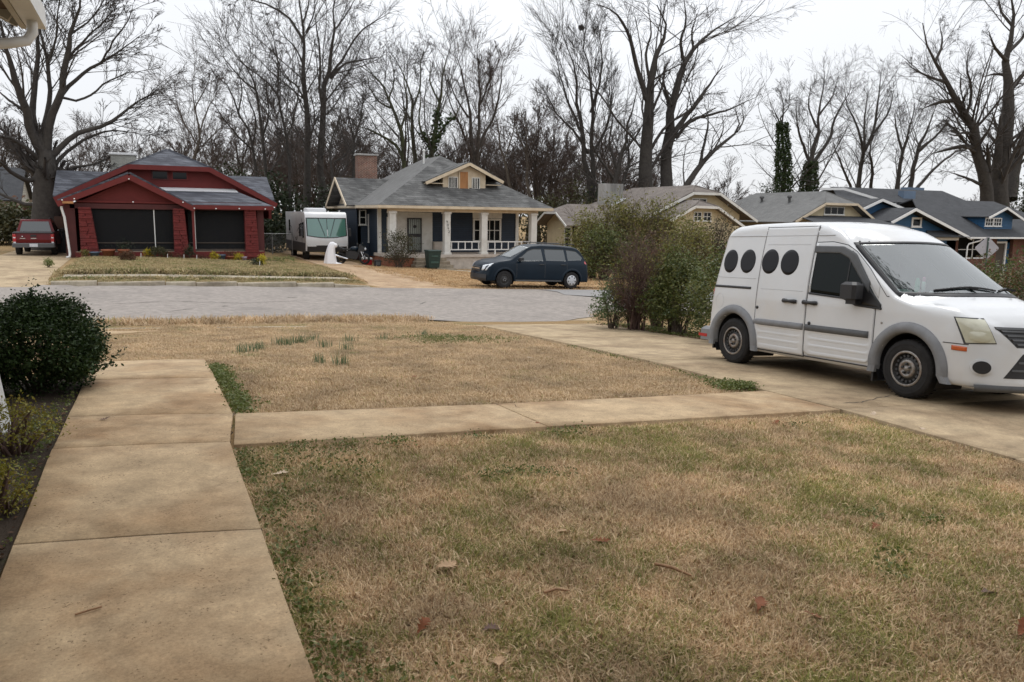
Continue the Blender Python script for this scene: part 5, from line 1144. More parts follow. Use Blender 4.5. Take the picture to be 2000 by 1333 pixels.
# unseen front wall and porch roof added behind the camera to darken near ground
MB().box(-2.0,9.5,-2.2,-2.0,-.2,3.6).build('wall', M['eave_paint'], h)
roof_part(h, [[(-1.2,.55,3.05),(9.8,.55,3.05),(9.8,-4.0,5.0),(-1.2,-4.0,5.0)]], M['dark_roof'], .08)
MB().box(-.7,9.7,.50,.56,2.88,3.04).build('fascia', M['eave_paint'], h)
MB().box(-.7,9.6,-2.0,.5,2.86,2.90).build('porch_ceiling', M['eave_paint'], h)
MB().box(-2.2,-2.0,-2,8.4,-.2,GZ+.3).build('wall', M['eave_paint'], h)
MB().box(-5.0,-2.2,8.2,8.4,-.2,GZ+.6).build('wall', M['eave_paint'], h)
MB().tube([(GU-.08,GV-.35,GZ-.05),(GU-.08,GV-.35,GZ-.16),(GU-.13,GV-.37,GZ-.24),(GU-.25,GV-.42,GZ-.28),(-1.7,GV-.6,GZ-.42),(-1.93,GV-.66,GZ-.5),(-1.96,GV-.68,GZ-.7),(-1.96,GV-.68,.6)], .045, 12).build('downspout', M['white_gutter'], h)
MB().bar((-1.10,6.62,.62),(-1.0,6.50,-.02),.075,.05).build('downspout_foot', M['white_gutter'], h)
# ------------------------------------------------------------------ bare trees
M['bark'] = mat('dark_bark', (.046,.040,.035), .95, .3, 5, .5, 30, stain=(.075,.068,.056), stain_scale=1.3)
M['bark_brown'] = mat('brown_bark', (.052,.042,.034), .95, .3, 5, .5, 30, stain=(.09,.073,.056), stain_scale=1.3)
M['bark_pale'] = mat('pale_bark', (.12,.10,.08), .95, .25, 5, .4, 30)
M['bark_moss'] = mat('mossy_bark', (.055,.056,.030), .95, .3, 4, .4, 30, stain=(.085,.10,.03), stain_scale=1.1, stain_amt=.7)
M['twig'] = mat('twigs', (.055,.047,.042), .9, .25, 3)
M['twig_red'] = mat('reddish_twigs', (.075,.055,.046), .9, .25, 3)
M['ivy'] = leafmat('ivy_leaves', [(.022,.04,.012),(.04,.065,.02),(.06,.085,.03)])
def resample(pts, n):
    P = np.array(pts, float); d = np.concatenate([[0], np.cumsum(np.linalg.norm(np.diff(P, axis=0), axis=1))])
    # Catmull-Rom through the points
    t = np.linspace(0, d[-1], n); out = np.empty((n, 3))
    for k, tt in enumerate(t):
        i = min(max(np.searchsorted(d, tt)-1, 0), len(P)-2); f = (tt-d[i])/max(1e-6, d[i+1]-d[i])
        p0, p1, p2, p3 = P[max(i-1,0)], P[i], P[i+1], P[min(i+2,len(P)-1)]
        out[k] = .5*(2*p1+(p2-p0)*f+(2*p0-5*p1+4*p2-p3)*f*f+(3*p1-p0-3*p2+p3)*f**3)
    return out
def tubes(P, Rr, k):
    """P (b,n,3), Rr (b,n) -> verts, quads"""
    b, n, _ = P.shape; D = np.empty_like(P); D[:,1:-1] = P[:,2:]-P[:,:-2]; D[:,0] = P[:,1]-P[:,0]; D[:,-1] = P[:,-1]-P[:,-2]
    D /= np.linalg.norm(D, axis=2, keepdims=True)+1e-9
    up = np.where(np.abs(D[:,:1,2:3]) > .9, np.array([1.,0,0]), np.array([0,0,1.])); X = np.cross(D, np.broadcast_to(up, D.shape)); X /= np.linalg.norm(X, axis=2, keepdims=True)+1e-9; Y = np.cross(D, X)
    a = np.arange(k)*2*PI/k; V = P[:,:,None,:]+Rr[:,:,None,None]*(X[:,:,None,:]*np.cos(a)[None,None,:,None]+Y[:,:,None,:]*np.sin(a)[None,None,:,None])
    idx = np.arange(b*n*k).reshape(b, n, k); F = np.stack([idx[:,:-1,:], np.roll(idx, -1, 2)[:,:-1,:], np.roll(idx, -1, 2)[:,1:,:], idx[:,1:,:]], -1).reshape(-1, 4)
    return V.reshape(-1, 3), F
def spawn(g, P, Rr, per, tmin, ang, ratio, lmax, n, trop, wob, rr, rmin, up0=.25):
    """children for every branch of P; per = mean count, returns (P2, R2)"""
    b, m, _ = P.shape; L_ = np.linalg.norm(np.diff(P, axis=1), axis=2).sum(1)
    cnt = g.poisson(per if np.isscalar(per) else per(L_), b); pi = np.repeat(np.arange(b), cnt); c = len(pi)
    if c == 0: return np.zeros((0, n, 3)), np.zeros((0, n))
    t = tmin+(1-tmin)*g.random(c)**.85; f = t*(m-1); i = np.minimum(f.astype(int), m-2); f = (f-i)[:,None]
    S = P[pi,i]*(1-f)+P[pi,i+1]*f; D = P[pi,i+1]-P[pi,i]; D /= np.linalg.norm(D, axis=1, keepdims=True)+1e-9; r0 = Rr[pi,i]*(1-f[:,0])+Rr[pi,i+1]*f[:,0]
    Q = g.normal(size=(c, 3)); Q -= D*(Q*D).sum(1, keepdims=True); Q /= np.linalg.norm(Q, axis=1, keepdims=True)+1e-9
    a = ang*(.65+.7*g.random(c))[:,None]; d = D*np.cos(a)+Q*np.sin(a); d[:,2] += up0*g.random(c); d /= np.linalg.norm(d, axis=1, keepdims=True)
    ln = np.minimum(L_[pi]*ratio*(1.15-.75*t), lmax)*(.5+.9*g.random(c)); st = (ln/(n-1))[:,None]
    O = np.empty((c, n, 3)); O[:,0] = S
    for j in range(1, n):
        d = d+g.normal(size=(c, 3))*wob; d[:,2] += trop; d /= np.linalg.norm(d, axis=1, keepdims=True); O[:,j] = O[:,j-1]+d*st
    rb = np.maximum(r0*rr*(.7+.5*g.random(c)), rmin); tp = np.linspace(1, .35, n)
    return O, np.maximum(rb[:,None]*tp[None], rmin*.8)
def tree_meshes(seed, limbs, dens=1.0, twr=.0105, spread=1.0, up=.022, sub=1.0, tl=1.0, wob=.075, fine=True):
    """limbs: list of (points, r0, r1) -> (trunk mesh, crown mesh)"""
    g = np.random.default_rng(seed); n0 = 14; LP = []; LR = []
    for pts, r0, r1 in limbs:
        p = resample(pts, n0); L_ = np.linalg.norm(p[-1]-p[0]); k = np.linspace(0, 1, n0)
        w = g.normal(size=(n0, 3))*L_*.004; w[0] = 0; p = p+w
        LP.append(p); LR.append((r0+(r1-r0)*k**.8)*(1-.72*np.clip((k-.55)/.45, 0, 1)**1.3))
    P0 = np.array(LP); R0 = np.array(LR); V, F = tubes(P0, R0, 9)
    tm = np_mesh('trunk', V, [F], True)
    P1, R1 = spawn(g, P0, R0, lambda L_: np.clip(L_*1.05*dens, 3, 17), .26, .74*spread, .55, 7.5*tl, 8, up*.8, wob, .30, twr*1.7, .16)
    P2, R2 = spawn(g, P1, R1, 7.2*sub, .14, .70*spread, .55, 3.8*tl, 5, up*.7, wob, .5, twr*1.1, .10)
    P3, R3 = spawn(g, P2, R2, 5.6*sub, .10, .62*spread, .60, 2.0*tl, 3, up*.5, wob, .6, twr*.95, .08)
    P4, R4 = spawn(g, P0, R0, lambda L_: np.clip(L_*.7*dens, 1, 12), .35, .85*spread, .22, 2.8*tl, 5, up, wob, .12, twr*1.1, .3)
    P5, R5 = spawn(g, P4, R4, 5.0*sub, .2, .6*spread, .55, 1.4*tl, 3, up*.6, wob, .6, twr, .2)
    Vs = []; Fs = []; o = 0
    for P_, R_, k in ((P1,R1,4),(P2,R2,3),(P4,R4,3),(P3,R3,3),(P5,R5,3)):
        if len(P_):
            v, f = tubes(P_, R_, k); Vs.append(v); Fs.append(f+o); o += len(v)
    cm = np_mesh('crown', np.concatenate(Vs), [np.concatenate(Fs)], True)
    return tm, cm
def leaf_cloud(seed, centers, spread, size, aspect=.45):
    """leaf quads scattered round centres; spread (n,) or scalar -> V, F"""
    g = np.random.default_rng(seed); C = np.asarray(centers, float); n = len(C)
    c = C+g.normal(size=(n, 3))*np.asarray(spread).reshape(-1, 1)
    a = g.normal(size=(n, 3)); a[:,2] *= .7; a /= np.linalg.norm(a, axis=1, keepdims=True); b = g.normal(size=(n, 3)); b -= a*(a*b).sum(1, keepdims=True); b /= np.linalg.norm(b, axis=1, keepdims=True)
    s = size*(.6+.8*g.random(n))[:,None]; nn = np.cross(a, b)*s*.12
    V = np.stack([c-a*s*.5, c+b*s*aspect*.5+nn, c+a*s*.5, c-b*s*aspect*.5+nn], 1).reshape(-1, 3)
    return V, np.arange(n*4).reshape(n, 4), g.random(n)
def ivy_on(par, seed, pts, r, n, size=.27):
    n = int(n*2.4); g = np.random.default_rng(seed); P = resample(pts, 30); i = (g.random(n)**.9*29).astype(int); C = P[i]+g.normal(size=(n, 3))*.02
    w = r*(1.1-.5*i/29); a = g.random(n)*2*PI; k = w*(.7+.55*g.random(n)); C[:,0] += np.cos(a)*k; C[:,1] += np.sin(a)*k; C[:,2] += g.normal(size=n)*.15
    V, F, rn = leaf_cloud(seed+1, C, .08, size, .7)
    o = link('ivy', np_mesh('ivy', V, [F], False, rn), par, M['ivy']); return o
TREES = []
def tree(name, label, v, limbs, seed, bark='bark', twig='twig', base=None, group='bare winter trees behind the houses', ivy=None, **kw):
    """limbs traced as ((pixel points), width px at start, at end, depth lean): widths in photo pixels, lean metres per limb"""
    g = random.Random(seed); L_ = []; s = at(1000, 400, v); 
    for pts, w0, w1, *ln in limbs:
        dz = ln[0] if ln else g.uniform(-2.6, 2.6); q = []
        for i, (px, py) in enumerate(pts):
            vv = v+dz*(i/max(1, len(pts)-1))**1.1; q.append(at(px, py, vv))
        mpp = (at(pts[0][0]+1, pts[0][1], v)-at(pts[0][0], pts[0][1], v)).length*(.72 if L_ else .95)
        L_.append(([tuple(p) for p in q], w0*mpp*.5, max(.02, w1*mpp*.5)))
    b0 = Vector(L_[0][0][0]); gz = G(b0.x, b0.y); lo = L_[0]
    if b0.z > gz: lo[0].insert(0, (b0.x, b0.y, gz-.1)); L_[0] = (lo[0], lo[1]*1.12, lo[2])
    base = Vector((b0.x, b0.y, gz)); L_ = [([tuple(Vector(p)-base) for p in q], r0, r1) for q, r0, r1 in L_]
    t = thing(name, label, 'tree', base, 0, group)
    tm, cm = tree_meshes(seed, L_, **kw)
    link('trunk', tm, t, M[bark]); link('crown', cm, t, M[twig])
    if ivy:
        for (pts, rad, n) in ivy: ivy_on(t, seed, [tuple(at(px, py, v)-base) for px, py in pts], rad, n)
    TREES.append(t); return t

tree('oak_tree', 'huge dark oak with a massive forked trunk left of the red bungalow', 50, [
    (((95,415),(93,375),(92,330),(84,290),(73,255)),84,40,0), (((84,300),(62,262),(52,220),(38,180),(23,132),(8,80),(-6,20)),34,9), (((76,285),(66,250),(63,215),(71,132),(74,60),(80,-10)),26,7),
    (((80,280),(88,240),(96,198),(92,125),(80,60),(70,0)),20,6), (((90,300),(95,257),(112,195),(128,125),(139,66),(152,20),(160,-40)),30,9),
    (((104,215),(125,180),(150,155),(198,120),(240,95),(285,62)),16,4), (((94,318),(120,285),(149,262),(205,242),(244,216),(285,188),(325,182)),22,4),
    (((98,330),(139,290),(185,264),(231,255),(290,268)),14,3), (((105,345),(140,328),(180,322),(225,303),(262,292)),13,3),
    (((75,310),(45,285),(20,270),(-5,266),(-40,255)),16,5), (((75,350),(50,352),(20,335),(0,318),(-40,296)),18,6), (((80,400),(50,399),(20,388),(-10,376),(-50,370)),14,6),
    (((128,125),(150,95),(175,70),(205,40),(235,0)),9,3), (((52,220),(30,205),(10,190),(-15,165)),12,4), (((198,122),(225,75),(250,40),(262,0)),7,2.5), (((139,66),(175,40),(200,5),(215,-25)),7,2.5),
    (((116,190),(160,195),(210,160),(260,140),(300,145)),9,2.5), (((92,125),(108,80),(112,30),(120,-20)),9,3)], 1, dens=1.6, spread=.9, sub=1.0, tl=.9)
tree('twin_trunk_tree', 'tall straight grey trunk, left one of the pair rising behind the motorhome', 64, [
    (((601,420),(601,330),(601,252),(595,142),(590,47),(582,-30)),17,6,0), (((592,82),(573,47),(542,19),(491,0),(455,-5)),9,3), (((595,142),(583,104),(560,76),(540,50)),6,2.5), (((598,63),(610,35),(617,10),(630,-20)),5,2), (((601,210),(580,170),(556,150),(530,110)),6,2), (((600,180),(616,150),(628,120)),5,2), (((590,50),(600,20),(605,-20)),6,3)], 2, dens=1.0, up=.04)
tree('twin_trunk_tree', 'tall straight grey trunk, right one of the pair rising behind the motorhome', 65, [
    (((625,420),(625,340),(627,284),(630,189),(642,151),(649,95),(655,32),(662,-20)),19,6,0), (((646,155),(662,135),(680,123),(715,116),(745,112)),9,3), (((642,151),(660,128),(674,108),(696,72),(731,41),(770,22)),8,2.5), (((629,200),(624,176),(625,110),(617,40),(612,0)),8,3), (((652,60),(675,30),(690,5),(705,-20)),5,2), (((630,230),(655,205),(672,175),(690,160)),5,2), (((627,280),(610,245),(606,215)),5,2)], 3, dens=1.0, up=.04)
tree('leaning_tree', 'slender tree leaning left behind the red bungalow roof', 68, [
    (((498,395),(497,343),(494,284),(466,217),(450,176),(422,151),(403,118)),9,3,0), (((497,296),(475,277),(447,246),(419,205),(400,190)),6,2), (((494,280),(500,240),(488,200),(470,150)),6,2), (((466,217),(472,170),(455,120)),5,2)], 4, dens=1.1)
tree('slim_tree', 'slim upright tree with arching limbs at the right end of the red roof', 62, [
    (((526,410),(523,343),(512,268),(501,176),(491,145),(460,104),(441,72)),10,3,0), (((512,268),(525,225),(520,170),(525,120)),6,2), (((501,176),(478,160),(450,130),(425,95)),6,2), (((523,343),(545,310),(560,285)),5,2)], 5, dens=1.0)
tree('slim_tree', 'thin dark tree just left of the tall pair behind the motorhome', 60, [
    (((567,420),(566,350),(561,268),(545,189),(542,104),(529,63),(515,40)),9,3,0), (((545,195),(530,170),(510,151),(475,126),(447,88),(440,62)),6,2), (((561,268),(575,225),(585,170),(583,120)),6,2), (((563,300),(545,270),(520,250)),5,2)], 6, dens=1.0)
tree('brown_tree', 'pale brown round-headed tree between the oak and the red roof peak', 82, [
    (((379,330),(384,295),(390,262),(381,202),(375,170),(378,140)),9,3,0), (((390,262),(405,215),(425,180),(440,160)),5,2), (((386,285),(360,240),(345,200),(340,170)),5,2), (((384,300),(410,270),(435,245)),4,2), (((381,210),(400,175),(410,150)),4,2)], 7, 'bark_pale', 'twig_red', dens=1.5, sub=1.1)
tree('slim_tree', 'dark thin trunk just left of the brick chimney', 58, [
    (((692,400),(690,343),(690,268),(677,221),(672,180)),8,3,0), (((690,280),(702,240),(710,190),(705,150)),5,2), (((690,300),(668,262),(658,220)),5,2)], 8, dens=1.0)
tree('slim_tree', 'dark crooked small tree between the motorhome and the brick chimney', 57, [
    (((652,390),(650,343),(643,299),(655,252),(671,200),(676,165)),8,2.5,0), (((652,318),(680,296),(700,250),(712,215)),6,2), (((645,300),(628,270),(620,240)),4,2)], 9, dens=1.2)
tree('mossy_tree', 'mossy tree leaning left above the blue house roof', 66, [
    (((795,360),(790,318),(786,267),(765,211),(747,168),(717,138),(700,125)),15,4,0), (((790,318),(773,284),(739,262),(709,249),(690,245)),10,3), (((783,255),(795,205),(788,150),(795,105)),7,2), (((765,211),(742,200),(722,170),(715,135)),6,2), (((760,195),(770,150),(760,110)),5,2)], 10, 'bark_moss', dens=1.0)
tree('mossy_tree', 'straight mossy trunk above the left slope of the blue house roof', 70, [
    (((812,350),(812,310),(806,232),(803,189),(785,140),(769,108)),13,4,0), (((805,215),(820,170),(822,120),(830,90)),6,2), (((806,240),(790,210),(786,180)),5,2)], 11, 'bark_moss', dens=1.1)
tree('ivy_tree', 'forked tree with ivy covered limbs behind the blue house roof ridge', 67, [
    (((845,345),(842,301),(851,258),(859,193),(872,112),(878,90)),16,4,0), (((845,290),(825,262),(818,235),(822,190),(815,150)),8,2), (((848,275),(870,245),(890,225),(905,190)),8,2), (((858,200),(840,160),(842,120)),6,2)], 12, 'bark_moss', dens=1.0, ivy=[(((845,340),(842,301),(851,258),(856,215)),.45,170),(((848,275),(870,245),(885,230)),.3,60),(((845,292),(825,262)),.3,50)])
tree('vase_tree', 'broad brown vase shaped tree behind the dormer of the blue house', 69, [
    (((926,350),(924,314),(915,215),(898,129),(885,100)),14,3,0), (((932,340),(932,301),(937,193),(932,108),(935,85)),11,3), (((926,310),(945,265),(967,224),(980,146),(985,115)),10,3), (((922,300),(900,250),(878,200),(862,160)),8,2), (((915,230),(890,190),(872,140)),6,2), (((935,210),(955,160),(958,110)),6,2)], 13, 'bark_brown', 'twig_red', dens=1.6, spread=.75, sub=1.15)
tree('thin_tree', 'thin pale trunk right of the blue house dormer', 80, [
    (((1000,395),(997,365),(980,292),(967,224),(960,190)),7,2.5,0), (((985,310),(1002,260),(1005,215)),4,2)], 14, 'bark_pale', 'twig_red', dens=1.2)
tree('thin_tree', 'thin straight pale trunk near the right corner of the blue house roof', 78, [
    (((1033,400),(1031,365),(1028,300),(1027,250),(1022,215)),8,3,0), (((1029,310),(1045,270),(1050,225)),4,2), (((1029,300),(1012,265),(1008,235)),4,2)], 15, 'bark_pale', 'twig_red', dens=1.2)
tree('crow_nest_tree', 'tall oval crowned tree holding a small dark nest near its top', 66, [
    (((1152,400),(1150,350),(1134,241),(1122,150),(1106,90),(1096,58)),14,3,0), (((1158,390),(1156,258),(1152,150),(1142,90),(1137,45)),14,3), (((1140,270),(1110,200),(1092,140),(1085,90)),8,2), (((1154,220),(1172,160),(1175,100),(1168,60)),8,2), (((1150,300),(1120,255),(1090,225),(1065,180)),8,2), (((1156,300),(1185,250),(1195,190),(1195,145)),9,2.5)], 16, dens=1.45, spread=.7, up=.05)
tree('dark_tree', 'dark tangled tree in front of the big forked trunk', 63, [
    (((1197,395),(1199,361),(1212,301),(1238,206),(1245,165)),14,3,0), (((1205,330),(1190,280),(1196,230),(1185,180)),8,2), (((1212,301),(1240,270),(1265,225)),8,2), (((1215,370),(1228,310),(1222,250)),9,3), (((1199,350),(1165,300),(1150,260),(1120,230)),7,2)], 17, dens=1.5)
tree('forked_tree', 'great forked dark tree with crooked upper limbs behind the cream bungalow', 62, [
    (((1262,385),(1259,365),(1263,279),(1268,193),(1272,142),(1294,77),(1309,73),(1302,43),(1285,10)),34,6,0), (((1300,385),(1298,365),(1304,279),(1311,206),(1337,129),(1354,99),(1388,64),(1440,32)),32,4,1), (((1266,200),(1242,120),(1229,69),(1203,26),(1165,8)),14,4), (((1306,290),(1315,262),(1349,215),(1388,163),(1412,130)),16,5), (((1337,129),(1330,85),(1340,40),(1335,-10)),9,3), (((1320,270),(1349,236),(1388,224),(1431,211),(1480,188)),9,2.5), (((1270,160),(1262,110),(1272,60),(1265,20)),8,3), (((1311,206),(1296,160),(1300,120)),8,3), (((1354,99),(1352,60),(1365,20)),6,2)], 18, dens=.75, sub=.8, wob=.13)
tree('dead_limbed_tree', 'dark curving tree bending right beside the great forked tree', 60, [
    (((1330,385),(1341,361),(1367,322),(1401,288),(1440,258),(1446,245),(1435,213)),15,5,0), (((1367,322),(1378,270),(1384,232),(1376,205)),8,3), (((1440,258),(1452,235),(1448,205)),4,2), (((1395,292),(1412,255),(1410,220)),4,2)], 19, dens=.7, sub=.6, wob=.13)
tree('ivy_tree', 'slim tree wrapped in ivy to its middle, left one of two above the gray roof', 80, [
    (((1530,395),(1530,340),(1530,270),(1527,234),(1542,204),(1546,185)),11,3,0), (((1530,270),(1520,235),(1508,205)),5,2), (((1528,240),(1530,210),(1525,180)),4,2)], 20, dens=1.7, ivy=[(((1530,395),(1530,340),(1530,290),(1528,240)),1.0,1900)])
tree('ivy_tree', 'spreading tree with an ivy covered base, right one of two above the gray roof', 80, [
    (((1580,395),(1581,350),(1584,312),(1596,264),(1596,234),(1608,168),(1612,140)),13,3,0), (((1581,318),(1566,276),(1557,240),(1555,200)),7,2.5), (((1588,318),(1617,279),(1632,231),(1659,180),(1662,160)),9,2), (((1596,250),(1580,210),(1584,165)),5,2), (((1600,225),(1625,190),(1635,160)),5,2)], 21, dens=1.7, ivy=[(((1576,395),(1581,350),(1584,318)),1.1,1200)])
tree('spreading_tree', 'spreading tree behind the blue chimneys, wide fan of limbs', 84, [
    (((1680,395),(1677,369),(1686,300),(1674,255),(1656,216),(1650,180)),10,3,0), (((1686,300),(1707,255),(1713,210),(1719,165),(1722,140)),8,2), (((1664,390),(1662,366),(1632,294),(1625,265)),7,2), (((1700,380),(1704,330),(1700,290),(1712,250)),8,2), (((1690,290),(1688,240),(1695,180)),6,2), (((1707,260),(1735,220),(1745,180)),5,2)], 22, dens=1.9)
tree('spreading_tree', 'dense dark crowned tree right of the fan shaped one', 78, [
    (((1752,395),(1752,369),(1764,300),(1779,240),(1790,200)),10,3,0), (((1776,390),(1776,369),(1794,294),(1815,240),(1830,205)),11,3), (((1790,369),(1830,324),(1875,294),(1890,290)),7,2), (((1764,300),(1750,250),(1748,215)),6,2), (((1794,294),(1835,260),(1860,225)),7,2)], 23, dens=2.1)
tree('leaning_oak', 'big trunk leaning left at the right edge with long sideways limbs', 66, [
    (((1930,400),(1926,380),(1908,285),(1887,225),(1866,192),(1845,159),(1827,120),(1806,84),(1798,45)),22,4,0), (((1868,196),(1845,198),(1820,205),(1798,215)),9,3), (((1906,288),(1880,286),(1860,290),(1815,302)),10,3), (((1900,265),(1885,258),(1868,265),(1850,262)),6,2), (((1845,160),(1815,150),(1785,135),(1768,120)),6,2), (((1887,225),(1898,180),(1888,130),(1895,90)),7,2), (((1827,120),(1840,85),(1835,45)),6,2), (((1906,290),(1925,262),(1945,245)),6,2), (((1915,360),(1880,345),(1850,335)),7,2)], 24, dens=1.4, sub=1.1)
tree('tall_oak', 'tall thick trunk beside the leaning one at the right edge, crown out of frame', 67, [
    (((1950,405),(1947,380),(1958,300),(1971,195),(1968,120),(1977,60),(1977,-10)),31,7,0), (((1948,380),(1950,300),(1955,226)),17,12), (((1975,390),(1988,310),(2010,250)),22,12), (((1970,180),(1995,150),(2020,120)),10,4), (((1968,120),(1945,95),(1930,60)),8,3), (((1971,150),(1950,145),(1920,150)),7,2.5), (((1972,100),(2000,70),(2015,30)),8,3), (((1932,395),(1931,340),(1929,280)),12,9), (((1977,50),(1955,20),(1950,-20)),6,2)], 25, dens=1.3, sub=1.0)
# nest
n = at(1136, 54, 66); t = thing('bird_nest', 'small dark ball of a bird nest high in the oval crowned tree', 'nest', n)
b = MB(); gr = random.Random(2)
for i in range(70):
    a = Vector((gr.gauss(0,1),gr.gauss(0,1),gr.gauss(0,.7))).normalized()*.30; c = Vector((gr.gauss(0,1),gr.gauss(0,1),gr.gauss(0,.7))).normalized()*.30; b.bar(a, c, .025)
b.build('sticks', M['bark'], t)['kind'] = 'stuff'
# the wood further back: a few generic trees, copied
GEN = []
for sd in (31, 32, 33):
    g = random.Random(sd); lb = [([(0,0,-.2),(g.uniform(-.3,.3),g.uniform(-.3,.3),3),(g.uniform(-.6,.6),g.uniform(-.6,.6),7),(g.uniform(-1,1),g.uniform(-1,1),13)], .26, .05)]
    for i in range(7):
        z = g.uniform(2.5, 7.5); a = i*2.4+g.random(); r = g.uniform(1.6, 3.4); lb.append(([(0,0,z),(math.cos(a)*r*.4,math.sin(a)*r*.4,z+2.0),(math.cos(a)*r,math.sin(a)*r,z+g.uniform(4,6))], .12, .03))
    tm, cm = tree_meshes(sd, lb, dens=1.05, twr=.017, sub=1.05, spread=.9); GEN.append((tm, cm))
spots = []; g = random.Random(77)
PX = [-60+i*2150/57 for i in range(58)]+[480+i*780/29 for i in range(30)]
for i, px in enumerate(PX):
    px += g.uniform(-14, 14); v = g.uniform(88, 130) if i < 58 else g.uniform(78, 105)
    if 1440 < px < 1500: continue
    spots.append((px, v))
for i, (px, v) in enumerate(spots):
    p = at(px, 400, v); tm, cm = GEN[i % 3]; s = g.uniform(.75, 1.12)*(.78 if px > 1420 else 1.0)*(.8 if px < 480 else 1)
    t = thing('wood_tree', 'bare tree among the many in the wood behind the houses', 'tree', (p.x, p.y, G(p.x, p.y)), g.uniform(0, 6.3), 'bare trees of the wood behind the houses'); t.scale = (s, s, s*g.uniform(.9, 1.1))
    link('trunk', tm, t); link('crown', cm, t)
for tm, cm in GEN: tm.materials.clear(); tm.materials.append(M['bark_brown']); cm.materials.clear(); cm.materials.append(M['twig_red'])
# ------------------------------------------------------------------ motorhome, motorcycle and other things across the street
M['rv_white'] = mat('motorhome_white', (.66,.67,.68), .35, .05, 1.5, coat=.3, stain=(.50,.48,.45), stain_amt=.3)
M['rv_grey'] = mat('motorhome_skirt_grey', (.055,.058,.068), .5, .15, 3)
M['rv_swirl'] = mat('motorhome_swirl_grey', (.10,.10,.115), .45, .3, 4)
M['rv_glass'] = glass('motorhome_windscreen', (.055,.165,.135), .10, .06, gcol=.8)
rv = thing('motorhome', 'white motorhome with a big green tinted windscreen between the red and blue houses', 'motorhome', (8.26, 47.0, G(9.4,47)), 0)
# local frame: x to the right across the front, y backwards, z up
RW, RL = 2.42, 7.4
def rvfront(z): return -.10*sst(.5,1.3,z)+.16*sst(1.25,2.5,z)
b = MB(); prof = [(.55,.02),(.7,-.02),(1.0,-.10),(1.25,-.10),(1.45,-.06),(2.25,.16),(2.5,.22),(2.62,.34),(2.68,.6)]
n = len(prof); nx = 14; V = []
for k in range(nx+1):
    t = k/nx*2-1; x = RW/2+t*RW/2; bow = .16*abs(t)**2.6
    V += [(x, y+bow, z) for z, y in prof]
b.add(V, [(k*n+i, (k+1)*n+i, (k+1)*n+i+1, k*n+i+1) for k in range(nx) for i in range(n-1)], True)
for k, s_ in ((0,1),(nx,-1)):
    L_ = V[k*n:(k+1)*n]; x = L_[0][0]; P = L_+[(x,RL,2.68),(x,RL,.55)]; b.poly(P if s_ < 0 else P[::-1])
b.add([(0,.6+.16,2.68),(RW,.76,2.68),(RW,RL,2.68),(0,RL,2.68)], [(0,1,2,3)]); b.add([(0,RL,.55),(RW,RL,.55),(RW,RL,2.68),(0,RL,2.68)], [(3,2,1,0)])
b.build('body', M['rv_white'], rv)
def rvf(z, t): 
    y = float(np.interp(z, [p[0] for p in prof], [p[1] for p in prof])); return y+.16*abs(t)**2.6
for half in (-1, 1):
    V = []; m_ = 9
    for k in range(m_):
        t = half*(.015+.90*k/(m_-1)); lo = 1.30+.13*abs(t)**2; hi = 2.30
        for j in range(5): z = lo+(hi-lo)*j/4; V.append((RW/2+t*RW/2, rvf(z, t)-.012, z))
    F = [(k*5+j, (k+1)*5+j, (k+1)*5+j+1, k*5+j+1) for k in range(m_-1) for j in range(4)]
    MB().add(V, F if half > 0 else [f[::-1] for f in F], True).build('windscreen', M['rv_glass'], rv)
V = []
for k in range(17):
    t = -.97+1.94*k/16; lo = 1.25+.13*abs(t)**2
    V += [(RW/2+t*RW/2, rvf(lo, t)-.006, lo), (RW/2+t*RW/2, rvf(2.35, t)-.006, 2.36)]
MB().add(V, [(2*k, 2*k+2, 2*k+3, 2*k+1) for k in range(16)], True).build('windscreen_seal', M['black_plastic'], rv)
for t in (-.12,.12):
    x = RW/2+t*RW/2; x2 = RW/2+t*3.4*RW/2
    MB().tube([(x, rvf(1.36,t)-.03, 1.36),(x2, rvf(2.3,t*3)-.03, 2.34)], .014, 5).build('wiper', M['black_plastic'], rv)
MB().add([(RW/2+t*RW/2, rvf(z, t)-.02, z) for t in [-.95+1.9*k/10 for k in range(11)] for z in (.50,.86)], [(2*k, 2*k+2, 2*k+3, 2*k+1) for k in range(10)]).build('front_bumper', M['black_plastic'], rv)
for t in (-.74,.74):
    V = [(RW/2+(t+d*.2)*RW/2, rvf(z, t+d*.2)-.03, z) for d in (-1,0,1) for z in (.80,.96)]
    MB().add(V, [(0,2,3,1),(2,4,5,3)]).build('headlight', M['clear_lens'], rv)
MB().box(-.01,-.002,.35,RL,.45,.98).build('skirt', M['rv_grey'], rv); MB().box(RW+.002,RW+.01,.35,RL,.45,.98).build('skirt', M['rv_grey'], rv)
for y0, y1, z0, z1 in ((1.5,1.8,1.4,2.05),(2.0,2.3,1.3,2.0),(.75,1.2,1.25,2.1),(5.6,6.1,1.55,2.2)): MB().box(-.014,-.002,y0,y1,z0,z1).build('side_window', M['dark_glass'], rv)
MB().box(-.012,-.002,1.32,1.38,.6,2.3).build('door_edge', M['rv_grey'], rv)
gs = random.Random(8)
for i in range(9):   # painted swirls on the side
    y = 1.6+i*.5; z = 1.0+gs.uniform(0,.4); P = []
    for k in range(9): a = k/8; P.append((y+a*1.1, z+.35*math.sin(a*2.6+i)*(1-a*.4)+a*.25))
    V = []
    for k, (yy, zz) in enumerate(P): w = .045*math.sin(PI*(k+.3)/8.6); V += [(-.006, yy, zz-w), (-.006, yy, zz+w)]
    MB().add(V, [(2*k, 2*k+1, 2*k+3, 2*k+2) for k in range(8)]).build('painted_swirl', M['rv_swirl'], rv)
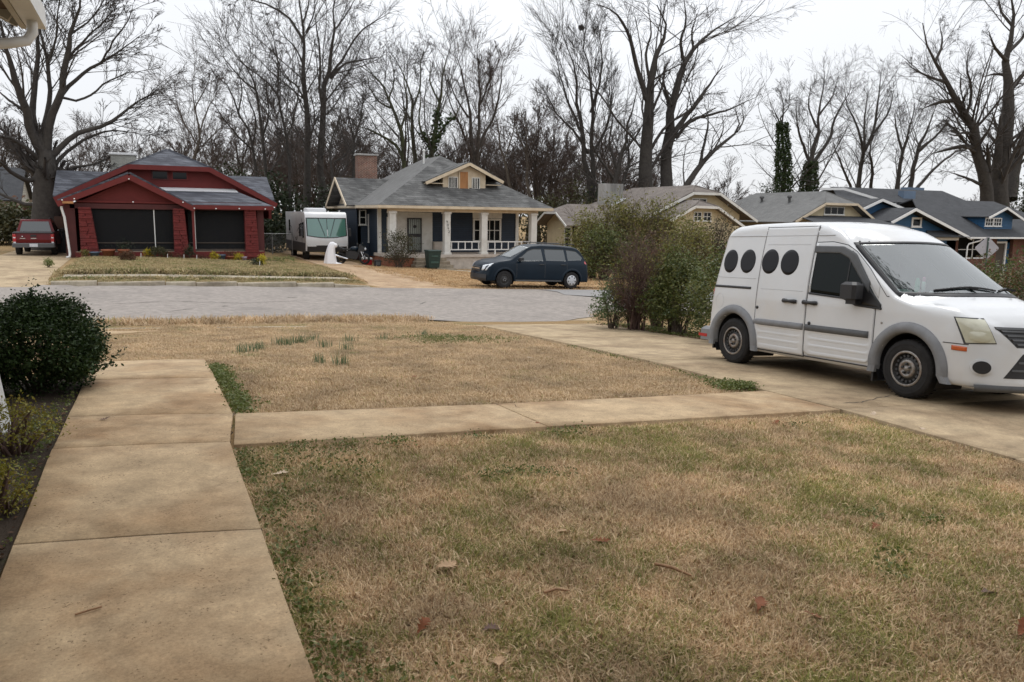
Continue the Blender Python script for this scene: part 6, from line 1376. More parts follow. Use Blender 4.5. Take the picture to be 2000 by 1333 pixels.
for x in (.14, RW-.14):
    for y in (1.0, 5.3): MB().lathe([(.2,-.13),(.44,-.13),(.46,-.08),(.46,.08),(.44,.13),(.2,.13),(.16,.10),(.001,.11)], (x, y, .46), 'x', 20).build('wheel', M['rubber'], rv)
MB().rbox(.5,1.7,2.6,3.6,2.68,2.90,.06).build('air_conditioner', M['rv_white'], rv); MB().rbox(.9,1.5,5.2,5.8,2.68,2.80,.04).build('roof_vent', M['rv_white'], rv)
for x, y in ((.3,.8),(2.1,.8),(.1,2.0),(.1,4.4)): MB().rbox(x-.04,x+.04,y-.04,y+.04,2.66,2.76,.01).build('marker_lamp', M['rv_white'], rv)
for x in (-.28, RW+.10): b = MB(); b.rbox(x,x+.18,.35,.45,1.35,1.78,.03); b.bar((x+.09,.42,1.78),(x+.2 if x < 0 else x-.1,.6,1.95),.03); b.build('side_mirror', M['black_plastic'], rv)

rv.scale = (1,1,1.06)
# motorcycle, nose towards the camera and to the right
mc = thing('motorcycle', 'black sport motorcycle parked beside the white draped form', 'motorcycle', (10.35, 44.5, G(10.35,44.5)+.012), R(-38))
for x in (-.72,.72):
    w = MB().lathe([(.22,-.07),(.27,-.08),(.31,-.05),(.325,0),(.31,.05),(.27,.08),(.22,.07)], (x,0,.325), 'y', 24).build('wheel', M['rubber'], mc)
    b = MB(); b.lathe([(.225,-.05),(.225,.05)], (x,0,.325), 'y', 24)
    for i in range(6): a = i*PI/3; b.bar((x,0,.325),(x+.22*math.cos(a),0,.325+.22*math.sin(a)),.03)
    b.build('rim', M['black_steel'], w)
b = MB(); b.prism([(-.35,-.14,.35),(.3,-.14,.28),(.42,-.14,.62),(.15,-.14,.80),(-.35,-.14,.70)], (0,.28,0)); b.build('engine_fairing', M['black_plastic'], mc)
b = MB(); b.ball((.12,0,.86),.24,8,.62); b.build('fuel_tank', M['navy_paint'], mc)
b = MB(); b.rbox(-.75,-.05,-.13,.13,.78,.87,.04); b.build('seat', M['rubber'], mc)
b = MB(); b.prism([(-1.0,-.08,.95),(-.55,-.11,.72),(-.4,-.11,.82),(-.95,-.08,1.02)], (0,.18,0)); b.build('tail', M['black_plastic'], mc)
for y in (-.11,.11): b = MB(); b.tube([(.72,y,.325),(.45,y,.98)], .03, 6); b.build('fork', M['chrome'], mc)
b = MB(); b.prism([(.42,-.17,.70),(.78,-.10,.80),(.70,-.10,1.02),(.45,-.14,1.12)], (0,.30,0)); b.build('front_fairing', M['black_plastic'], mc)
b = MB(); b.add([(.72,-.12,1.0),(.72,.12,1.0),(.50,.10,1.20),(.50,-.10,1.20)], [(0,1,2,3)]); b.build('wind_shield', M['tint_glass'], mc)
MB().lathe([(.001,.0),(.06,.0),(.08,-.04)], (.80,0,.87), 'x', 12).build('headlight', M['clear_lens'], mc)
b = MB(); b.tube([(.42,-.36,1.02),(.46,-.15,1.0),(.46,.15,1.0),(.42,.36,1.02)], .018, 6); b.build('handlebar', M['black_steel'], mc)
for y in (-.33,.33): b = MB(); b.rbox(.44,.48,y-.07,y+.07,1.10,1.19,.02); b.bar((.44,y,1.0),(.46,y,1.12),.015); b.build('mirror', M['black_plastic'], mc)
b = MB(); b.tube([(-.2,-.2,.3),(-.7,-.22,.42),(-.95,-.22,.5)], [.05,.06,.065], 8); b.build('exhaust', M['chrome'], mc)
# white sheet draped over something with a stooped head
M['sheet'] = mat('white_sheet', (.80,.80,.82), .7, .04, 3)
t = thing('draped_sheet', 'white sheet draped over a stooped form beside the motorcycle', 'sheet', (9.05, 44.2, G(9.05,44.2)+.01))
V = []; prof = [(.44,0),(.40,.25),(.34,.55),(.29,.8),(.27,.98),(.24,1.10),(.15,1.19),(.001,1.21)]; nk = 40
for r, z in prof:
    for k in range(nk):
        a = 2*PI*k/nk; f = 1+.13*math.sin(a*5+z*1.2)*(1-z/1.3)+.05*math.sin(a*11+z*3)*(1-z/1.3); lean = .16*sst(.6,1.2,z)
        V.append((r*f*math.cos(a)*1.02+lean, r*f*math.sin(a)*.8, z+.02*math.sin(a*3)*sst(0,.3,z)))
F = [(i*nk+k, i*nk+(k+1)%nk, (i+1)*nk+(k+1)%nk, (i+1)*nk+k) for i in range(len(prof)-1) for k in range(nk)]
MB().add(V, F, True).build('sheet_body', M['sheet'], t); t.scale = (.74,.74,.98)
b = MB(); b.ball((.36,-.05,1.02),.17,8,.75); b.build('stooped_head', M['sheet'], t)
b = MB(); b.add([(.30,-.3,.01),(.75,-.25,.012),(.85,-.10,.02),(.55,.05,.05),(.25,0,.12)], [(0,1,2,3,4)]); b.build('trailing_hem', M['sheet'], t)
# cooler, small black speaker, green bin
t = thing('cooler', 'red cooler box with a white lid against the blue house foundation', 'cooler', (11.25, 44.9, G(11.25,44.9)))
MB().rbox(-.27,.27,-.17,.17,0,.30,.03).build('body', mat('red_plastic', (.38,.015,.02), .4, .1, 6), t); MB().rbox(-.29,.29,-.19,.19,.30,.40,.03).build('lid', M['clean_white'], t); b = MB(); b.tube([(-.30,-.05,.22),(-.30,-.2,.34),(.30,-.2,.34),(.30,-.05,.22)], .015, 6); b.build('handle', M['clean_white'], t)
t = thing('black_crate', 'small black box on the ground right of the red cooler', 'box', (11.55, 43.7, G(11.55,43.7)))
MB().rbox(-.18,.18,-.15,.15,0,.34,.02).build('body', M['black_plastic'], t); MB().box(-.12,.12,-.162,-.148,.06,.26).build('front_panel', M['mid_plastic'], t); b = MB(); b.tube([(-.12,0,.34),(-.1,0,.40),(.1,0,.40),(.12,0,.34)], .012, 6); b.build('handle', M['black_plastic'], t)
M['bin_green'] = mat('bin_green', (.015,.038,.032), .5, .15, 4)
t = thing('trash_bin', 'dark green wheeled bin standing in front of the porch steps', 'bin', (14.33, 42.35, G(14.33,42.35)))
b = MB(); b.add([(-.29,-.30,.10),(.29,-.30,.10),(.29,.25,.06),(-.29,.25,.06),(-.37,-.38,1.0),(.37,-.38,1.0),(.37,.33,1.0),(-.37,.33,1.0)], [(0,3,2,1),(4,5,6,7),(0,1,5,4),(1,2,6,5),(2,3,7,6),(3,0,4,7)]); b.build('body', M['bin_green'], t)
b = MB(); b.rbox(-.40,.40,-.42,.36,1.0,1.07,.03); b.build('lid', M['bin_green'], t); b = MB(); b.box(-.22,.22,-.372,-.345,.35,.45); b.box(-.18,.18,-.385,-.355,.70,.78); b.build('moulded_panel', mat('bin_panel', (.04,.085,.07), .5), t)
for x in (-.31,.31): MB().lathe([(.001,-.03),(.11,-.03),(.11,.03),(.001,.03)], (x,.27,.11), 'x', 14).build('wheel', M['rubber'], t)
b = MB(); b.tube([(-.3,.40,.98),(.3,.40,.98)], .02, 6); b.build('handle', M['bin_green'], t)
# road sign seen from behind
t = thing('road_sign', 'diamond road sign seen from its grey back on a green post', 'sign', (42.1, 29.4, G(42.1,29.4)))
c = at(1928, 485, 29.4)-Vector((42.1,29.4,G(42.1,29.4))); r_ = .66
M['sign_back'] = mat('bare_sign_aluminium', (.36,.35,.37), .45, .08, 3, metal=.3)
Q = Matrix.Translation(c) @ Matrix.Rotation(R(-28), 4, 'Z'); P = []
for k in range(4):
    a = k*PI/2
    for o_ in (-.09,0,.09): 
        q = Vector((math.cos(a+o_)*r_*(1 if o_ == 0 else .985), 0, math.sin(a+o_)*r_*(1 if o_ == 0 else .985))); P.append(q)
P = [Vector((math.cos(a)*r_, 0, math.sin(a)*r_)) for a in (0,PI/2,PI,1.5*PI)]
R8 = []
for k in range(4):
    a, b_ = P[k], P[(k+1)%4]; R8 += [a*.93+b_*.07, a*.07+b_*.93]
MB().prism([Q @ p for p in R8], (0,.012,0)).build('sign_plate', M['sign_back'], t)
b = MB(); b.bar((c.x,c.y-.03,-.1),(c.x,c.y-.03,c.z+r_*.85), .07, .05, (0,1,0)); b.build('post', mat('green_sign_post', (.03,.06,.045), .6, .1), t)
for dz in (-.35,.35): MB().lathe([(.03,0),(.03,-.03),(.001,-.035)], (c.x,c.y-.055,c.z+dz), 'y', 8).build('bolt', M['chrome'], t)
# chain link fence with posts between the houses and a wooden fence far behind
M['galv'] = mat('galvanised_steel', (.30,.31,.31), .5, .1, 5, metal=.4)
t = thing('chain_link_fence', 'low chain link fence with steel posts between the two houses', 'fence', (5.6, 51.0, G(6,51)))
for x in (0.1,1.3,2.5): b = MB(); b.tube([(x,0,-.1),(x,0,1.25)], .03, 6); b.build('post', M['galv'], t)
b = MB(); b.tube([(0.1,0,1.2),(2.5,0,1.2)], .022, 6); b.build('top_rail', M['galv'], t)
b = MB()
for k in range(26): b.bar((.1+k*.096,0,.02),(min(2.5,.1+k*.096+1.15),0,1.17 if .1+k*.096+1.15 <= 2.5 else .02+(2.4-k*.096)),.006); b.bar((.1+k*.096,0,.02),(max(.1,.1+k*.096-1.15),0,1.17 if k*.096 >= 1.15 else .02+k*.096),.006)
b.build('wire_mesh', M['galv'], t)['kind'] = 'stuff'
t = thing('wood_fence', 'weathered grey wooden fence beyond the gap between red house and motorhome', 'fence', (3.0, 70.0, G(6,70)))
mw = mat('weathered_fence_board', (.11,.095,.08), .9, .25, 5)
for k in range(38): MB().box(k*.30,k*.30+.27,0,.03,-.1,1.75+.04*math.sin(k*2.3)).build('plank', mw, t)
for z in (.4,1.4): MB().box(0,11.4,.03,.09,z,z+.09).build('rail', mw, t)
t = thing('parked_car', 'far parked car half hidden behind the chain link fence', 'car', (6.3, 58.0, G(6.3,58)))
b = MB(); boxy(b, [(-2.0,.3,.8),(2.0,.3,.8),(2.1,.6,.8),(1.9,.85,.78),(.9,.95,.78),(-1.9,.95,.78),(-2.05,.7,.8)][::-1], 0, 0); b.build('body', mat('slate_blue_paint', (.05,.07,.10), .35), t)
b = MB(); boxy(b, [(-1.6,.95,.7),(1.0,.95,.7),(.5,1.4,.58),(-1.1,1.42,.58)][::-1], 0, 0); b.build('cabin', M['tint_glass'], t)
for x in (-1.3,1.3):
    for y in (-.72,.72): MB().lathe([(.001,-.1),(.3,-.1),(.31,0),(.3,.1),(.001,.1)], (x,y,.31), 'y', 16).build('wheel', M['rubber'], t)
# ------------------------------------------------------------------ shrubs, hedge, garden, grass, fallen leaves
LF = {
 'box': leafmat('boxwood_leaves', [(.013,.027,.008),(.024,.045,.012),(.046,.075,.021)], .5, .15, .2),
 'yellow': leafmat('yellow_green_leaves', [(.14,.15,.022),(.25,.23,.03),(.18,.11,.022)], .5, .3),
 'privet': leafmat('privet_leaves', [(.085,.10,.024),(.155,.16,.04),(.22,.195,.058),(.12,.09,.035)], .5, .3),
 'ever': leafmat('broad_evergreen_leaves', [(.035,.055,.015),(.07,.095,.024),(.135,.145,.04),(.09,.085,.028)], .42, .2),
 'pale': leafmat('pale_green_leaves', [(.05,.085,.03),(.10,.14,.05),(.16,.19,.09)], .5, .3),
 'rust': leafmat('rusty_mixed_leaves', [(.04,.07,.022),(.08,.105,.03),(.15,.065,.045),(.19,.14,.08)], .5, .25),
 'brown': leafmat('dead_brown_leaves', [(.07,.035,.02),(.12,.06,.03),(.06,.035,.022)], .8, .2),
 'litter': leafmat('leaf_litter', [(.16,.085,.04),(.26,.16,.085),(.11,.06,.03),(.30,.21,.13)], .8, .15),
 'olive': leafmat('olive_leaves', [(.035,.04,.016),(.06,.06,.024),(.08,.065,.03)], .6, .2),
 'dark': leafmat('dark_evergreen', [(.014,.024,.010),(.024,.036,.014),(.035,.045,.018)], .6, .1),
 'flower': leafmat('yellow_flowers', [(.42,.34,.02),(.55,.45,.03),(.20,.20,.03)], .6, .3),
 'weed': leafmat('green_weeds', [(.09,.125,.03),(.14,.175,.045),(.19,.21,.07),(.10,.11,.035)], .5, .3),
 'onion': leafmat('onion_blades', [(.085,.14,.07),(.12,.18,.09),(.17,.20,.10)], .5, .25),
}
M['stem'] = mat('shrub_stems', (.095,.07,.052), .9, .25, 8); M['stem_red'] = mat('purplish_twigs', (.105,.062,.050), .9, .25, 8)
def shrub(name, label, cat, base, rad, n, size, leaf, seed, group=None, stems=18, stem='stem', hollow=.55, lumps=.28, per=10, cs=.10, aspect=.5, flat=.12, twigs=0, low=.05):
    """shrub > stems, foliage: leaves in clumps through an uneven crown of radii rad=(x,y,height)"""
    g = np.random.default_rng(seed); t = thing(name, label, cat, base, 0, group); rx, ry, hz = rad
    k = max(3, n//per); d = g.normal(size=(k, 3)); d /= np.linalg.norm(d, axis=1, keepdims=True); d[:,2] = np.where(d[:,2] < -.75, -d[:,2], d[:,2])
    ph = g.random(6)*6.3
    bump = 1+lumps*(np.sin(3*np.arctan2(d[:,1], d[:,0])+ph[0]+2*d[:,2])*.5+np.sin(5*d[:,2]+ph[1]+2*d[:,0])*.4+np.sin(7*d[:,0]+ph[2])*.25+g.normal(size=k)*.22)
    r = (hollow+(1-hollow)*g.random(k)**.6)*bump
    C = np.stack([d[:,0]*r*rx, d[:,1]*r*ry, np.maximum(low*hz, hz*.5+d[:,2]*r*hz*.5)], 1)
    idx = np.repeat(np.arange(k), per); V, F, rn = leaf_cloud(seed+3, C[idx], cs, size, aspect)
    rn = np.clip(.65*np.repeat(g.random(k), per)+.35*rn, 0, 1)
    V[:,2] = np.maximum(V[:,2], .005)
    if n: link('foliage', np_mesh('foliage', V, [F], False, rn), t, LF[leaf])
    if stems:
        P = []
        for i in range(stems):
            e = C[g.integers(k)]; b = np.array([g.normal()*rx*.12, g.normal()*ry*.12, -.03]); m1 = b*.6+e*.4+np.array([0,0,hz*.10])+g.normal(size=3)*rx*.06
            P.append(resample([b, m1, e], 7))
        P = np.array(P); rr = np.linspace(1, .3, 7)[None]*(.010+.010*g.random(len(P)))[:,None]*max(1, hz*.55); Vv, Fv = tubes(P, rr, 5)
        if twigs:
            P1, R1 = spawn(g, P, rr, twigs, .25, .7, .55, hz*.5, 5, .05, .2, .5, .004*max(1, hz*.5)); P2, R2 = spawn(g, P1, R1, 3.0, .2, .7, .6, hz*.3, 4, .04, .25, .6, .003*max(1, hz*.5))
            o = len(Vv)
            for P_, R_ in ((P1,R1),(P2,R2)):
                if len(P_): v, f = tubes(P_, R_, 3); Vv = np.concatenate([Vv, v]); Fv = np.concatenate([Fv, f+o]); o = len(Vv)
        link('stems', np_mesh('stems', Vv, [Fv], True), t, M[stem])
    return t
def gpt(px, py, v): p = at(px, py, v); return (p.x, p.y, GL(p.x, p.y))
# --- beside the front walk
bx_ = at(84, 690, 8.45); bz = GL(bx_.x, 8.45)
t = shrub('boxwood_bush', 'dense dark green rounded bush at the left edge beside the front walk', 'bush', (bx_.x-.04, 8.45, bz), (.56,.58,.93), 34000, .032, 'box', 41, stems=26, hollow=.62, lumps=.14, per=16, cs=.04, aspect=.55)
g = np.random.default_rng(4); sh = []
for a, b_ in (((0.0,-.1,.85),(.02,-.1,1.12)),((.5,-.2,.25),(.74,-.3,.46)),((.45,-.25,.3),(.66,-.35,.33)),((-.3,-.1,.85),(-.32,-.1,1.0))):
    a, b_ = np.array(a), np.array(b_)
    for k in range(46): sh.append(a+(b_-a)*k/45)
V, F, rn = leaf_cloud(9, np.array(sh), .018, .032, .55); link('shoots', np_mesh('shoots', V, [F], False, rn*.8), t, LF['box'])['kind'] = 'stuff'
p = gpt(38, 845, 5.9); shrub('yellow_shrub', 'small yellow green shrub with reddish stems in front of the dark bush', 'shrub', (p[0]-.02, 5.9, p[2]), (.24,.22,.42), 1500, .022, 'yellow', 42, stems=26, stem='stem_red', hollow=.5, per=6, cs=.03, low=.45)
p = gpt(4, 960, 4.7); shrub('yellow_shrub', 'low yellow leafed shrub cut by the left edge of the photo beside the walk', 'shrub', (p[0]-.03, 4.7, p[2]), (.17,.17,.34), 1500, .020, 'yellow', 43, stems=20, stem='stem_red', hollow=.5, per=6, cs=.03, low=.3)
# --- the tangled hedge right of the driveway
def at_h(px, ytop, v): return at(px, ytop, v).z-GL(at(px, ytop, v).x, v)
gh = 'overgrown hedge shrubs along the driveway'
p = at(1243, 600, 14.9); shrub('twiggy_shrub', 'brown twiggy tangled shrub with bare stems at the driveway end of the hedge', 'shrub', (p.x, 14.9, GL(p.x,14.9)), (.66,.65,at_h(1243,468,14.9)), 1100, .045, 'privet', 51, gh, stems=46, stem='stem_red', hollow=.5, per=5, cs=.05, twigs=15, low=.42)
p = at(1196, 600, 15.3); shrub('pale_leaf_shrub', 'low sprawling light green shrub at the left foot of the hedge', 'shrub', (p.x, 15.3, GL(p.x,15.3)), (.44,.5,at_h(1196,552,15.3)), 2600, .055, 'pale', 52, gh, stems=16, hollow=.4, per=7, cs=.07, lumps=.45, twigs=3)
p = at(1328, 600, 13.9); shrub('evergreen_shrub', 'dark glossy leaved shrub next to the rear of the white van', 'shrub', (p.x, 13.9, GL(p.x,13.9)), (.60,.75,at_h(1320,505,13.9)), 12000, .055, 'ever', 53, gh, stems=20, hollow=.55, per=10, cs=.075, lumps=.3)
p = at(1352, 600, 13.6); shrub('upright_shrub', 'taller bright green shrub top rising behind the van rear', 'shrub', (p.x+.1, 14.4, GL(p.x,14.4)), (.52,.5,at_h(1352,452,14.4)), 4200, .055, 'privet', 54, gh, stems=30, hollow=.4, per=8, cs=.08, lumps=.4, twigs=4, low=.5)
p = at(1283, 600, 15.6); shrub('berry_shrub', 'loose rusty green shrub in the middle of the hedge', 'shrub', (p.x, 15.6, GL(p.x,15.6)), (.75,.6,at_h(1283,462,15.6)), 2800, .055, 'rust', 55, gh, stems=34, stem='stem_red', hollow=.4, per=8, cs=.09, lumps=.4, twigs=9, low=.2)
p = at(1395, 600, 11.8); shrub('evergreen_shrub', 'dark shrub hidden in part behind the van rear wheel', 'shrub', (p.x+.4, 11.9, GL(p.x,11.9)), (.7,.9,1.75), 6000, .06, 'ever', 56, gh, stems=14, hollow=.5, per=10, cs=.09)
for i, (px, v, top, lf, lb) in enumerate(((1900,9.4,521,'rust','reddish green hedge shrub seen just past the van windscreen'),(1965,8.3,514,'ever','green hedge shrub right of the windscreen, cut low'),(2030,7.4,508,'rust','hedge shrub running out of the photo at the right edge'))):
    p = at(px, 560, v); shrub('hedge_shrub', lb, 'shrub', (p.x+.3, v, GL(p.x,v)), (.85,.75,at_h(px,top,v)), 7500, .05, lf, 60+i, 'hedge shrubs behind the van bonnet', stems=16, hollow=.55, per=9, cs=.07, lumps=.35, twigs=3)
# --- far side shrubs
gs_ = 'tall shrubs beside the cream bungalow'
for i, (px, yb, v, top, w, lf, lb, n) in enumerate(((1150,528,36.5,418,1.35,'privet','tall olive green shrub behind the tail of the blue car',7500),(1215,528,36.0,392,1.5,'privet','tallest yellow green shrub hiding the cream bungalow wall',8500),(1285,520,35.5,398,1.7,'privet','wide airy green shrub before the cream porch gable',7500),(1180,530,34.5,450,1.4,'ever','darker green shrub low in front of the tall shrubs',7000),(1350,520,35.0,430,1.4,'privet','airy shrub half hidden by the van roof',5000),(1395,520,36,428,1.2,'olive','thin shrub just above the rear corner of the van roof',2500))):
    p = at(px, yb, v); z = GL(p.x, v); shrub('tall_shrub', lb, 'shrub', (p.x, v, z), (w,1.2,at(px, top, v).z-z), int(n*.72), .12, lf, 70+i, gs_, stems=44, hollow=.35, per=8, cs=.2, lumps=.42, twigs=8, low=.04)
p = at(779, 523, 42.6); shrub('porch_shrub', 'thin leafed brownish shrub in front of the blue house steps', 'shrub', (p.x, 42.6, GL(p.x,42.6)), (.95,.7,2.05), 2600, .085, 'olive', 80, stems=36, hollow=.4, per=6, cs=.12, twigs=4)
for i, (px, v, top, w, lf, n, lb) in enumerate(((545,60,352,1.8,'dark',1700,'dark evergreen mass behind the right end of the red roof'),(655,63,362,1.7,'dark',1500,'dark evergreen between the motorhome and the brick chimney'),(690,66,352,1.6,'olive',1500,'olive evergreen just left of the brick chimney'),(1115,64,362,2.6,'olive',1800,'brown green thicket behind the right corner of the blue house'),(1165,66,365,2.0,'dark',1500,'dark thicket behind the cream bungalow chimney'),(60,58,398,2.6,'rust',3000,'reddish brown shrub behind the red truck'),(15,56,410,2.0,'olive',2200,'grey green shrub left of the red truck'),(110,57,405,1.8,'dark',1800,'dark shrub between the red truck and the oak trunk'),(455,72,330,2.2,'dark',1500,'dark evergreen behind the red house ridge'),(2010,58,340,2.6,'dark',3500,'dark evergreen at the far right edge'),(1060,62,380,2.2,'olive',2200,'low brown green bushes right of the blue house'),(1500,90,345,2.5,'dark',1800,'dark bushes on the skyline left of the ivy tree'),(590,62,402,1.8,'dark',1300,'dark bushes behind the motorhome roof'),(520,56,425,1.3,'dark',1500,'dark bush in the gap right of the red house'))):
    p = at(px, 430, v); z = GL(p.x, v); shrub('evergreen_bush', lb, 'bush', (p.x, v, z), (w,1.6,at(px, top, v).z-z), n, .26, lf, 90+i, 'dark bushes behind the houses', stems=10, hollow=.35, per=8, cs=.3, lumps=.4, aspect=.6)
# undergrowth along the foot of the wood
g = np.random.default_rng(5); S = []
for i in range(1500):
    px = g.uniform(-100, 2100); v = g.uniform(70, 95); p = at(px, 420, v); S.append((p.x, p.y, G(p.x, p.y)-.1))
S = np.array(S); n = len(S); E = S+np.stack([g.normal(size=n)*.9, g.normal(size=n)*.9, .6+1.9*g.random(n)**1.6], 1); P = np.stack([S, S*.5+E*.5+g.normal(size=(n,3))*.15, E], 1)
rr = np.repeat(np.array([[.028,.02,.012]]), n, 0); V, F = tubes(P, rr, 3); P1, R1 = spawn(g, P, rr, 5, .3, .7, .6, 1.6, 3, .05, .25, .6, .014); v2, f2 = tubes(P1, R1, 3)
tag(link('undergrowth', np_mesh('undergrowth', np.concatenate([V, v2]), [np.concatenate([F, f2+len(V)])]), None, M['twig_red']), 'brown tangled undergrowth along the foot of the wood', 'undergrowth', None, 'stuff')

# --- garden in front of the red bungalow
M['terracotta'] = mat('terracotta', (.30,.10,.05), .8, .15, 6); M['blue_pot'] = mat('blue_grey_pot', (.10,.14,.20), .5, .15, 6); M['lilac_pot'] = mat('lilac_pot', (.42,.34,.44), .5, .1, 6)
gp_ = 'pots and plants along the red porch'
def pot(px, py, v, r, h_, m_, label, plant=None, ph=.3, seed=0, n=260):
    p = at(px, py, v); z = GL(p.x, v); t = thing('flower_pot', label, 'pot', (p.x, v, z), 0, gp_)
    MB().lathe([(.001,0),(r*.72,0),(r*.95,h_*.8),(r*1.05,h_*.8),(r*1.05,h_),(r*.92,h_),(r*.88,h_*.85),(.001,h_*.85)], (0,0,0), 'z', 18).build('bowl', M[m_], t)
    if plant:
        g = np.random.default_rng(seed); C = g.normal(size=(n,3))*np.array([r*.75,r*.75,ph*.35])+np.array([0,0,h_+ph*.4]); V, F, rn = leaf_cloud(seed, C, .02, .07, .5); V[:,2] = np.maximum(V[:,2], h_*.8)
        link('plant', np_mesh('plant', V, [F], False, rn), t, LF[plant])
pot(212,500,42.2,.30,.34,'terracotta','wide terracotta pot standing left of the brown round shrub'); pot(242,497,42.0,.26,.36,'terracotta','terracotta pot with dark green plant behind the brown round shrub','dark',.35,301)
pot(185,500,42.2,.22,.22,'blue_pot','blue grey pot at the foot of the left stone pillar'); pot(433,503,42.1,.2,.26,'blue_pot','blue grey pot below the right screen'); pot(477,505,41.8,.13,.2,'lilac_pot','small lilac pot by the right stone pillar'); pot(452,504,42.1,.24,.2,'terracotta','shallow red pot under the right screen','brown',.25,302)
for i, (px, py, v, r, h_, lf, nm, lb, n) in enumerate(((248,512,38.5,.36,.34,'brown','round_shrub','round brown winter shrub alone on the red house lawn',1500),(290,500,42.0,.20,.40,'flower','yellow_plant','bright yellow green plant left of the olive bush',420),(308,500,41.9,.42,.48,'olive','round_shrub','rounded olive bush in front of the large screen',1400),(330,500,42.0,.25,.26,'brown','dry_plant','low brown dried plant right of the olive bush',300),(370,500,41.9,.22,.60,'dark','upright_shrub','dark upright shrub at the middle stone pillar',700),(418,503,41.8,.20,.36,'flower','yellow_plant','yellow flowering plant at the left of the right screen',420),(466,503,41.8,.22,.36,'flower','yellow_plant','yellow flowering plant at the right of the right screen',420),(511,517,37.0,.20,.44,'flower','yellow_plant','tall yellow flowers on the lawn right of the red house',460),(502,519,37.0,.34,.30,'dark','low_plant','dark green low plant under the yellow flowers on the lawn',600),(166,498,42.1,.16,.36,'privet','low_plant','pale green plant before the left stone pillar',300),(95,522,36.0,.14,.36,'weed','grass_clump','bright green grass clump at the red house driveway edge',360),(545,505,42,.9,.26,'weed','weed_patch','green weeds right of the red house towards the motorhome',900),(352,503,42,.3,.16,'brown','dry_plant','flat brown plant remains before the middle pillar',240),(395,503,42,.3,.18,'brown','dry_plant','flat brown plant remains under the right screen',240))):
    p = at(px, py, v); shrub(nm, lb, 'plant', (p.x, v, GL(p.x, v)), (r,r,h_), n, .06, lf, 320+i, None, stems=8, hollow=.4, per=6, cs=.05, lumps=.3)
for i, (px, py) in enumerate(((275,503),(327,504),(359,504),(384,505),(507,520))):
    p = at(px, py, 41.2 if i < 4 else 36.6); t = thing('garden_stake', 'thin white stake stuck in the red house flower bed', 'stake', (p.x, p.y, GL(p.x, p.y)), 0, 'white garden stakes'); MB().bar((0,0,-.05),(.01,0,.22),.025).build('peg', M['clean_white'], t)

# --- grass: clumps of blades instanced on points (geometry nodes), coloured by place
def grass_mat(name, gbias, dry, grn):
    m, t, N, K, o = nodes(name)
    g = N('ShaderNodeNewGeometry'); at_ = N('ShaderNodeAttribute', attribute_name='rnd'); oi = N('ShaderNodeObjectInfo')
    n1 = N('ShaderNodeTexNoise', i_Scale=.9, i_Detail=5.0, i_Roughness=.62); K(g.outputs['Position'], n1.inputs['Vector'])
    n2 = N('ShaderNodeTexNoise', i_Scale=4.5, i_Detail=3.0); K(g.outputs['Position'], n2.inputs['Vector'])
    ad = N('ShaderNodeMath', operation='MULTIPLY_ADD'); K(n2.outputs['Fac'], ad.inputs[0]); ad.inputs[1].default_value = .6; K(n1.outputs['Fac'], ad.inputs[2])
    r1 = N('ShaderNodeMapRange'); r1.inputs[1].default_value = gbias; r1.inputs[2].default_value = gbias+.28; r1.inputs[3].default_value = .02; r1.inputs[4].default_value = .75; K(ad.outputs[0], r1.inputs[0])
    fr = N('ShaderNodeMath', operation='ADD'); K(at_.outputs['Fac'], fr.inputs[0]); K(oi.outputs['Random'], fr.inputs[1]); fr2 = N('ShaderNodeMath', operation='FRACT'); K(fr.outputs[0], fr2.inputs[0])
    lt = N('ShaderNodeMath', operation='LESS_THAN'); K(fr2.outputs[0], lt.inputs[0]); K(r1.outputs[0], lt.inputs[1])
    rd = ramp(N, [(i/(len(dry)-1), c) for i, c in enumerate(dry)]); K(at_.outputs['Fac'], rd.inputs[0]); rg = ramp(N, [(i/(len(grn)-1), c) for i, c in enumerate(grn)]); K(at_.outputs['Fac'], rg.inputs[0])
    mx = N('ShaderNodeMix', data_type='RGBA'); K(lt.outputs[0], mx.inputs[0]); K(rd.outputs[0], mx.inputs[6]); K(rg.outputs[0], mx.inputs[7])
    n3 = N('ShaderNodeTexNoise', i_Scale=1.7, i_Detail=4.0); K(g.outputs['Position'], n3.inputs['Vector']); mr = N('ShaderNodeMapRange'); mr.inputs[1].default_value = .3; mr.inputs[2].default_value = .7; mr.inputs[3].default_value = .76; mr.inputs[4].default_value = 1.36; K(n3.outputs['Fac'], mr.inputs[0])
    s = N('ShaderNodeVectorMath', operation='SCALE'); K(mx.outputs[2], s.inputs[0]); K(mr.outputs[0], s.inputs['Scale'])
    p = N('ShaderNodeBsdfPrincipled', i_Roughness=.7); p.inputs['Specular IOR Level'].default_value = .2; K(s.outputs[0], p.inputs['Base Color'])
    tl = N('ShaderNodeBsdfTranslucent'); K(s.outputs[0], tl.inputs[0]); ms = N('ShaderNodeMixShader'); ms.inputs[0].default_value = .2; K(p.outputs[0], ms.inputs[1]); K(tl.outputs[0], ms.inputs[2]); K(ms.outputs[0], o.inputs[0]); return m
DRY = [(.42,.29,.165),(.62,.46,.275),(.74,.58,.385),(.52,.35,.19),(.31,.20,.115),(.68,.52,.325)]
GRN = [(.16,.17,.045),(.25,.24,.07),(.33,.29,.10),(.13,.15,.045)]
M['grass_near'] = grass_mat('near_grass', .695, DRY, GRN)
M['grass_mid'] = grass_mat('mid_grass', .93, [(.36,.25,.15),(.50,.37,.225),(.56,.43,.285),(.42,.29,.17)], GRN)
M['grass_far'] = grass_mat('far_grass', .72, [(.30,.235,.125),(.40,.32,.18),(.34,.27,.14)], [(.12,.14,.045),(.17,.18,.06)])
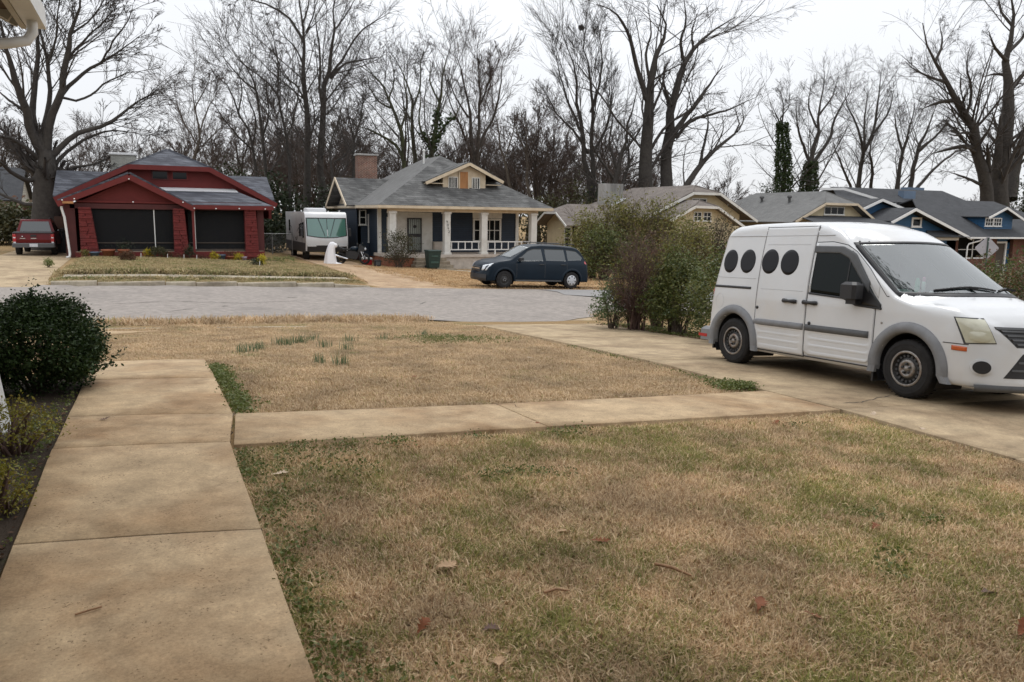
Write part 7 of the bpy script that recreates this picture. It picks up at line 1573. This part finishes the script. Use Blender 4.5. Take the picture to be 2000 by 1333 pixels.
def clump(seed, nb, rad, ln, w, lean):
    g = np.random.default_rng(seed); V = []; F3 = []; F4 = []; rn = []
    for i in range(nb):
        b = np.array([g.normal()*rad, g.normal()*rad, 0]); a = g.random()*2*PI; d = np.array([math.cos(a), math.sin(a), 0]); l = ln*(.45+.9*g.random()); th = lean*(.4+.9*g.random()); ww = w*(.6+.7*g.random())
        s_ = np.array([-d[1], d[0], 0])*ww*.5; m1 = b+d*l*.5*math.sin(th*.7)+np.array([0,0,l*.5*math.cos(th*.7)]); tip = m1+d*l*.5*math.sin(min(1.75, th*1.25))+np.array([0,0,l*.5*math.cos(min(1.75, th*1.25))]); tip[2] = max(tip[2], .004)
        k = len(V); V += [b-s_, b+s_, m1+s_*.8, m1-s_*.8, tip]; F4.append((k, k+1, k+2, k+3)); F3.append((k+3, k+2, k+4)); rn.append(g.random())
    return V, F4, F3, rn
def grass(name, label, pts, seed, mat_, nb, rad, ln, w, lean, nvar=5):
    src = bpy.data.collections.new(name+'_blades')
    for k in range(nvar):
        V, F4, F3, rn = clump(seed+k, nb, rad, ln, w, lean); me = np_mesh('grass_clump', V, [np.array(F4), np.array(F3)], False, rn+rn); me.materials.append(mat_)
        o = bpy.data.objects.new('grass_clump', me); src.objects.link(o)
    P = np.array(pts, np.float32); me = bpy.data.meshes.new(name); me.vertices.add(len(P)); me.vertices.foreach_set('co', P[:,:3].ravel()); a = me.attributes.new('size', 'FLOAT', 'POINT'); a.data.foreach_set('value', P[:,3])
    me.materials.append(mat_); ob = link(name, me); tag(ob, label, 'grass', None, 'stuff')
    ng = bpy.data.node_groups.new(name, 'GeometryNodeTree'); ng.interface.new_socket('Geometry', in_out='INPUT', socket_type='NodeSocketGeometry'); ng.interface.new_socket('Geometry', in_out='OUTPUT', socket_type='NodeSocketGeometry')
    A = ng.nodes.new; gi, go = A('NodeGroupInput'), A('NodeGroupOutput'); ip = A('GeometryNodeInstanceOnPoints'); ci = A('GeometryNodeCollectionInfo'); ci.inputs[0].default_value = src; ci.inputs[1].default_value = True; ci.inputs[2].default_value = True
    rv_ = A('FunctionNodeRandomValue'); rv_.data_type = 'FLOAT_VECTOR'; rv_.inputs[0].default_value = (-.15,-.15,0); rv_.inputs[1].default_value = (.15,.15,6.283)
    na = A('GeometryNodeInputNamedAttribute'); na.data_type = 'FLOAT'; na.inputs[0].default_value = 'size'
    k = ng.links.new; k(gi.outputs[0], ip.inputs['Points']); k(ci.outputs[0], ip.inputs['Instance']); ip.inputs['Pick Instance'].default_value = True
    k(rv_.outputs[0], ip.inputs['Rotation']); k(na.outputs[0], ip.inputs['Scale']); k(ip.outputs[0], go.inputs[0])
    md = ob.modifiers.new('grass', 'NODES'); md.node_group = ng; return ob
def scatter(n, u0, u1, v0, v1, keep, seed, s0=.7, s1=1.3):
    g = np.random.default_rng(seed); out = []
    for u, v, r, s in zip(g.uniform(u0, u1, n), g.uniform(v0, v1, n), g.random(n), g.uniform(s0, s1, n)):
        if keep(u, v, r): out.append((u, v, GL(u, v)-.004, s))
    return out
def inview(u, v):   # roughly inside the frame
    x = u*math.cos(YAW)-v*math.sin(YAW); y = u*math.sin(YAW)+v*math.cos(YAW); return y > 1.5 and abs(x) < y*.92+.8
near = scatter(52000, .46, 6.14, 1.4, 5.56, lambda u, v, r: inview(u, v) and r < .80+.5*math.sin(u*3.1+2*math.sin(v*2.3))*math.sin(v*3.7+u*1.3) and (u > .46+.02*math.sin(v*17)) and v < 5.545+.012*u+.02*math.sin(u*21), 1)
grass('near_lawn_grass', 'patchy straw and green lawn grass in the near right corner', near, 200, M['grass_near'], 34, .036, .046, .0042, 1.42, 6)
def midkeep(u, v, r):
    if not inview(u, v): return False
    if u < .60: 
        if v < 10.5: return False
        if 15.2 < v < 16.25 and u < -.4+.3*(v-15.2): return False
    e = lerp([(6.7,6.2),(9.3,6.38),(13.2,6.62),(16.4,6.77),(17.2,6.3),(18.4,5.2)], v)
    if u > e+.04*math.sin(v*7): return False
    if v < 6.70+.01*u+.02*math.sin(u*19): return False
    if v > lerp(NE, u)-.02: return False
    if 16.75 < v < 17.35 and (u < .15 or 1.15 < u < 3.0): return r < .10
    return r < 1.25-.045*v
mid = scatter(46000, -7, 6.9, 6.65, 18.5, midkeep, 2)
grass('middle_lawn_grass', 'dry tan lawn grass between the cross walk and the street', mid, 220, M['grass_mid'], 28, .045, .036, .0062, 1.2, 5)
edge = scatter(700, -1, 5.9, 17.55, 18.6, lambda u, v, r: lerp(NE, u)-.55 < v < lerp(NE, u)+.10, 3, 1.0, 2.2)+scatter(260, 10.0, 13.0, 17.6, 19.5, lambda u, v, r: v < lerp(NE, u)+.1 and u > 9.9+.5*(v-16.4), 4, 1.0, 2.0)
grass('street_edge_grass', 'tufted straw grass along the near edge of the street', edge, 240, M['grass_mid'], 40, .08, .075, .010, 1.0, 4)
def farkeep(u, v, r):
    if not (-2.75 < u < 7.2+.15*(v-30)*.5) or 28.9 < v < 30.2: return False
    if v > 42.4: return False
    return u < 6.9+.12*max(0, v-30)
far = scatter(9000, -2.8, 8.5, 27.5, 42.5, farkeep, 5)
far += scatter(900, -2.7, 6.7, 30.2, 30.5, lambda u, v, r: True, 6, 1.3, 2.2)+scatter(700, -2.7, 6.7, 28.6, 28.95, lambda u, v, r: True, 7, 1.0, 1.8)
grass('far_lawn_grass', 'yellowish green lawn in front of the red bungalow', far, 250, M['grass_far'], 30, .10, .05, .016, 1.1, 4)
vg = scatter(5500, 9.8, 30, 27.45, 43, lambda u, v, r: inview(u, v) and not (abs(u-(18.8-.48*(v-34.5))) < .7 and v > 34), 8)+scatter(900, 7.0, 10, 30, 43, lambda u, v, r: u > 10.3 or u < 7.4, 9)
grass('verge_grass', 'dry orange tan grass on the verge around the dark blue car', vg, 260, grass_mat('verge_grass', .95, [(.42,.28,.15),(.50,.35,.20),(.36,.23,.12)], GRN), 28, .12, .07, .018, 1.1, 4)
# weeds along the slab edges
def weeds(name, label, spots, seed, size=.02):
    C = np.array([(u, v, GL(u, v)+h_) for u, v, h_ in spots]); V, F, rn = leaf_cloud(seed, C, .006, size, .7)
    tag(link(name, np_mesh(name, V, [F], False, rn), None, LF['weed']), label, 'weeds', None, 'stuff')
g = np.random.default_rng(12); S = []
for k in range(250):
    v = g.uniform(1.6, 5.5); w = .05+.20*(.5+.5*math.sin(v*3.1+1))*(1 if v > 4.4 else .6); u = .47+abs(g.normal())*w; q = g.integers(5, 26)
    for i in range(q): S.append((u+g.normal()*.035, v+g.normal()*.035, .008+.035*g.random()))
for k in range(70):
    u = .6+g.random()*.65; v = 4.7+g.random()*.8
    for i in range(22): S.append((u+g.normal()*.05, v+g.normal()*.05, .008+.03*g.random()))
for u, v in ((1.95,4.55),(2.1,4.62),(2.25,4.58),(2.4,4.5),(3.3,2.6),(3.5,2.8),(5.2,5.25),(1.6,5.45),(1.5,5.4),(2.9,5.42),(2.2,5.45),(3.1,5.48),(.9,5.5),(1.2,5.48),(4.2,3.1),(3.9,3.3)):
    for i in range(90): S.append((u+g.normal()*.07, v+g.normal()*.05, .008+.05*g.random()*(1 if v < 5.3 else 1.3)))
weeds('walk_edge_weeds', 'low green weeds along the right edge of the front walk', S, 13, .019)
S = []
for k in range(200):
    v = g.uniform(6.75, 9.9); u = .59+abs(g.normal())*.075
    for i in range(15): S.append((u+g.normal()*.04, v+g.normal()*.05, .01+.045*g.random()))
for k in range(260):
    u = g.normal(4.9, .55); v = g.normal(13.6, .5)
    for i in range(10): S.append((u+g.normal()*.09, v+g.normal()*.09, .01+.03*g.random()))
for k in range(40):
    u = 6.22-abs(g.normal())*.2; v = 6.95+abs(g.normal())*.22
    for i in range(40): S.append((u+g.normal()*.05, v+g.normal()*.05, .01+.09*g.random()))
for k in range(60):
    v = g.uniform(7, 12); u = lerp([(6.7,6.2),(9.3,6.38),(13.2,6.62)], v)-abs(g.normal())*.10
    for i in range(9): S.append((u+g.normal()*.06, v+g.normal()*.08, .01+.03*g.random()))
weeds('middle_lawn_weeds', 'green weeds at the edges of the middle lawn', S, 14, .026)
S = []
for k in range(240):
    v = g.uniform(2.0, 8.1); u = -.70-abs(g.normal())*.16
    for i in range(14): S.append((u+g.normal()*.03, v+g.normal()*.04, .03+.04*g.random()))
for k in range(120):
    v = g.normal(6.6, .5); u = -.74-abs(g.normal())*.25
    for i in range(24): S.append((u+g.normal()*.04, v+g.normal()*.05, .03+.05*g.random()))
weeds('bed_weeds', 'small green weeds in the dark bed left of the front walk', S, 15, .02)
S = []
for k in range(140):
    u = 9.95+g.random()*1.0; v = 12.2+g.random()*4.2
    for i in range(14): S.append((u+g.normal()*.08-.02*(v-12), v+g.normal()*.08, .01+.06*g.random()))
weeds('hedge_foot_weeds', 'green creeping weeds at the foot of the hedge', S, 16, .045)
# leaf litter under hedge and bush, wood chips in the bed
def litter(name, label, C, seed, size, leaf='litter', cat='leaf litter'):
    C = np.array(C); V, F, rn = leaf_cloud(seed, C, .004, size, .6); k = len(V)//4; c = np.repeat(C[:,2], 4); V[:,2] = c+(V[:,2]-c)*.45+.012
    tag(link(name, np_mesh(name, V, [F], False, rn), None, LF[leaf]), label, cat, None, 'stuff')
C = [(u, v, GL(u, v)+.01) for u, v in zip(9.72+np.abs(g.normal(size=2200))*.45, g.uniform(11.8, 16.6, 2200))]; litter('hedge_leaf_litter', 'brown fallen leaves under the hedge beside the driveway', C, 17, .075)
C = [(u, v, GL(u, v)+.012) for u, v in zip(-.68-np.abs(g.normal(size=2600))*.35, g.uniform(1.8, 7.6, 2600))]; litter('bed_chips', 'dark bark chips and leaf bits in the bed left of the walk', C, 18, .035, 'brown', 'bark chips'); litter('bed_leaf_litter', 'pale fallen leaves scattered in the bed left of the walk', C[::11], 22, .06)
C = [(u, v, G(u, v)+.02) for u, v in zip(g.uniform(12.3, 16.5, 900), 27.75+np.abs(g.normal(size=900))*.5)]; litter('car_leaf_litter', 'brown leaves gathered under the dark blue car', C, 19, .12)
# wild onion tufts in the middle lawn
for i, (px, py) in enumerate(((474,690),(490,688),(505,684),(546,675),(562,676),(577,672),(588,672),(608,667),(632,680),(623,710),(668,714),(680,668),(676,684),(745,664),(826,655))):
    p = atg(px, py); t = thing('onion_tuft', 'wild onion tuft standing in the dry middle lawn', 'grass tuft', p, 0, 'wild onion tufts in the middle lawn'); g = np.random.default_rng(500+i); V = []; F = []; nb = 44; h_ = .15 if i < 13 else .12
    for k in range(nb):
        b = np.array([g.normal()*.055, g.normal()*.055, 0]); a = g.random()*6.28; l = h_*(.5+.8*g.random()); d = np.array([math.cos(a), math.sin(a), 0])*l*.75*g.random(); s_ = np.array([-d[1], d[0], 0]); s_ = s_/(np.linalg.norm(s_)+1e-6)*.0035
        q = len(V); V += [b-s_, b+s_, b+d*.4+[0,0,l*.6]+s_*.8, b+d*.4+[0,0,l*.6]-s_*.8, b+d+[0,0,l*.95]]; F.append((q, q+1, q+2, q+3)); F.append((q+3, q+2, q+4, q+4))
    F4 = [f for f in F if f[2] != f[3]]; F3 = [f[:3] for f in F if f[2] == f[3]]
    link('blades', np_mesh('blades', V, [np.array(F4), np.array(F3)], False, g.random(len(F4)+len(F3))), t, LF['onion'])
# fallen oak leaves and sticks
M['leaf_tan'] = mat('tan_oak_leaf', (.42,.27,.15), .7, .15, 30); M['leaf_pale'] = mat('pale_oak_leaf', (.52,.40,.29), .75, .12, 30); M['leaf_red'] = mat('red_brown_oak_leaf', (.19,.062,.022), .85, .2, 30); M['leaf_dark'] = mat('dark_oak_leaf', (.10,.045,.028), .6, .2, 30)
def oak_leaf(name, p, s, rz, m_, label, seed, z=.03):
    g = random.Random(seed); n = 5; ol = []; W_ = [(.0,.03),(.12,.10),(.20,.06),(.30,.27),(.38,.09),(.50,.38),(.58,.11),(.70,.30),(.78,.10),(.88,.14),(1.0,0)]
    L_ = [(x+g.uniform(-.02,.02), w*g.uniform(.8,1.15)) for x, w in W_]; V = [(-.18,0,.0)]; 
    def cz(x, y): return .12*math.sin(x*2.6+seed)+.55*y*y+.06*math.sin(seed*2+x*5)
    for x, w in L_: V += [(x,0,cz(x,0)-.015),(x-.05*(w > .2)*-1.5,w,cz(x,w)),(x-.05*(w > .2)*-1.5,-w,cz(x,-w)*.8)]
    F = [(0,1,2),(0,3,1)]
    for k in range(len(L_)-1): a = 1+3*k; F += [(a,a+3,a+4,a+1),(a+3,a,a+2,a+5)]
    t = MB().add([(x*s,y*s,zz*s) for x, y, zz in V], F).build(name, M[m_]); t.location = (p.x, p.y, p.z+z); t.rotation_euler = (g.uniform(-.25,.25), g.uniform(-.25,.25), rz); sol = t.data; tag(t, label, 'leaf', 'fallen oak leaves'); return t
for i, (px, py, s, rz, m_, lb) in enumerate(((855,1128,.115,.3,'leaf_tan','large tan lobed oak leaf in the middle of the near lawn'),(533,938,.10,.1,'leaf_pale','pale curled oak leaf on the weeds right of the walk'),(1321,827,.085,1.2,'leaf_pale','pale star shaped leaf at the near edge of the cross walk'),(1620,829,.09,.5,'leaf_pale','pale leaf at the lawn corner below the van front wheel'),(1698,821,.10,.2,'leaf_pale','pale leaf lying against the driveway edge below the van'),(1803,850,.09,1.0,'leaf_pale','pale upright leaf by the driveway edge, furthest right of the pale ones'),(1478,1212,.13,.7,'leaf_red','large red brown leaf low in the near lawn'),(1574,1214,.10,-.5,'leaf_red','red brown leaf right beside the largest red brown leaf'),(1918,1170,.12,.1,'leaf_dark','dark brown oak leaf low at the right of the lawn'),(1940,946,.08,1.4,'leaf_red','orange brown leaf standing in the lawn near the right edge'),(1990,1252,.10,.4,'leaf_red','orange brown leaf cut by the right edge low down'),(815,1252,.08,.6,'leaf_red','small rust leaf low in the lawn near the walk'),(945,1250,.085,.2,'leaf_dark','dark curled leaf low in the middle of the lawn'),(975,1325,.10,1.2,'leaf_tan','tan leaf at the very bottom of the photo'),(1085,1052,.09,.0,'leaf_tan','faded tan leaf in the centre of the near lawn'),(1155,1068,.10,-.3,'leaf_red','rust coloured leaf pieces right of the faded tan leaf'),(1507,834,.10,.2,'leaf_red','rust leaf near the far edge of the near lawn'),(1705,1042,.08,.5,'leaf_red','small rust leaf in the right half of the near lawn'),(1044,838,.07,.3,'leaf_red','rust leaf by the cross walk joint'),(806,744,.09,.8,'leaf_red','rust leaf in the middle lawn'),(785,700,.09,.2,'leaf_dark','dark leaf in the middle lawn behind the rust one'),(1030,703,.10,.2,'leaf_pale','pale leaf in the middle lawn towards the driveway'),(192,834,.08,.2,'leaf_dark','small curled dark leaf on the front walk slab'),(28,981,.09,.4,'leaf_tan','tan leaf in the bed left of the walk'),(105,792,.12,.9,'leaf_tan','brown leaves under the dark bush'),(1810,868,.08,.2,'leaf_tan','tan leaf beside the driveway slab edge at the right'))):
    p = atg(px, py); oak_leaf('fallen_leaf', p, s, rz, m_, lb, i+1, .035 if 'walk slab' not in lb else .065)
M['stick'] = mat('dry_stick', (.30,.17,.09), .8, .25, 30)
for (xa, ya, xb, yb, r, lb) in ((1278,1118,1350,1140,.008,'split brown stick lying in the near lawn'),(1062,1176,1112,1170,.006,'short pale stick in the near lawn left of the brown stick')):
    a, b_ = atg(xa, ya), atg(xb, yb); t = thing('stick', lb, 'stick', a); MB().tube([(0,0,.04),tuple((b_-a)*.5+Vector((0,.01,.045))),tuple(b_-a+Vector((0,0,.035)))], [r,r*1.1,r*.6], 6).build('wood', M['stick'], t)
# small debris on the walk
t = thing('walk_twig', 'tiny dark twig lying on the front walk near its left edge', 'twig', atg(148,1226)); MB().tube([(0,0,.052),(.05,.012,.055),(.09,.03,.052)], .004, 5).build('wood', M['stick'], t)
for o in bpy.data.objects:      # tiny repeated bits of one part stay together
    if o.parent and o.name.split('.')[0] in ('wheel_nuts','cover_opening','pressed_line','door_gap','door_lock','ivy','foliage','shoots','crown','stems','plant','blades','window_trim','house_numeral'):
        if o.name.split('.')[0] in ('wheel_nuts','cover_opening','pressed_line','door_gap','door_lock'): o['kind'] = 'stuff'


# leafy limb of an evergreen tree that leans over the lawn above the frame: the photograph shows it mirrored in the windscreen
t = thing('evergreen_tree', 'leafy evergreen tree over the lawn, seen only mirrored in the van windscreen', 'tree', (5.0, .9, GL(5.0,.9)))
LP = [[(0,0,-.1),(.1,.1,2.5),(.0,.6,4.6),(-.2,1.8,6.2)],[(-.2,1.8,6.2),(-.5,3.6,7.4),(-.9,5.4,8.4),(-1.3,6.9,9.2)],[(-.1,1.2,5.4),(-.8,1.0,7.2),(-1.2,.8,9.2)],[(-.5,3.6,7.4),(-1.6,5.4,8.4),(-2.4,6.6,9.2)]]
P = np.array([resample(p, 12) for p in LP]); rr = np.stack([np.linspace(.20,.13,12),np.linspace(.12,.03,12),np.linspace(.12,.03,12),np.linspace(.07,.02,12)]); V, F = tubes(P, rr, 8); link('trunk', np_mesh('trunk', V, [F], True), t, M['bark'])
g = np.random.default_rng(801); C = np.concatenate([g.normal(size=(260,3))*np.array([.75,.85,.55])+np.array([-1.3,6.6,9.0]), g.normal(size=(160,3))*np.array([.6,.8,.5])+np.array([-2.2,6.2,9.0]), g.normal(size=(200,3))*np.array([.7,.7,.8])+np.array([-1.1,.8,9.0])]); V, F, rn = leaf_cloud(802, np.repeat(C, 7, 0), .13, .17, .5); link('foliage', np_mesh('foliage', V, [F], False, rn), t, LF['dark'])
